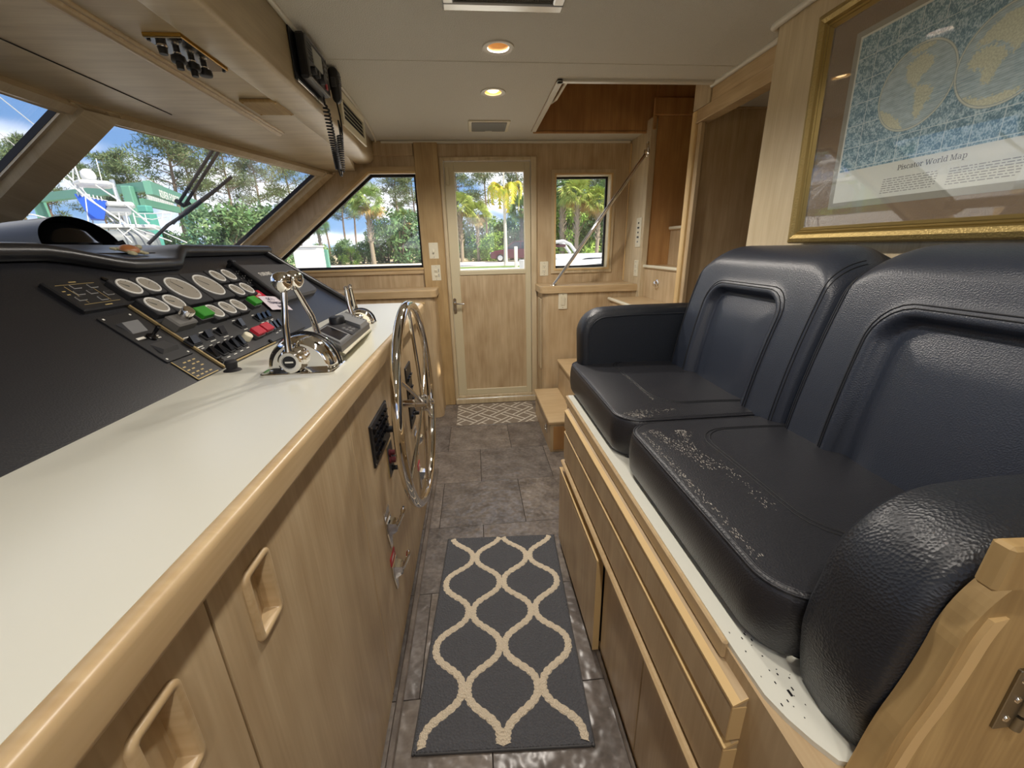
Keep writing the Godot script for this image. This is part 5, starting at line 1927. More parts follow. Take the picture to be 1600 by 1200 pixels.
		for off in [0.0, 0.007]:   # stitching round the sunk panel and along the sides
			var p := []
			for k in 70:
				var f := float(k) / 69.0
				var z: float
				var y: float
				var w: float = 0.155 + 0.018 + off
				var h: float = 1.128 + 0.018 + off
				if f < 0.36:
					y = lerpf(0.80, h - 0.07, f / 0.36); z = -(w + 0.03 * (y - 0.8))
				elif f < 0.44:
					var a := PI / 2 * (f - 0.36) / 0.08
					z = -(w + 0.008 - 0.07 * (1 - cos(a))); y = h - 0.07 + 0.07 * sin(a)
				elif f < 0.56:
					z = lerpf(-(w - 0.062), w - 0.062, (f - 0.44) / 0.12); y = h
				elif f < 0.64:
					var a := PI / 2 * (f - 0.56) / 0.08
					z = w + 0.008 - 0.07 * (1 - sin(a)); y = h - 0.07 + 0.07 * cos(a)
				else:
					y = lerpf(h - 0.07, 0.80, (f - 0.64) / 0.36); z = w + 0.03 * (y - 0.8)
				var q: Vector3 = front.call(z / hz, clampf((y - 0.775) / (1.197 - 0.775) * 0.72, 0, 0.72))
				p.append(Vector3(q.x - 0.0008, q.y, q.z))
			obj("stitching", seam(p, M.leather_thread, 0.0014), M.leather_thread, t)
		for side in [-1.0, 1.0]:
			for off in [0.9, 0.925]:
				var p := []
				for k in 40:
					var q: Vector3 = front.call(side * off, 0.02 + 0.9 * k / 39.0)
					p.append(q + Vector3(-0.0006, 0.0004, 0))
				obj("side_stitching", seam(p, M.leather_thread, 0.0013), M.leather_thread, t)

	# filler behind the backrests
	mb = MB.new()
	mb.bx(1.02, 1.118, 0.70, 1.215, -1.50, -0.26, 0.02)
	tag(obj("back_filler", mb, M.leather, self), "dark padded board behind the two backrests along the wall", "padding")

	# armrests
	for k in 2:
		var near := k == 1
		var z0 := -0.372 if near else -1.60
		var z1 := -0.262 if near else -1.497
		var top := 1.005 if near else 1.042
		var t := base("armrest", "near black leather armrest with a rounded front in the right foreground" if near else "far black leather armrest with piping at the end of the bench", "armrest", Vector3(0.6, 0.70, (z0 + z1) / 2), "armrests of the bench")
		var prof := []
		var r := 0.13 if near else 0.10
		var xf := 0.405 if near else 0.40
		var pts := [Vector2(0.93, 0.705), Vector2(0.93, top + (0.012 if near else 0.004))]
		pts.append(Vector2(xf + r + 0.12, top + 0.004))
		for s in 11:
			var a := PI / 2 + PI / 2 * s / 10.0
			pts.append(Vector2(xf + r + r * cos(a), top - r + r * sin(a)))
		if near:
			for q in [Vector2(0.398, 0.84), Vector2(0.396, 0.80), Vector2(0.402, 0.76), Vector2(0.41, 0.725)]: pts.append(q)
		pts.append(Vector2(xf + 0.01, 0.705))
		mb = MB.new()
		var rings := []
		for s in [[z1, 0.035], [z1, 0.028], [z1 - 0.004, 0.012], [z1 - 0.013, 0.003], [z1 - 0.03, 0.0], [(z0 + z1) / 2, -0.003], [z0 + 0.03, 0.0], [z0 + 0.013, 0.003], [z0 + 0.004, 0.012], [z0, 0.028], [z0, 0.035]]:
			var ring := []
			for p in inset(pts, s[1]): ring.append(Vector3(p.x, p.y, s[0]))
			rings.append(ring)
		rings.reverse()
		mb.loft(rings, true, false)
		mb.flat()
		for e in [0, rings.size() - 1]:
			var poly := PackedVector2Array()
			for p in rings[e]: poly.append(Vector2(p.x, p.y))
			var ix := Geometry2D.triangulate_polygon(poly)
			for j in range(0, ix.size(), 3):
				var a: Vector3 = rings[e][ix[j]]
				var b: Vector3 = rings[e][ix[j + 1]]
				var c: Vector3 = rings[e][ix[j + 2]]
				if ((b - a).cross(c - a).z > 0) == (e == 0): mb.tri(a, c, b)
				else: mb.tri(a, b, c)
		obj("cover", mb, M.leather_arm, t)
		var pipe := []
		var ins := inset(pts, 0.0285 if not near else 0.02)
		for j in range(1, ins.size()): pipe.append(Vector3(ins[j].x, ins[j].y, z1 + 0.0005 if not near else z0 + 0.002))
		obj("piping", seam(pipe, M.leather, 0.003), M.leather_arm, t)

	# unfinished wooden side behind the near armrest
	var sp := o
	mb = MB.new()
	var rim := chaikin(chaikin([Vector2(0.52, 1.0), Vector2(0.476, 0.985), Vector2(0.449, 0.955), Vector2(0.434, 0.92), Vector2(0.43, 0.88), Vector2(0.42, 0.83), Vector2(0.405, 0.78), Vector2(0.395, 0.70), Vector2(0.37, 0.55)]))
	var brd := [Vector2(0.33, 0.3), Vector2(0.95, 0.3), Vector2(0.95, 1.0)]
	brd.append_array(rim)
	mb.prism(brd, -0.262, -0.24)
	obj("side_board", mb, M.plywood, sp)
	mb = MB.new()
	var edge := chaikin(chaikin([Vector2(0.452, 0.94), Vector2(0.444, 0.915), Vector2(0.44, 0.88), Vector2(0.431, 0.83), Vector2(0.417, 0.78), Vector2(0.408, 0.70), Vector2(0.385, 0.55)]))
	for j in edge.size() - 1:
		var a: Vector2 = edge[j]
		var b: Vector2 = edge[j + 1]
		mb.hexa([Vector3(a.x, a.y, -0.241), Vector3(a.x + 0.018, a.y, -0.241), Vector3(b.x + 0.018, b.y, -0.241), Vector3(b.x, b.y, -0.241), Vector3(a.x, a.y, -0.235), Vector3(a.x + 0.018, a.y, -0.237), Vector3(b.x + 0.018, b.y, -0.237), Vector3(b.x, b.y, -0.235)])
	obj("board_edge", mb, M.wood_edge, sp)
	mb = MB.new()
	mb.t = Transform3D(Basis(Vector3(0, 0, 1), -0.06), Vector3(0.418, 1.034, 0))
	mb.bx(0.0, 0.45, -0.045, 0.0, -0.24, -0.224, 0.003)
	obj("top_plank", mb, M.plywood, sp)
	mb = MB.new()
	mb.t = Transform3D(Basis(), Vector3(0.525, 0.825, -0.24))
	mb.prism(rr(-0.011, 0.012, -0.042, 0.042, 0.002), 0.0, 0.003, 0.0006)
	mb.prism(rr(0.016, 0.04, -0.042, 0.042, 0.002), 0.0, 0.003, 0.0006)
	var hg := obj("hinge", mb, M.hinge_metal, sp)
	mb = MB.new()
	for y in [-0.034, -0.012, 0.012, 0.034]: mb.tube([Vector3(0.539, 0.825 + y - 0.009, -0.2365), Vector3(0.539, 0.825 + y + 0.009, -0.2365)], 0.005, 10)
	obj("knuckle", mb, M.hinge_metal, hg)
	for q in [[0.5245, 0.852], [0.527, 0.825], [0.5245, 0.798]]:
		mb = MB.new()
		mb.t = turned(Vector3(0, 0, 1), Vector3(q[0], q[1], -0.237))
		mb.lathe([Vector2(0.0042, 0), Vector2(0.0035, 0.0012), Vector2(0, 0.0014)], 10)
		obj("screw", mb, M.steel, hg)

# ---------------------------------------------------------------- framed map print
func map_tex() -> ImageTexture:
	var W := 900
	var H := 690
	var im := Image.create(W, H, false, Image.FORMAT_RGB8)
	var n := noise(201, 0.028, 4)
	var n2 := noise(202, 0.07, 3)
	var n3 := noise(203, 0.018, 3)
	var art := 560   # rows of the picture; the paper margin with the text is below
	var land_a := [PackedVector2Array([Vector2(-0.35, -0.62), Vector2(0.1, -0.75), Vector2(0.42, -0.55), Vector2(0.3, -0.3), Vector2(0.12, -0.22), Vector2(0.05, -0.02), Vector2(-0.02, 0.02), Vector2(-0.12, -0.1), Vector2(-0.3, -0.3)]),
		PackedVector2Array([Vector2(0.02, 0.02), Vector2(0.3, 0.02), Vector2(0.55, 0.22), Vector2(0.4, 0.5), Vector2(0.2, 0.85), Vector2(0.1, 0.6), Vector2(0.05, 0.3)]),
		PackedVector2Array([Vector2(-0.95, 0.3), Vector2(-0.6, 0.45), Vector2(-0.2, 0.8), Vector2(-0.1, 1.0), Vector2(-0.6, 0.9), Vector2(-1.0, 0.6)]),
		PackedVector2Array([Vector2(-0.4, -0.95), Vector2(0.3, -0.98), Vector2(0.3, -0.85), Vector2(-0.2, -0.8)])]
	var land_b := [PackedVector2Array([Vector2(-0.75, -0.25), Vector2(-0.3, -0.3), Vector2(-0.05, -0.15), Vector2(0.05, 0.0), Vector2(-0.1, 0.2), Vector2(-0.2, 0.5), Vector2(-0.4, 0.45), Vector2(-0.42, 0.15), Vector2(-0.75, 0.05)]),
		PackedVector2Array([Vector2(-0.7, -0.35), Vector2(-0.5, -0.65), Vector2(-0.1, -0.85), Vector2(0.5, -0.75), Vector2(0.85, -0.35), Vector2(0.6, -0.15), Vector2(0.5, 0.05), Vector2(0.3, -0.15), Vector2(0.15, 0.05), Vector2(0.0, -0.2), Vector2(-0.3, -0.38)]),
		PackedVector2Array([Vector2(0.5, 0.2), Vector2(0.85, 0.2), Vector2(0.8, 0.5), Vector2(0.5, 0.5)]),
		PackedVector2Array([Vector2(-0.9, 0.6), Vector2(-0.2, 0.8), Vector2(0.5, 0.75), Vector2(0.3, 1.0), Vector2(-0.6, 1.0)])]
	var c0 := hexc("4a7a8e")
	var c1 := hexc("b4ced6")
	var ca := Vector2(302, 286)
	var cb := Vector2(600, 286)
	var rad := 148.0
	for j in H:
		for i in W:
			var c := hexc("d6dbd2")
			if j < art - 8 and j > 8 and i > 8 and i < W - 9:
				# engraved vignettes: one small scene of strokes in each box of the border
				var gx := i / 92
				var gy := j / 90
				var lx := i % 92
				var ly := j % 90
				var s := n.get_noise_2d(i + gx * 300, j + gy * 170) * 1.3 + n2.get_noise_2d(i * 1.8 + gx * 40, j * 1.2) * 1.5
				c = c0.lerp(c1, clampf(0.5 + s * 0.8, 0, 1))
				if (i < 184 or i > W - 184 or j < 92 or j > art - 120) and (lx < 3 or ly < 3): c = hexc("d0dfdf")
			for h in 2:
				var cc := ca if h == 0 else cb
				var p := (Vector2(i, j) - cc) / rad
				var d := p.length()
				if d < 1.04 and j < art:
					if d > 0.975: c = hexc("8f9f9c") if d < 0.99 or d > 1.025 else hexc("c8cfc0")
					else:
						var sea := 0.5 + 0.5 * n3.get_noise_2d(i, j * 3.0) + 0.16 * sin(p.y * 120.0 + p.x * 14.0)
						c = hexc("8da3a8").lerp(hexc("c0d6da"), clampf(sea, 0, 1))
						var wob := p + Vector2(n2.get_noise_2d(i, j), n2.get_noise_2d(i + 500, j)) * 0.09
						for poly in (land_a if h == 0 else land_b):
							if Geometry2D.is_point_in_polygon(wob, poly):
								c = hexc("d3d8bd").lerp(hexc("b7bca3"), clampf(0.5 + n2.get_noise_2d(i * 1.7, j * 1.7), 0, 1))
								break
			im.set_pixel(i, j, c)
	# lines of small text under the title
	var r2 := RandomNumberGenerator.new()
	r2.seed = 11
	for col in 2:
		for row in 7:
			var x := 250 + col * 265 - row * 1
			var y := art + 56 + row * 9
			var end := x + 225 - (r2.randi() % 40 if row == 6 else 0)
			while x < end:
				var wd := 6 + r2.randi() % 20
				im.fill_rect(Rect2i(x, y, mini(wd, end - x), 3), hexc("7d8180"))
				x += wd + 5
	return ImageTexture.create_from_image(im)

func picture() -> void:
	var B := Basis(Vector3(0, 0, 1), Vector3(0, 1, 0), Vector3(-1, 0, 0)) * Basis(Vector3(1, 0, 0), 0.045)
	var o := thing("framed_map", "large antique double-hemisphere map print in an ornate gold frame above the bench", "picture", Transform3D(B, Vector3(1.098, 1.264, -0.963)))
	# frame: moulded profile round a rectangle
	var w := 0.412
	var h := 0.63
	var prof := [[0.0, 0.0], [0.0, 0.016], [0.005, 0.024], [0.016, 0.027], [0.027, 0.022], [0.031, 0.016], [0.034, 0.018], [0.038, 0.014], [0.041, 0.015], [0.049, 0.008], [0.049, 0.0]]
	for side in 4:
		var mb := MB.new()
		var mb2 := MB.new()
		for k in prof.size() - 1:
			var q := []
			for e in [[0, k], [1, k], [1, k + 1], [0, k + 1]]:
				var ins: float = prof[e[1]][0]
				var z: float = prof[e[1]][1]
				var c := [[-w, 0.0], [w, 0.0], [w, h], [-w, h]]
				var i1: int = (side + e[0]) % 4
				var sx := 1.0 if c[i1][0] < 0 else -1.0
				var sy := 1.0 if c[i1][1] < 0.1 else -1.0
				q.append(Vector3(c[i1][0] + sx * ins, c[i1][1] + sy * ins, z))
			var m: MB = mb if k in [1, 2, 3] else mb2
			if k in [1, 2, 3] : m.smooth()
			else: m.flat()
			m.quad(q[0], q[1], q[2], q[3])
		var rail := obj("frame_rail", mb, M.frame_gold, o, true)
		obj("inner_moulding", mb2, M.frame_gold_plain, rail, true)
	var mb := MB.new()
	mb.bx(-w + 0.004, w - 0.004, 0.004, h - 0.004, -0.004, 0.002)
	obj("backing", mb, M.mat_board, o, true)
	mb = MB.new()
	mb.bx(-w + 0.045, w - 0.045, 0.045, h - 0.045, 0.001, 0.004)
	obj("mat_board", mb, M.mat_board, o, true)
	var x0 := -0.283
	var y0 := 0.095
	var x1 := 0.283
	var y1 := 0.535
	var pr: Array = [[x0, y0], [x1, y1]]
	mb = MB.new()
	mb.bx(x0, x1, y0, y1, 0.004, 0.0048)
	obj("mat_bevel", mb, M.mat_bevel, o, true)
	mb = MB.new()
	mb.quad_uv(Vector3(x0 + 0.016, y0 + 0.016, 0.0052), Vector3(x1 - 0.016, y0 + 0.016, 0.0052), Vector3(x1 - 0.016, y1 - 0.014, 0.0052), Vector3(x0 + 0.016, y1 - 0.014, 0.0052))
	var mp := mat("map_print", Color.WHITE, 0.8)
	mp.albedo_texture = map_tex()
	obj("print", mb, mp, o, true)
	text("lettering", "Piscator World Map", 0.0122, M.print_dark, o, Transform3D(Basis(), Vector3(-0.01, y0 + 0.082, 0.0053)), true, true)
	mb = MB.new()
	mb.bx(-w + 0.046, w - 0.046, 0.046, h - 0.046, 0.0072, 0.0088)
	obj("glass", mb, M.glass, o, true)

# ---------------------------------------------------------------- stairs, well above them, hand rail
func stairs() -> void:
	var mb := MB.new()
	var st := base("staircase", "light wood stairs climbing to the right between the half wall and the bench", "stairs", Vector3(1.0, 0, -2.66))
	var xs := [0.44, 0.62, 0.80, 1.0, 1.25, 1.42, 1.7]
	var ys := [0.215, 0.45, 0.68, 0.905, 1.13, 1.385, 1.62]
	for k in 7:
		var z0 := -2.968
		var z1 := -2.378 if k else -2.33
		mb = MB.new()
		mb.bx(xs[k], (xs[k + 1] + 0.02 if k < 6 else 2.44), 0.0, ys[k] - 0.022, z0, z1)
		var s := obj("riser", mb, M.wood, st)
		mb = MB.new()
		mb.bx(xs[k] - 0.012, (xs[k + 1] if k < 6 else 2.44) + 0.0, ys[k] - 0.022, ys[k], z0, z1 + (0.008 if k == 0 else 0.0), 0.004)
		obj("tread", mb, M.wood_lying, s)
		if k > 1:
			mb = MB.new()
			mb.bx(xs[k] - 0.018, xs[k] + 0.004, ys[k] - 0.016, ys[k] + 0.003, z0, z1, 0.004)
			obj("nosing", mb, M.ivory, s)
		if k == 0:
			mb = MB.new()
			mb.bx(xs[0] + 0.02, xs[1] - 0.01, 0.015, ys[0] - 0.035, z1, z1 + 0.004, 0.002)
			obj("end_panel", mb, M.wood_dark, s)
			mb = MB.new()
			var c := Vector3(xs[0], 0.12, -2.46)
			mb.bx(xs[0] - 0.003, xs[0], 0.085, 0.155, -2.485, -2.435, 0.001)
			var pts := []
			for j in 16: pts.append(c + Vector3(-0.009, 0.018 * sin(TAU * j / 16), 0.014 * cos(TAU * j / 16)))
			mb.tube(pts, 0.003, 6, true)
			obj("ring_pull", mb, M.chrome, s)
	# knob on the riser
	mb = MB.new()
	mb.t = turned(Vector3(-1, 0, 0), Vector3(1.25, 1.013, -2.735))
	mb.lathe([Vector2(0, 0), Vector2(0.03, 0), Vector2(0.03, 0.006), Vector2(0.022, 0.01), Vector2(0.02, 0.022), Vector2(0.012, 0.028), Vector2(0, 0.029)], 20)
	tag(obj("flush_latch", mb, M.chrome, self), "round chrome latch on the riser of the upper stairs", "latch")
	# wall to the right of the window, with its end facing the eye
	mb = MB.new()
	mb.bx(1.215, 1.26, 0.0, 2.06, -3.36, -2.962, 0.004)
	var ws := struct(obj("wall_stairs", mb, M.wood_pale, self))
	mb = MB.new()
	mb.bx(1.206, 1.2155, 1.0, 1.98, -3.298, -3.285, 0.003)
	obj("corner_bead", mb, M.wood_edge, ws)
	mb = MB.new()
	mb.bx(1.26, 2.45, 0.0, 3.0, -3.03, -2.972)
	mb.bx(0.44, 1.26, 2.002, 3.0, -3.056, -3.03)
	struct(obj("wall_well_back", mb, M.wood_dark, self))
	mb = MB.new()
	mb.bx(0.428, 0.455, 2.002, 3.0, -3.05, -2.16)
	struct(obj("wall_well_left", mb, M.wood_dark, self))
	mb = MB.new()
	mb.bx(0.44, 1.25, 2.002, 3.0, -2.198, -2.174)
	mb.bx(1.2, 2.5, 1.94, 3.0, -2.37, -2.31)
	struct(obj("wall_well_front", mb, M.wood_dark, self))
	mb = MB.new()
	mb.bx(2.45, 2.5, 0.0, 3.0, -3.0, -2.3)
	struct(obj("wall_well_right", mb, M.wood_dark, self))
	mb = MB.new()
	mb.bx(0.4, 2.5, 2.95, 3.0, -3.09, -2.14)
	struct(obj("ceiling_well", mb, M.headliner, self))
	mb = MB.new()
	mb.bx(1.225, 2.45, 2.07, 2.17, -2.972, -2.95, 0.004)
	mb.bx(1.225, 1.25, 1.99, 2.07, -2.972, -2.955, 0.004)
	struct(obj("trim_16", mb, M.wood_dark, self))
	# grab handle on the left wall of the well
	mb = MB.new()
	mb.tube([Vector3(0.455, 2.05, -2.26), Vector3(0.487, 2.05, -2.27), Vector3(0.505, 2.05, -2.31), Vector3(0.51, 2.05, -2.37), Vector3(0.507, 2.05, -2.60), Vector3(0.49, 2.05, -2.66), Vector3(0.455, 2.05, -2.69)], 0.009, 10)
	tag(obj("grab_handle", mb, M.ivory, self), "pale grab handle on the left side of the stair opening in the ceiling", "handle")
	# hand rail
	var a := Vector3(0.60, 0.995, -3.09)
	var b := Vector3(1.203, 1.855, -2.99)
	var hr := base("handrail", "polished steel handrail slanting across the small window up to the wall", "handrail", a)
	mb = MB.new()
	mb.tube([a, b], 0.0125, 14)
	obj("rail", mb, M.chrome, hr)
	mb = MB.new()
	mb.t = turned(Vector3(-1, 0, 0), Vector3(1.215, 1.865, -2.99))
	mb.lathe([Vector2(0, 0), Vector2(0.03, 0), Vector2(0.03, 0.004), Vector2(0.018, 0.01), Vector2(0.016, 0.022), Vector2(0, 0.026)], 18)
	mb.t = Transform3D()
	mb.box(Vector3(1.212, 1.885, -2.99), Vector3(0.006, 0.08, 0.035), 0.002)
	obj("bracket", mb, M.chrome, hr)
	mb = MB.new()
	mb.t = Transform3D(Basis(), Vector3(0.60, 0.995, -3.09))
	mb.lathe([Vector2(0, 0), Vector2(0.026, 0), Vector2(0.024, 0.005), Vector2(0.015, 0.008), Vector2(0, 0.009)], 18)
	obj("base_flange", mb, M.chrome, hr)

func plate(called: String, label: String, kind: String, X: Transform3D, w: float, h: float, style: int) -> Node3D:
	var t := thing(called, label, kind, X)
	var mb := MB.new()
	mb.prism(rr(-w, w, -h, h, 0.004), 0.0, 0.006, 0.002)
	obj("cover", mb, M.ivory, t, true)
	for y in [h - 0.012, -h + 0.012]:
		mb = MB.new()
		mb.t = turned(Vector3(0, 0, 1), Vector3(0, y, 0.006))
		mb.lathe([Vector2(0.0028, 0), Vector2(0.002, 0.0008), Vector2(0, 0.001)], 8)
		obj("screw", mb, M.steel, t, true)
	if style == 0:
		mb = MB.new()
		mb.hexa([Vector3(-0.005, -0.011, 0.005), Vector3(0.005, -0.011, 0.005), Vector3(0.005, 0.011, 0.005), Vector3(-0.005, 0.011, 0.005), Vector3(-0.004, -0.016, 0.02), Vector3(0.004, -0.016, 0.02), Vector3(0.004, -0.008, 0.02), Vector3(-0.004, -0.008, 0.02)])
		obj("toggle", mb, M.ivory, t, true)
	elif style == 1:
		for y in [0.018, -0.018]:
			mb = MB.new()
			mb.prism(rr(-0.015, 0.015, y - 0.013, y + 0.013, 0.003), 0.006, 0.0085, 0.001)
			var sk := obj("socket", mb, M.ivory, t, true)
			mb = MB.new()
			for x in [-0.006, 0.006]: mb.box(Vector3(x, y + 0.002, 0.0086), Vector3(0.002, 0.008, 0.0004))
			mb.box(Vector3(0, y - 0.008, 0.0086), Vector3(0.004, 0.004, 0.0004))
			obj("slot", mb, M.grey_dark, sk, true)
	elif style == 2:
		mb = MB.new()
		mb.prism(rr(-0.016, 0.016, -0.033, 0.033, 0.002), 0.006, 0.0075)
		var fr := obj("rocker_frame", mb, M.cream, t, true)
		mb = MB.new()
		mb.hexa([Vector3(-0.013, -0.03, 0.0075), Vector3(0.013, -0.03, 0.0075), Vector3(0.013, 0.03, 0.0075), Vector3(-0.013, 0.03, 0.0075), Vector3(-0.013, -0.03, 0.009), Vector3(0.013, -0.03, 0.009), Vector3(0.013, 0.03, 0.014), Vector3(-0.013, 0.03, 0.014)])
		obj("rocker", mb, M.ivory, fr, true)
	elif style == 3:
		for k in 5:
			mb = MB.new()
			var y := 0.065 - 0.032 * k
			mb.prism(rr(-0.015 if k % 2 else -0.007, 0.015 if k % 2 else 0.007, y - 0.006, y + 0.006, 0.001), 0.006, 0.009, 0.0005)
			obj("button", mb, M.grey_dark if k < 4 else M.grey_light, t, true)
	elif style == 4:
		for y in [0.017, -0.02]:
			mb = MB.new()
			mb.hexa([Vector3(-0.011, y - 0.01, 0.006), Vector3(0.011, y - 0.01, 0.006), Vector3(0.011, y + 0.01, 0.006), Vector3(-0.011, y + 0.01, 0.006), Vector3(-0.009, y - 0.009, 0.012), Vector3(0.009, y - 0.009, 0.012), Vector3(0.009, y + 0.004, 0.016), Vector3(-0.009, y + 0.004, 0.016)])
			obj("slider", mb, M.ivory, t, true)
		mb = MB.new()
		for y in [0.017, -0.02]: mb.box(Vector3(0.02, y, 0.0075), Vector3(0.004, 0.024, 0.003))
		obj("slide_track", mb, M.grey_light, t, true)
	return t

func small_things() -> void:
	plate("switch_plate", "ivory single toggle switch plate, upper of the two left of the door", "switch", Transform3D(Basis(), Vector3(-0.292, 1.262, ZB + 0.024)), 0.035, 0.058, 0)
	plate("switch_plate", "ivory switch plate with two sliders, lower of the two left of the door", "switch", Transform3D(Basis(), Vector3(-0.286, 1.10, ZB + 0.024)), 0.035, 0.058, 4)
	plate("outlet_plate", "ivory double outlet on the wall between the door and the small window", "outlet", Transform3D(Basis(), Vector3(0.561, 1.107, ZB)), 0.033, 0.055, 1)
	plate("switch_plate", "cream rocker switch plate on the half wall right of the door", "switch", Transform3D(Basis(), Vector3(0.655, 0.885, -3.014)), 0.033, 0.06, 2)
	var SX := Basis(Vector3(0, 0, 1), Vector3(0, 1, 0), Vector3(-1, 0, 0))
	plate("control_plate", "tall ivory control plate with a column of small dark buttons below the handrail bracket", "control panel", Transform3D(SX, Vector3(1.215, 1.355, -3.04)), 0.045, 0.10, 3)
	plate("outlet_plate", "ivory outlet plate low on the wall under the tall control plate", "outlet", Transform3D(SX, Vector3(1.215, 1.105, -3.04)), 0.035, 0.058, 1)

# ---------------------------------------------------------------- rug and door mat
func floor_mats() -> void:
	var X := at_pos(0.041, 0.0, -1.126, -0.06)
	var o := thing("rug", "dark grey runner rug with a cream trellis pattern between cabinet and bench", "rug", X)
	var flatten := Basis(Vector3(1, 0, 0), Vector3(0, 0, -1), Vector3(0, 1, 0))
	var mb := MB.new()
	mb.t = Transform3D(flatten, Vector3.ZERO)
	mb.prism(rr(-0.242, 0.242, -0.418, 0.418, 0.008), 0.0, 0.009, 0.003)
	obj("pile", mb, M.rug_grey, o, true)
	mb = MB.new()
	mb.t = Transform3D(flatten, Vector3.ZERO)
	for q in [[-0.245, -0.236, -0.421, 0.421], [0.236, 0.245, -0.421, 0.421], [-0.236, 0.236, -0.421, -0.412], [-0.236, 0.236, 0.412, 0.421]]:
		mb.bx(q[0], q[1], q[2], q[3], 0.0, 0.007, 0.002)
	obj("binding", mb, M.grey_dark, o, true)
	var rn := RandomNumberGenerator.new()
	rn.seed = 3
	for c in 4:
		mb = MB.new()
		mb.smooth()
		var cx := -0.172 + 0.1145 * c
		var sg := 1.0 if c % 2 == 0 else -1.0
		var prev := []
		var N := 150
		for k in N + 1:
			var z := lerpf(-0.409, 0.409, float(k) / N)
			var ph := TAU * (z + 0.083) / 0.274
			# ogee: lingers at the turning points
			var s := sin(ph) * 1.0 + 0.06 * sin(3 * ph)
			var x := cx + sg * 0.052 * s
			var z2 := z
			var dxdz := sg * 0.052 * cos(ph) * TAU / 0.274
			var nrm := Vector2(1, -dxdz).normalized()
			var wdt := 0.0115 + 0.0018 * sin(k * 2.1) + rn.randf() * 0.0012
			var L := Vector3(x - nrm.x * wdt, 0.0085, z2 - nrm.y * wdt)
			var R := Vector3(x + nrm.x * wdt, 0.0085, z2 + nrm.y * wdt)
			var h := 0.0118 + 0.0012 * sin(k * 1.7 + c)
			var Lu := Vector3(x - nrm.x * wdt * 0.75, h, z2 - nrm.y * wdt * 0.75)
			var Ru := Vector3(x + nrm.x * wdt * 0.75, h, z2 + nrm.y * wdt * 0.75)
			var cur := [L, Lu, Ru, R]
			if prev:
				for j in 3: mb.quad(prev[j], cur[j], cur[j + 1], prev[j + 1])
			prev = cur
		obj("trellis", mb, M.rug_cream, o, true)
	# door mat with a woven lattice print
	var W := 640
	var H := 420
	var im := Image.create(W, H, false, Image.FORMAT_RGB8)
	var n := noise(301, 0.2, 2)
	for j in H:
		for i in W:
			var x := i / 1000.0
			var y := j / 1000.0
			var p := (x + y * 1.05) / 0.19
			var q := (x - y * 1.05 + 0.05) / 0.19
			var a := absf(p - roundf(p))
			var b := absf(q - roundf(q))
			var over := posmod(int(roundf(p)) + int(roundf(q)), 2) == 0
			var c := hexc("8a7e6f")
			var in_a := a < 0.2
			var in_b := b < 0.2
			var e_a := a > 0.115 and a < 0.2
			var e_b := b > 0.115 and b < 0.2
			if in_a and (not in_b or over): c = hexc("dcd6c8") if e_a else hexc("8a7e6f")
			elif in_b: c = hexc("dcd6c8") if e_b else hexc("8a7e6f")
			im.set_pixel(i, j, c.darkened(0.12 * absf(n.get_noise_2d(i, j))))
	var mm := mat("door_mat_print", Color.WHITE, 0.95)
	mm.albedo_texture = ImageTexture.create_from_image(im)
	var d := base("door_mat", "taupe door mat with a white woven lattice pattern in front of the door", "mat", Vector3(0.13, 0, -3.03))
	mb = MB.new()
	mb.t = Transform3D(flatten, Vector3(0.13, 0, -3.03))
	mb.prism(rr(-0.318, 0.312, -0.21, 0.218, 0.015), 0.0, 0.006, 0.002)
	obj("base", mb, M.mat_taupe, d)
	mb = MB.new()
	mb.quad_uv(Vector3(-0.185, 0.0065, -2.822), Vector3(0.438, 0.0065, -2.822), Vector3(0.438, 0.0065, -3.236), Vector3(-0.185, 0.0065, -3.236))
	obj("pile", mb, mm, d)

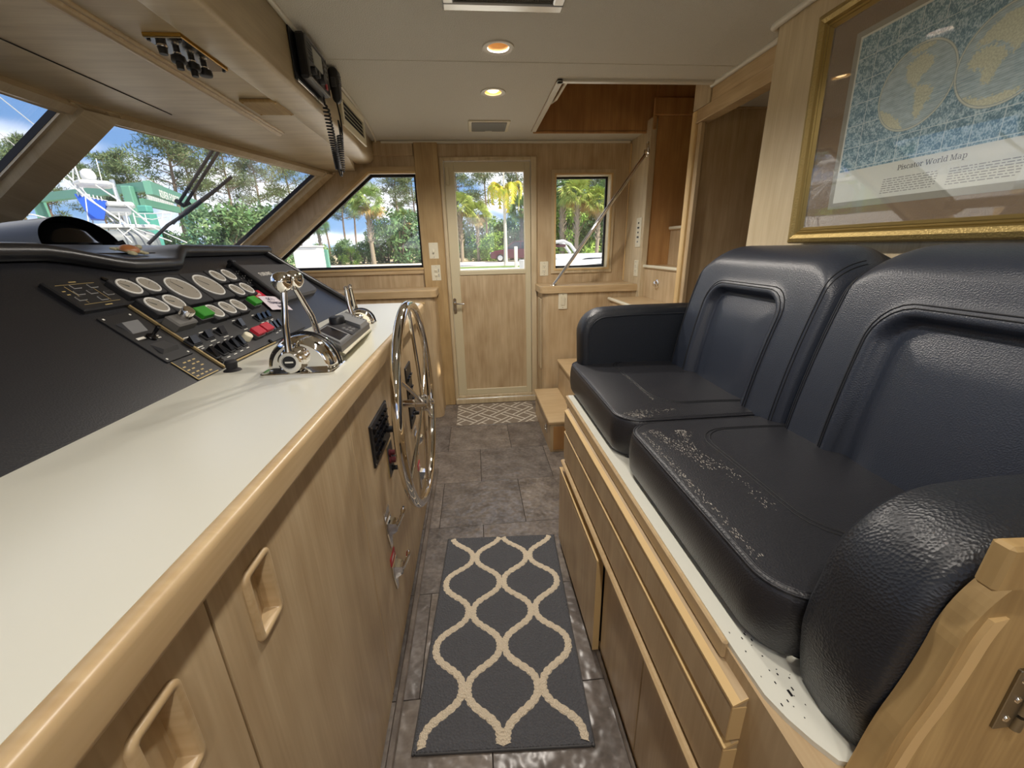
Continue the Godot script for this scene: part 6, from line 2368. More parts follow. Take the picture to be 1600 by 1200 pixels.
# ---------------------------------------------------------------- ceiling fittings
func ceiling_things() -> void:
	var labels := ["recessed ceiling downlight with a dim warm lamp, nearest the air grille", "brightly lit recessed ceiling downlight between the dim one and the speaker", "added unseen recessed ceiling downlight above the rug", "added unseen recessed ceiling downlight overhead near the eye", "added unseen recessed ceiling downlight at the rear of the cabin"]
	for k in LAMPS.size():
		var p := Vector3(LAMPS[k].x, 2.0, LAMPS[k].y)
		var t := base("downlight", labels[k], "light", p, "ceiling downlights")
		var mb := MB.new()
		mb.t = Transform3D(Basis(), p)
		mb.lathe([Vector2(0.0405, 0.003), Vector2(0.041, -0.003), Vector2(0.05, -0.0055), Vector2(0.06, -0.004), Vector2(0.062, 0.0)], 36)
		obj("trim_ring", mb, M.white_trim, t)
		mb = MB.new()
		mb.t = Transform3D(Basis(), p)
		mb.lathe([Vector2(0.0, 0.052), Vector2(0.02, 0.052), Vector2(0.036, 0.02), Vector2(0.041, 0.0)], 32)
		obj("reflector", mb, M.lamp_cup, t)
		var far := k == 1
		mb = MB.new()
		mb.t = Transform3D(Basis(), p + Vector3(0, 0.008 if far else 0.04, 0))
		if far: mb.lathe([Vector2(0, -0.01), Vector2(0.018, -0.008), Vector2(0.03, 0.0), Vector2(0.03, 0.01), Vector2(0, 0.01)], 24)
		else: mb.lathe([Vector2(0, -0.004), Vector2(0.01, -0.002), Vector2(0.013, 0.002), Vector2(0.013, 0.008), Vector2(0, 0.008)], 20)
		obj("bulb", mb, M.lamp_bright if far else M.lamp_glow, t)
		var l := SpotLight3D.new()
		l.name = "lamp_light"
		l.light_color = Color(1.0, 0.965, 0.92)
		l.light_energy = LAMP * [0.9, 1.7, 0.8, 0.7, 0.7][k]
		l.spot_angle = 78.0
		l.spot_angle_attenuation = 0.5
		l.spot_range = 8.0
		l.spot_attenuation = 2.0
		l.light_size = 0.04
		l.shadow_enabled = true
		t.add_child(l, true)
		l.position = Vector3(0, -0.008, 0)
		l.rotation = Vector3(-PI / 2, 0, 0)
	# speaker
	var s := base("ceiling_speaker", "flat beige speaker grille in the ceiling just in front of the door", "speaker", Vector3(0.143, 2.0, -2.92))
	var X := Transform3D(Basis(Vector3(1, 0, 0), Vector3(0, 0, 1), Vector3(0, -1, 0)), Vector3(0.143, 2.0, -2.92))
	var mb := MB.new()
	mb.t = X
	mb.prism(rr(-0.128, 0.128, -0.115, 0.12, 0.012), 0.0, 0.008, 0.004)
	obj("frame", mb, M.ivory, s)
	mb = MB.new()
	mb.t = X
	mb.prism(rr(-0.108, 0.108, -0.095, 0.1, 0.006), 0.006, 0.0105, 0.002)
	obj("grille", mb, M.mesh_dark, s)
	mb = MB.new()
	mb.t = X
	mb.box(Vector3(0.0, -0.082, 0.0108), Vector3(0.045, 0.007, 0.001))
	obj("badge", mb, M.print_white, s)
	# return air grille
	var g := base("air_grille", "aluminium framed return air grille in the ceiling at the top of the photo", "air vent", Vector3(0.136, 2.0, -1.38))
	X = Transform3D(Basis(Vector3(1, 0, 0), Vector3(0, 0, 1), Vector3(0, -1, 0)), Vector3(0.136, 2.0, -1.38))
	for q in [[-0.19, 0.19, -0.225, -0.185], [-0.19, 0.19, 0.185, 0.225], [-0.19, -0.155, -0.185, 0.185], [0.155, 0.19, -0.185, 0.185]]:
		mb = MB.new()
		mb.t = X
		mb.bx(q[0], q[1], q[2], q[3], 0.0, 0.012, 0.004)
		obj("frame_bar", mb, M.aluminium, g)
	mb = MB.new()
	mb.t = X
	mb.bx(-0.156, 0.156, -0.186, 0.186, -0.001, 0.002)
	obj("backing", mb, M.gap, g)
	mb = MB.new()
	mb.t = X
	for k in 40: mb.bx(-0.155 + k * 0.0079, -0.1525 + k * 0.0079, -0.185, 0.185, 0.003, 0.005)
	for k in 48: mb.bx(-0.155, 0.155, -0.185 + k * 0.0078, -0.1825 + k * 0.0078, 0.004, 0.006)
	stuff(obj("wire_mesh", mb, M.mesh_dark, g))

# ---------------------------------------------------------------- outdoors
func tint(c: String, r: RandomNumberGenerator, spread := 0.18) -> Color:   # a leaf's own colour, linear
	var k := hexc(c).srgb_to_linear()
	var f := 1.0 + r.randf_range(-spread, spread)
	return Color(clampf(k.r * f * r.randf_range(0.85, 1.2), 0, 1), clampf(k.g * f, 0, 1), clampf(k.b * f, 0, 1))

func clump(mb: MB, c: Vector3, s: Vector3, n: int, leaf: float, thin: float, color: String, r: RandomNumberGenerator) -> void:
	mb.flat()
	for i in n:
		var d := Vector3(r.randfn(), r.randfn(), r.randfn()).normalized() * pow(r.randf(), 0.45)
		var p := c + d * s
		var a := (d + Vector3(r.randfn(), r.randfn() + 0.25, r.randfn()) * 0.7).normalized()
		var b := a.cross(Vector3(r.randfn(), r.randfn(), r.randfn())).normalized()
		mb.col = tint(color, r)
		var L := leaf * r.randf_range(0.6, 1.3)
		mb.tri(p - b * L * thin, p + b * L * thin, p + a * L)

func pine(seed_: int, lean: float, thick: float) -> Node3D:
	var r := RandomNumberGenerator.new()
	r.seed = seed_
	var t := base("pine_tree", "", "tree", Vector3.ZERO, "pines beyond the boats")
	var tr := MB.new()
	var H := 14.0
	var pts := []
	var rad := []
	for k in 9:
		var f := k / 8.0
		pts.append(Vector3(lean * f * f * 1.6 + 0.12 * sin(f * 7 + seed_), H * f, 0.15 * cos(f * 5 + seed_)))
		rad.append(lerpf(0.2, 0.05, f))
	tr.tube(pts, rad, 8)
	var lf := MB.new()
	var nb := int(30 * thick)
	for k in nb:
		var f := 0.42 + 0.58 * pow(r.randf(), 0.75)
		var base_p: Vector3 = pts[0].lerp(pts[8], f)
		var i0 := int(f * 8)
		base_p = (pts[i0] as Vector3).lerp(pts[mini(8, i0 + 1)], f * 8 - i0)
		var an := r.randf() * TAU
		var len := lerpf(3.0, 0.9, (f - 0.42) / 0.58) * r.randf_range(0.6, 1.25)
		var tip := base_p + Vector3(cos(an) * len, len * r.randf_range(0.1, 0.55), sin(an) * len)
		var mid := base_p.lerp(tip, 0.5) + Vector3(0, -0.12, 0)
		tr.tube([base_p, mid, tip], [0.05, 0.035, 0.015], 5)
		for q in 3:
			var c := base_p.lerp(tip, 0.55 + 0.25 * q) + Vector3(r.randfn(), r.randfn() * 0.4, r.randfn()) * 0.3
			clump(lf, c, Vector3(0.75, 0.42, 0.75), 58, 0.42, 0.1, "5a6c48", r)
	obj("trunk", tr, M.bark_pine, t, true)
	obj("crown", lf, M.leaf_pine, t, true)
	return t

func sabal(seed_: int, color: String, skirt: bool) -> Node3D:   # cabbage palm, fan leaves
	var r := RandomNumberGenerator.new()
	r.seed = seed_
	var t := base("cabbage_palm", "", "palm tree", Vector3.ZERO, "cabbage palms beyond the road")
	var tr := MB.new()
	var H := 4.6
	tr.tube([Vector3(0, 0, 0), Vector3(0.06, H * 0.5, 0), Vector3(0, H, 0.05)], [0.18, 0.15, 0.17], 10)
	for k in 46:   # old leaf bases
		var y := H * (0.35 + 0.65 * k / 46.0)
		var an := k * 2.4
		var p := Vector3(0.14 * cos(an), y, 0.14 * sin(an))
		tr.tube([p, p + Vector3(0.16 * cos(an), 0.22, 0.16 * sin(an))], [0.06, 0.03], 5)
	obj("trunk", tr, M.bark_boot, t, true)
	var lf := MB.new()
	lf.flat()
	for k in 64:
		var an := r.randf() * TAU
		var el := r.randf_range(-0.9, 1.25)
		var dead := skirt and el < -0.6
		var dir := Vector3(cos(an) * cos(el), sin(el), sin(an) * cos(el))
		var stalk := r.randf_range(0.5, 0.95)
		var hub := Vector3(0, H + 0.1, 0) + dir * stalk
		var side := dir.cross(Vector3.UP).normalized()
		var roll := r.randf_range(-1.2, 1.2)
		side = side.rotated(dir, roll)
		var up := side.cross(dir).normalized()
		for j in 15:
			var a := lerpf(-1.25, 1.25, j / 14.0)
			var d := (dir * cos(a) + side * sin(a)).normalized()
			var L := r.randf_range(0.7, 0.95)
			lf.col = tint("9c8552" if dead else color, r, 0.22)
			var w := up.cross(d).normalized() * 0.034
			var mid := hub + d * L * 0.6 + up * 0.05
			var tip := hub + d * L - Vector3(0, 0.18, 0)
			lf.tri(hub - w * 0.3, mid + w, mid - w)
			lf.tri(mid - w, mid + w, tip)
	obj("crown", lf, M.leaf_palm, t, true)
	return t

func feather_palm(seed_: int) -> Node3D:
	var r := RandomNumberGenerator.new()
	r.seed = seed_
	var t := base("yellow_palm", "slender pale-trunked palm with drooping yellow-green fronds seen through the door", "palm tree", Vector3.ZERO)
	var tr := MB.new()
	var H := 5.6
	tr.tube([Vector3(0, 0, 0), Vector3(0.02, H * 0.5, 0), Vector3(0, H, 0)], [0.19, 0.14, 0.12], 10)
	tr.tube([Vector3(0, H, 0), Vector3(0, H + 0.9, 0), Vector3(0, H + 3.2, 0)], [0.13, 0.07, 0.03], 10)
	obj("trunk", tr, M.concrete, t, true)
	var lf := MB.new()
	for k in 15:
		var an := TAU * k / 15.0 + r.randf() * 0.3
		var rise := r.randf_range(0.25, 1.0)
		var out := r.randf_range(1.1, 1.7)
		var drop := r.randf_range(0.9, 2.1)
		var prev := Vector3(0, H + 0.8, 0)
		for s in 17:
			var f := (s + 1) / 17.0
			var p := Vector3(cos(an) * out * sin(f * 1.9) , H + 0.8 + rise * sin(f * PI * 0.75) - drop * f * f * f, sin(an) * out * sin(f * 1.9))
			var d := (p - prev).normalized()
			var sd := Vector3(-sin(an), 0, cos(an))
			lf.flat()
			lf.col = tint("b8b23c", r)
			lf.quad(prev - sd * 0.02, p - sd * 0.015, p + sd * 0.015, prev + sd * 0.02)
			for sg in [-1.0, 1.0]:
				lf.col = tint(["c9c342", "a9b83e", "d8cf56"][r.randi() % 3], r)
				var L := 0.75 * sin(0.35 + f * 2.4)
				var tip: Vector3 = p + sd * sg * L * 0.7 + d * L * 0.35 - Vector3(0, L * 0.42, 0)
				lf.tri(prev, p, tip)
				lf.tri(prev.lerp(p, 0.5), p.lerp(prev, -0.4), tip + Vector3(0, 0.1, 0))
			prev = p
	obj("crown", lf, M.leaf_yellow, t, true)
	return t

func bush(seed_: int, color: String) -> Node3D:
	var r := RandomNumberGenerator.new()
	r.seed = seed_
	var t := base("bush", "", "bush", Vector3.ZERO, "bushes beyond the road")
	var tr := MB.new()
	var lf := MB.new()
	for k in 9:
		var an := r.randf() * TAU
		var tip := Vector3(cos(an) * r.randf_range(0.2, 1.2), r.randf_range(1.2, 2.5), sin(an) * r.randf_range(0.2, 1.2))
		tr.tube([Vector3(cos(an) * 0.1, 0, sin(an) * 0.1), tip * Vector3(0.5, 0.6, 0.5), tip], [0.05, 0.035, 0.015], 5)
	for k in 34:
		var y := r.randf_range(0.15, 2.6)
		var w := 1.5 * sqrt(maxf(0.05, 1.0 - pow((y - 1.0) / 1.75, 2.0)))
		var an := r.randf() * TAU
		var rad := w * sqrt(r.randf())
		clump(lf, Vector3(cos(an) * rad, y, sin(an) * rad), Vector3(0.5, 0.4, 0.5), 70, 0.2, 0.32, color, r)
	obj("stem", tr, M.bark_pine, t, true)
	obj("foliage", lf, M.leaf_bush, t, true)
	return t

func beam(mb: MB, a: Vector3, b: Vector3, w: float, h: float) -> void:   # box beam, top edge along a-b
	var d := (b - a).normalized()
	var s := d.cross(Vector3.UP).normalized() * w * 0.5
	var u := Vector3(0, h, 0)
	mb.hexa([a - s - u, b - s - u, b + s - u, a + s - u, a - s, b - s, b + s, a + s])

func car(label: String, called: String, paint: Material) -> Node3D:
	var t := base(called, label, "car", Vector3.ZERO)
	var mb := MB.new()
	mb.prism([Vector2(-2.3, 0.45), Vector2(-2.2, 0.28), Vector2(2.25, 0.28), Vector2(2.33, 0.55), Vector2(2.3, 0.95), Vector2(2.1, 1.05), Vector2(1.3, 1.08), Vector2(-0.9, 1.06), Vector2(-1.9, 0.93), Vector2(-2.25, 0.78)], -0.88, 0.88, 0.08)
	obj("body", mb, paint, t, true)
	mb = MB.new()
	var g := [[Vector3(-1.05, 1.04, 0.82), Vector3(2.05, 1.04, 0.82), Vector3(1.55, 1.62, 0.64), Vector3(-0.2, 1.64, 0.64)]]
	var q: Array = g[0]
	var back := []
	for p in q: back.append(Vector3(p.x, p.y, -p.z))
	mb.hexa([q[0], q[1], q[2], q[3], back[0], back[1], back[2], back[3]])
	obj("glasshouse", mb, M.car_glass, t, true)
	mb = MB.new()
	mb.prism([Vector2(-0.25, 1.61), Vector2(1.6, 1.59), Vector2(1.5, 1.68), Vector2(0.1, 1.71)], -0.66, 0.66, 0.05)
	for z in [-0.8, 0.8]:
		for x in [[-1.05, -0.2], [0.35, 0.4], [1.3, 1.2], [2.05, 1.55]]:
			mb.tube([Vector3(x[0], 1.05, z * 1.02), Vector3(x[1], 1.64, z * 0.82)], 0.035, 6)
	obj("roof", mb, paint, t, true)
	for x in [-1.42, 1.45]:
		for z in [-0.8, 0.8]:
			mb = MB.new()
			mb.t = turned(Vector3(0, 0, signf(z)), Vector3(x, 0.34, z))
			mb.lathe([Vector2(0, -0.1), Vector2(0.34, -0.1), Vector2(0.34, 0.09), Vector2(0.3, 0.11), Vector2(0.23, 0.11)], 24)
			var w := obj("wheel", mb, M.tyre, t, true)
			mb = MB.new()
			mb.t = turned(Vector3(0, 0, signf(z)), Vector3(x, 0.34, z))
			mb.lathe([Vector2(0, 0.1), Vector2(0.1, 0.115), Vector2(0.225, 0.1)], 10)
			obj("hubcap", mb, M.aluminium, w, true)
	mb = MB.new()
	for z in [-0.62, 0.62]: mb.box(Vector3(-2.24, 0.74, z), Vector3(0.16, 0.14, 0.32), 0.03)
	obj("headlight", mb, M.aluminium, t, true)
	return t

func ground_at(u: float, depth: float) -> Vector3:
	var p := at(u, 395, depth)
	return Vector3(p.x, 0.0, p.z)

func put(o: Node3D, tall: float, u: float, depth: float, height: float, label: String, turn: float, first: Array) -> void:
	var p := ground_at(u, depth)
	var X := at_pos(p.x, 0, p.z, turn, height / tall)
	if not o in first:
		first.append(o)
		o.transform = X
		o.set_meta("label", label)
	else: dup(o, X, label)

func outdoors() -> void:
	var mb := MB.new()
	mb.bx(-160, 160, -0.6, 0.0, -170, -5.5)
	mb.bx(-160, -6.5, -0.6, 0.0, -5.5, 120)
	struct(obj("ground", mb, M.sand, self))
	mb = MB.new()
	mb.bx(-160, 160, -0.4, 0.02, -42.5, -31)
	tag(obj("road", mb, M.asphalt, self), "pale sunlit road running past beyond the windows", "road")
	mb = MB.new()
	mb.bx(-160, 160, -0.4, 0.03, -31, -28)
	tag(obj("verge", mb, M.grass, self), "narrow strip of grass between the road and the quay", "grass")
	mb = MB.new()
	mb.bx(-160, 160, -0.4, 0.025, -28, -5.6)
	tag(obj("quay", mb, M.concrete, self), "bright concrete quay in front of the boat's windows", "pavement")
	var seen := []
	var pines := [pine(1, 0.8, 1.0), pine(2, -0.5, 1.25), pine(3, 0.3, 0.75)]
	var pl := [
		# prototype, u, depth, height, label
		[1, 105, 42, 12.0, "broad pine left of the boat tower, behind the green boat hoist"], [0, 60, 48, 12.5, "pine half hidden by the windshield post"], [2, 210, 46, 11.5, "pine standing above the middle of the green boat hoist"],
		[0, 180, 50, 11.0, "pine just right of the radar dome"], [1, 240, 44, 11.0, "pine above the corner of the green boat hoist"], [1, 300, 34, 12.6, "tallest pine seen through the windshield, behind the twin wiper arms"],
		[2, 330, 36, 11.0, "pine with bare lower trunk right of the wiper blade"], [0, 375, 40, 11.6, "pine behind the leafy bush by the windshield's right corner"], [1, 425, 44, 12.4, "pine filling the right corner of the windshield"],
		[2, 470, 48, 13.0, "pine at the far right edge of the windshield"], [2, 515, 62, 11.5, "thin pine at the left of the side window"], [0, 541, 66, 13.2, "slim pine left of the cabbage palm in the side window"], [2, 560, 68, 13.6, "slim pine directly behind the cabbage palm in the side window"],
		[1, 624, 54, 12.4, "pine with a round crown right of the cabbage palm in the side window"], [0, 652, 64, 13.0, "pine at the right edge of the side window"], [1, 722, 48, 11.8, "pine with twiggy crown at the door window's top left"],
		[2, 762, 60, 14.0, "tall pine behind the yellow palm in the door window"], [0, 815, 56, 13.5, "pine at the right edge of the door window"], [1, 882, 52, 13.5, "pine at the left of the small right window"], [0, 915, 56, 14.0, "pine in the middle of the small right window"], [2, 945, 50, 14.0, "pine at the right of the small right window"], [1, 20, 46, 12.5, "pine seen low in the near windshield pane"]]
	var i := 0
	for q in pl:
		put(pines[q[0]], 14.0, q[1], q[2], q[3], q[4], i * 1.7, seen)
		i += 1
	var palms := [sabal(11, "829a58", true), sabal(12, "98a852", true), sabal(13, "6c8c58", false)]
	for q in [[0, 583, 40, 6.9, "cabbage palm with a rough pale trunk in the middle of the side window"], [2, 503, 42, 4.6, "cabbage palm low at the left of the side window"], [0, 472, 41, 3.9, "small cabbage palm behind the white utility box"], [1, 722, 41, 6.1, "cabbage palm with a shaggy brown trunk at the left of the door window"], [1, 748, 42, 5.5, "cabbage palm with dry orange fronds beside the shaggy one in the door window"],
		[2, 878, 42, 8.0, "lush green palm at the left of the small right window"], [1, 900, 40, 7.0, "yellowish palm in the middle of the small right window"], [1, 932, 40, 6.2, "palm with yellow lower fronds at the right of the small window"], [2, 815, 44, 6.0, "palm behind the dark red car"], [0, 635, 46, 5.4, "cabbage palm half hidden in the bushes of the side window"], [2, 862, 44, 6.6, "palm hidden partly by the small window's left frame"], [2, 950, 44, 7.6, "palm at the far right of the small window"]]:
		put(palms[q[0]], 5.6, q[1], q[2], q[3], q[4], i * 1.3, seen)
		i += 1
	var bs := [bush(21, "587a4a"), bush(22, "86a850"), bush(23, "658660")]
	for q in [[0, 625, 42, 5.4, "tall dense green bush right of the cabbage palm"], [2, 655, 43, 5.0, "dense bush at the right edge of the side window"], [0, 604, 44, 4.4, "bush just behind the cabbage palm's trunk"], [1, 547, 41, 1.9, "low light green shrub left of the palm trunk in the side window"], [0, 530, 43, 2.4, "low dark shrub near the left of the side window"], [2, 566, 43, 2.3, "low shrub touching the palm trunk in the side window"],
		[1, 772, 42, 2.9, "bright green bush left of the dark red car"], [1, 758, 44, 2.4, "bright bush between the palms and the dark red car"], [2, 800, 46, 4.4, "bush behind the yellow palm's trunk"], [2, 735, 44, 1.6, "low grey-green shrub at the foot of the shaggy palms"],
		[1, 890, 44, 5.6, "yellow-green bush in the small right window"], [0, 925, 46, 5.4, "dark bush in the small right window"], [1, 912, 48, 7.4, "tall yellow-green bush behind the palms in the small right window"], [0, 872, 48, 7.6, "tall dark bush at the left of the small right window"], [0, 946, 48, 7.4, "tall dark bush at the right of the small right window"], [2, 350, 27, 4.4, "hazy leafy bush low in the windshield, right of the wiper"], [0, 395, 28, 4.6, "leafy bush in the lower right corner of the windshield"], [2, 425, 30, 4.6, "leafy bush at the windshield's far right corner"], [1, 105, 32, 3.9, "sunlit bush behind the blue canvas of the boat"], [0, 80, 34, 3.6, "bush behind the outrigger poles"], [2, 130, 36, 3.8, "bush behind the boat tower"], [0, 245, 36, 4.2, "dark bush under the lettered hoist beam"], [2, 215, 38, 3.8, "bush behind the hoist leg"], [1, 45, 34, 3.8, "bush at the windshield post"], [2, 270, 40, 3.6, "bush low beneath the wiper arms"], [0, 160, 38, 3.6, "bush low behind the flybridge"]]:
		put(bs[q[0]], 2.9, q[1], q[2], q[3], q[4], i * 0.9, seen)
		i += 1
	var r3 := RandomNumberGenerator.new()
	r3.seed = 77
	var wood := [[460, "shrub behind the small cabbage palm and the utility box"], [501, "shrub behind the low cabbage palm at the window's slanting edge"], [542, "dense bush behind the slim pine left of the big palm"], [583, "bush hidden by the big cabbage palm's trunk"], [624, "bush behind the round-crowned pine of the side window"],
		[700, "bush at the left edge of the door window"], [730, "shrub between the two shaggy palms"], [760, "dense bush above the bright green one in the door window"], [790, "bush behind the yellow palm's trunk"], [820, "shrub behind the rear of the dark red car"],
		[870, "bush at the left edge of the small right window"], [895, "shrub left of centre in the small right window"], [920, "dense bush right of centre in the small right window"], [945, "bush at the right edge of the small right window"]]
	for k in wood.size():   # the edge of the wood behind
		put(bs[k % 3], 2.9, wood[k][0], 58 + 6 * r3.randf(), r3.randf_range(4.6, 6.5) if k > 4 else r3.randf_range(2.6, 3.6), "far " + wood[k][1], k * 1.1, seen)
	var fp := feather_palm(31)
	var p := ground_at(790, 30)
	fp.transform = at_pos(p.x, 0, p.z, 0.4, 0.8)
	# cars and posts by the road
	var c := car("dark red car parked beyond the yellow palm, seen through the door window", "red_car", M.car_red)
	p = ground_at(806, 39)
	c.transform = at_pos(p.x, 0.02, p.z, -0.05, 1.08)
	mb = MB.new()
	p = ground_at(806, 27)
	mb.bx(p.x - 0.11, p.x + 0.11, 0.0, 1.35, p.z - 0.11, p.z + 0.11, 0.03)
	tag(obj("dock_post", mb, M.concrete, self), "white wooden dock post in front of the dark red car", "post")
	p = ground_at(485, 12)
	var ub := base("utility_box", "white box-shaped dockside utility cabinet at the left of the side window", "utility box", p)
	mb = MB.new()
	mb.bx(p.x - 0.38, p.x + 0.3, 0.0, 1.42, p.z - 0.3, p.z + 0.3, 0.02)
	obj("cabinet", mb, M.boat_white, ub)
	mb = MB.new()
	mb.bx(p.x - 0.41, p.x + 0.33, 1.42, 1.46, p.z - 0.33, p.z + 0.33, 0.01)
	obj("lid", mb, M.boat_white, ub)
	p = ground_at(509, 13)
	mb = MB.new()
	mb.bx(p.x - 0.07, p.x + 0.07, 0.0, 1.35, p.z - 0.07, p.z + 0.07, 0.01)
	tag(obj("green_post", mb, M.lift_green, self), "short green post beside the white utility box", "post")
	cruiser()
	hoist()
	sport_boat()

func cruiser() -> void:
	var D := 18.0
	var o := at(905, 410, D)
	var t := base("cabin_cruiser", "white cabin cruiser with a tinted windshield filling the foot of the small right window", "boat", Vector3(o.x, 0, o.z))
	var mb := MB.new()
	var rings := []
	for s in [[-2.6, 0.9, 0.75], [0.0, 1.0, 0.72], [2.0, 0.8, 0.8], [3.2, 0.1, 0.95]]:
		rings.append([Vector3(o.x + s[0], s[2], o.z + s[1]), Vector3(o.x + s[0], 0.0, o.z + s[1] * 0.7), Vector3(o.x + s[0], 0.0, o.z - s[1] * 0.7), Vector3(o.x + s[0], s[2], o.z - s[1])])
	mb.loft(rings)
	obj("hull", mb, M.boat_white, t)
	mb = MB.new()
	var h := at(905, 398, D)
	mb.soft(Vector3(h.x + 0.2, h.y - 0.16, h.z), Vector3(3.0, 0.42, 1.5), 0.16, 8)
	obj("deckhouse", mb, M.boat_white, t)
	mb = MB.new()   # curved windshield
	var w0 := at(897, 416, D - 0.9)
	mb.grid(func(u: float, v: float) -> Vector3: return Vector3(w0.x + 1.7 * u, w0.y + v * 0.36 * sin(minf(1.0, u * 2.2 + 0.05) * PI / 2), w0.z - 0.35 * v), 20, 4)
	obj("windshield", mb, M.car_glass, t)
	mb = MB.new()
	var pts := []
	for k in 21:
		var u := k / 20.0
		pts.append(Vector3(w0.x + 1.7 * u, w0.y + 0.37 * sin(minf(1.0, u * 2.2 + 0.05) * PI / 2), w0.z - 0.35))
	mb.tube(pts, 0.025, 8)
	obj("windshield_frame", mb, M.boat_white, t)
	mb = MB.new()
	for z in [-0.6, 0.6]: mb.tube([at(862, 379, D) + Vector3(0, 0, z), at(876, 377, D) + Vector3(0, 0, z), at(886, 382, D) + Vector3(0, 0, z), at(896, 396, D) + Vector3(0, 0, z)], 0.07, 8)
	mb.tube([at(874, 377.5, D) + Vector3(0, 0, -0.6), at(874, 377.5, D) + Vector3(0, 0, 0.6)], 0.08, 8)
	obj("arch", mb, M.boat_white, t)
	mb = MB.new()
	var a := at(872, 384, D)
	mb.box(a, Vector3(0.5, 0.12, 1.0), 0.03)
	obj("red_canopy", mb, M.car_red, t)

func hoist() -> void:
	var A := at(-60, 284, 30)
	var B := at(232, 284, 24)
	A.y = B.y
	var C := at(312, 318, 34)
	C.y = B.y
	var t := base("boat_hoist", "green gantry boat hoist with white lettering on its right-hand beam", "boat hoist", Vector3(B.x, 0, B.z))
	var mb := MB.new()
	beam(mb, A, B, 0.4, 0.5)
	obj("cross_beam", mb, M.lift_green, t)
	mb = MB.new()
	beam(mb, B + (B - C).normalized() * 0.4, C, 0.36, 0.72)
	obj("side_beam", mb, M.lift_green, t)
	for q in [at(66, 330, 28.2), at(211, 330, 24.6), at(292, 330, 32.5)]:
		mb = MB.new()
		mb.bx(q.x - 0.26, q.x + 0.26, 0.0, B.y - 0.2, q.z - 0.26, q.z + 0.26, 0.04)
		obj("leg", mb, M.lift_green, t)
	mb = MB.new()
	var L := at(198, 330, 24.2)
	mb.tube([Vector3(L.x, 0.3, L.z), Vector3(L.x - 0.3, B.y + 0.1, L.z)], 0.12, 10)
	obj("hydraulic_pipe", mb, M.aluminium, t)
	mb = MB.new()
	var E := at(220, 310, 26)
	var F := at(275, 315, 31)
	F.y = E.y
	beam(mb, E, F, 0.3, 0.42)
	obj("lower_beam", mb, M.lift_green, t)
	mb = MB.new()
	for k in 12:
		var s := E.lerp(F, 0.2 + 0.06 * k)
		mb.bx(s.x - 0.05, s.x + 0.05, s.y, s.y + 0.35, s.z - 0.05, s.z + 0.05)
	mb.tube([E.lerp(F, 0.18), E.lerp(F, 0.9)], 0.06, 6)
	stuff(obj("rack", mb, M.boat_white, t))
	mb = MB.new()
	E = at(227, 327, 22)
	mb.box(E, Vector3(0.5, 0.36, 0.5), 0.05)
	mb.bx(E.x - 0.3, E.x + 0.3, 0.0, E.y - 0.18, E.z - 0.3, E.z + 0.3)
	obj("engine_box", mb, M.lift_teal, t)
	var d := (C - B).normalized()
	var n := d.cross(Vector3.UP).normalized()
	if n.dot(EYE - B) < 0: n = -n
	var xd := Vector3.UP.cross(n)
	text("lettering", "RIVER FOREST", 0.46, M.sign_white, t, whole(t).affine_inverse() * Transform3D(Basis(xd, Vector3.UP, n), B.lerp(C, 0.24) + Vector3(0, -0.55, 0) + n * 0.19), false, false, true)

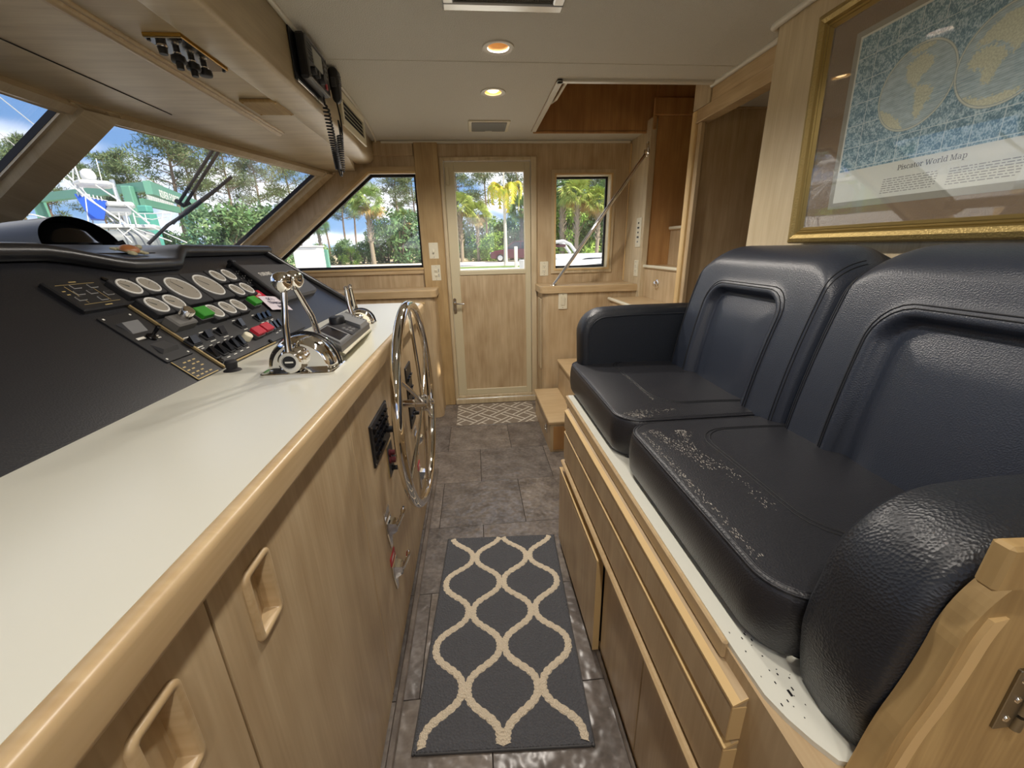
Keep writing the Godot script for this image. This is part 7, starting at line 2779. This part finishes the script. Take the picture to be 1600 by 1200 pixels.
func sport_boat() -> void:
	var D := 14.0
	var o := at(165, 372, D)
	var t := base("sport_fishing_boat", "white sport fishing boat with a tall pipe tower and outriggers outside the windshield", "boat", Vector3(o.x, 0, o.z))
	var deep := Vector3(o.x, 0, o.z).normalized()
	var across := deep.cross(Vector3.UP).normalized()
	var P := func(u: float, v: float, off := 0.0) -> Vector3: return at(u, v, D) + deep * off
	var slab := func(called: String, u: float, v: float, w: float, h: float, dpt: float, m: Material, r := 0.0) -> void:
		var g := MB.new()
		var c: Vector3 = P.call(u, v)
		g.t = Transform3D(Basis(across, Vector3.UP, -deep), c)
		g.soft(Vector3.ZERO, Vector3(w, h, dpt), minf(h, minf(w, dpt)) * 0.42, 8, func(q: Vector3) -> Vector3: return q * Vector3(1.0 - r * absf(q.z) / dpt, 1, 1))
		obj(called, g, m, t)
	slab.call("tower_top", 148, 288, 1.05, 0.14, 1.2, M.boat_white, 0.6)
	slab.call("bridge_top", 188, 321, 0.78, 0.15, 1.2, M.boat_white, 0.3)
	slab.call("bridge_helm", 186, 330, 0.66, 0.24, 0.9, M.boat_white, 0.2)
	slab.call("bridge_deck", 200, 355, 1.75, 0.13, 1.4, M.boat_white, 0.4)
	slab.call("cabin", 205, 380, 1.6, 0.8, 1.4, M.boat_grey, 0.2)
	var mb := MB.new()
	mb.t = Transform3D(Basis(), P.call(140, 281))
	mb.lathe([Vector2(0, 0), Vector2(0.17, 0), Vector2(0.2, 0.06), Vector2(0.2, 0.16), Vector2(0.17, 0.26), Vector2(0.1, 0.33), Vector2(0, 0.35)], 20)
	obj("radar_dome", mb, M.boat_white, t)
	mb = MB.new()   # hull below, resting on the water behind the quay
	var hl := []
	for s in [[-3.2, 0.5, 0.95], [-1.5, 1.3, 0.95], [1.0, 1.5, 1.05], [3.0, 1.2, 1.25], [4.8, 0.15, 1.5]]:
		var c: Vector3 = Vector3(o.x, 0, o.z) + across * s[0]
		hl.append([c - deep * s[1] + Vector3(0, s[2], 0), c - deep * s[1] * 0.7 + Vector3(0, 0.0, 0), c + deep * s[1] * 0.7 + Vector3(0, 0.0, 0), c + deep * s[1] + Vector3(0, s[2], 0)])
	mb.loft(hl)
	obj("hull", mb, M.boat_white, t)
	mb = MB.new()
	var cv := [P.call(117, 305, -0.5), P.call(168, 316, -0.5), P.call(163, 344, -0.5), P.call(142, 343, -0.5)]
	var cv2 := []
	for q in cv: cv2.append(q + deep * 0.9)
	mb.hexa([cv[0], cv[1], cv[2], cv[3], cv2[0], cv2[1], cv2[2], cv2[3]])
	obj("blue_canvas", mb, M.canvas_blue, t)
	var lines := [["tower_leg", 0.022, [[116, 287, -0.5], [150, 320, -0.5], [198, 352, -0.5]]], ["tower_leg", 0.022, [[116, 287, 0.5], [146, 320, 0.5], [190, 350, 0.5]]], ["tower_leg", 0.022, [[176, 290, -0.5], [184, 318, -0.5]]], ["tower_leg", 0.022, [[150, 292, -0.5], [200, 325, -0.5], [232, 350, -0.5]]], ["tower_leg", 0.022, [[160, 292, 0.5], [206, 325, 0.5], [238, 352, 0.5]]],
		["tower_leg", 0.02, [[134, 306, -0.5], [140, 356, -0.5], [140, 378, -0.5]]], ["tower_leg", 0.02, [[140, 318, 0.5], [146, 356, 0.5]]], ["tower_leg", 0.02, [[185, 335, -0.6], [188, 353, -0.6]]], ["tower_leg", 0.02, [[196, 335, -0.6], [200, 353, -0.6]]], ["tower_leg", 0.02, [[207, 335, -0.6], [212, 353, -0.6]]],
		["outrigger", 0.026, [[82, 268, -0.9], [140, 315, -0.9], [236, 380, -0.9]]], ["outrigger", 0.026, [[108, 235, 0.9], [130, 300, 0.9], [142, 330, 0.9]]], ["outrigger", 0.026, [[90, 256, 0.9], [160, 325, 0.9], [208, 378, 0.9]]], ["outrigger", 0.022, [[0, 332, -1.0], [60, 339, -1.0], [140, 360, -1.0]]], ["outrigger", 0.02, [[110, 240, 1.0], [112, 290, 1.0]]],
		["brace", 0.018, [[200, 355, -0.7], [265, 378, -0.7]]], ["brace", 0.018, [[140, 352, -0.7], [205, 354, -0.7]]], ["brace", 0.018, [[178, 380, -0.9], [205, 358, -0.9]]], ["brace", 0.018, [[205, 380, -0.9], [180, 356, -0.9]]], ["brace", 0.016, [[140, 366, -0.7], [200, 366, -0.7]]], ["brace", 0.016, [[168, 356, -0.7], [176, 380, -0.7]]], ["brace", 0.016, [[230, 354, -0.7], [288, 380, -0.7]]],
		["rail", 0.016, [[212, 336, -0.7], [265, 336, -0.7], [262, 348, -0.7]]], ["rail", 0.016, [[212, 336, 0.7], [240, 341, 0.7], [265, 336, 0.7]]], ["rail", 0.014, [[224, 336, -0.7], [228, 349, -0.7]]], ["rail", 0.014, [[252, 336, -0.7], [250, 349, -0.7]]], ["antenna", 0.012, [[160, 286, 0], [150, 248, 0]]], ["antenna", 0.012, [[125, 270, 0.3], [142, 262, 0.3]]], ["brace", 0.016, [[118, 287, -0.5], [128, 308, -0.5], [168, 316, -0.5]]]]
	for l in lines:
		mb = MB.new()
		var pts := []
		for q in l[2]: pts.append(P.call(q[0], q[1], q[2]))
		mb.tube(pts, l[1], 8)
		obj(l[0], mb, M.boat_white, t)
	mb = MB.new()   # rod holders along the canvas top
	for k in 7:
		var a: Vector3 = P.call(124 + k * 6, 309 + k * 1.2, -0.5)
		mb.tube([a, a + Vector3(0, 0.14, 0)], 0.018, 6)
	obj("rod_holder", mb, M.boat_white, t)
	# bow of a second boat and the white lift wires at the left
	D = 9.0
	var b2 := base("white_motor_boat", "white bow and rail of a second boat at the lower left of the windshield", "boat", Vector3(at(10, 370, 9).x, 0, at(10, 370, 9).z))
	mb = MB.new()
	var c0 := at(-60, 366, 9)
	var c1 := at(45, 366, 9)
	var dd := (c1 - c0).normalized()
	var nn := dd.cross(Vector3.UP).normalized()
	var rings := []
	for s in [[0.0, 0.9], [0.5, 0.8], [0.85, 0.4], [1.0, 0.05]]:
		var c := c0.lerp(c1, s[0])
		rings.append([c - nn * s[1], Vector3(c.x, 0.0, c.z) - nn * s[1] * 0.6, Vector3(c.x, 0.0, c.z) + nn * s[1] * 0.6, c + nn * s[1]])
	mb.loft(rings)
	obj("hull", mb, M.boat_white, b2)
	mb = MB.new()
	mb.tube([at(-40, 345, 9), at(10, 348, 9), at(44, 364, 9)], 0.016, 8)
	for q in [[-20, 346], [8, 348], [30, 358]]: mb.tube([at(q[0], q[1], 9), at(q[0] + 1, 368, 9)], 0.012, 6)
	obj("bow_rail", mb, M.boat_white, b2)
	mb = MB.new()
	for k in 2: mb.tube([at(-40 + k * 5, 120 + 60 * k, 12), at(75 + 5 * k, 212 + 62 * k, 15)], 0.014, 6)
	tag(stuff(obj("stay_wires", mb, M.boat_white, self)), "thin white stay wires crossing the near windshield pane", "wire")
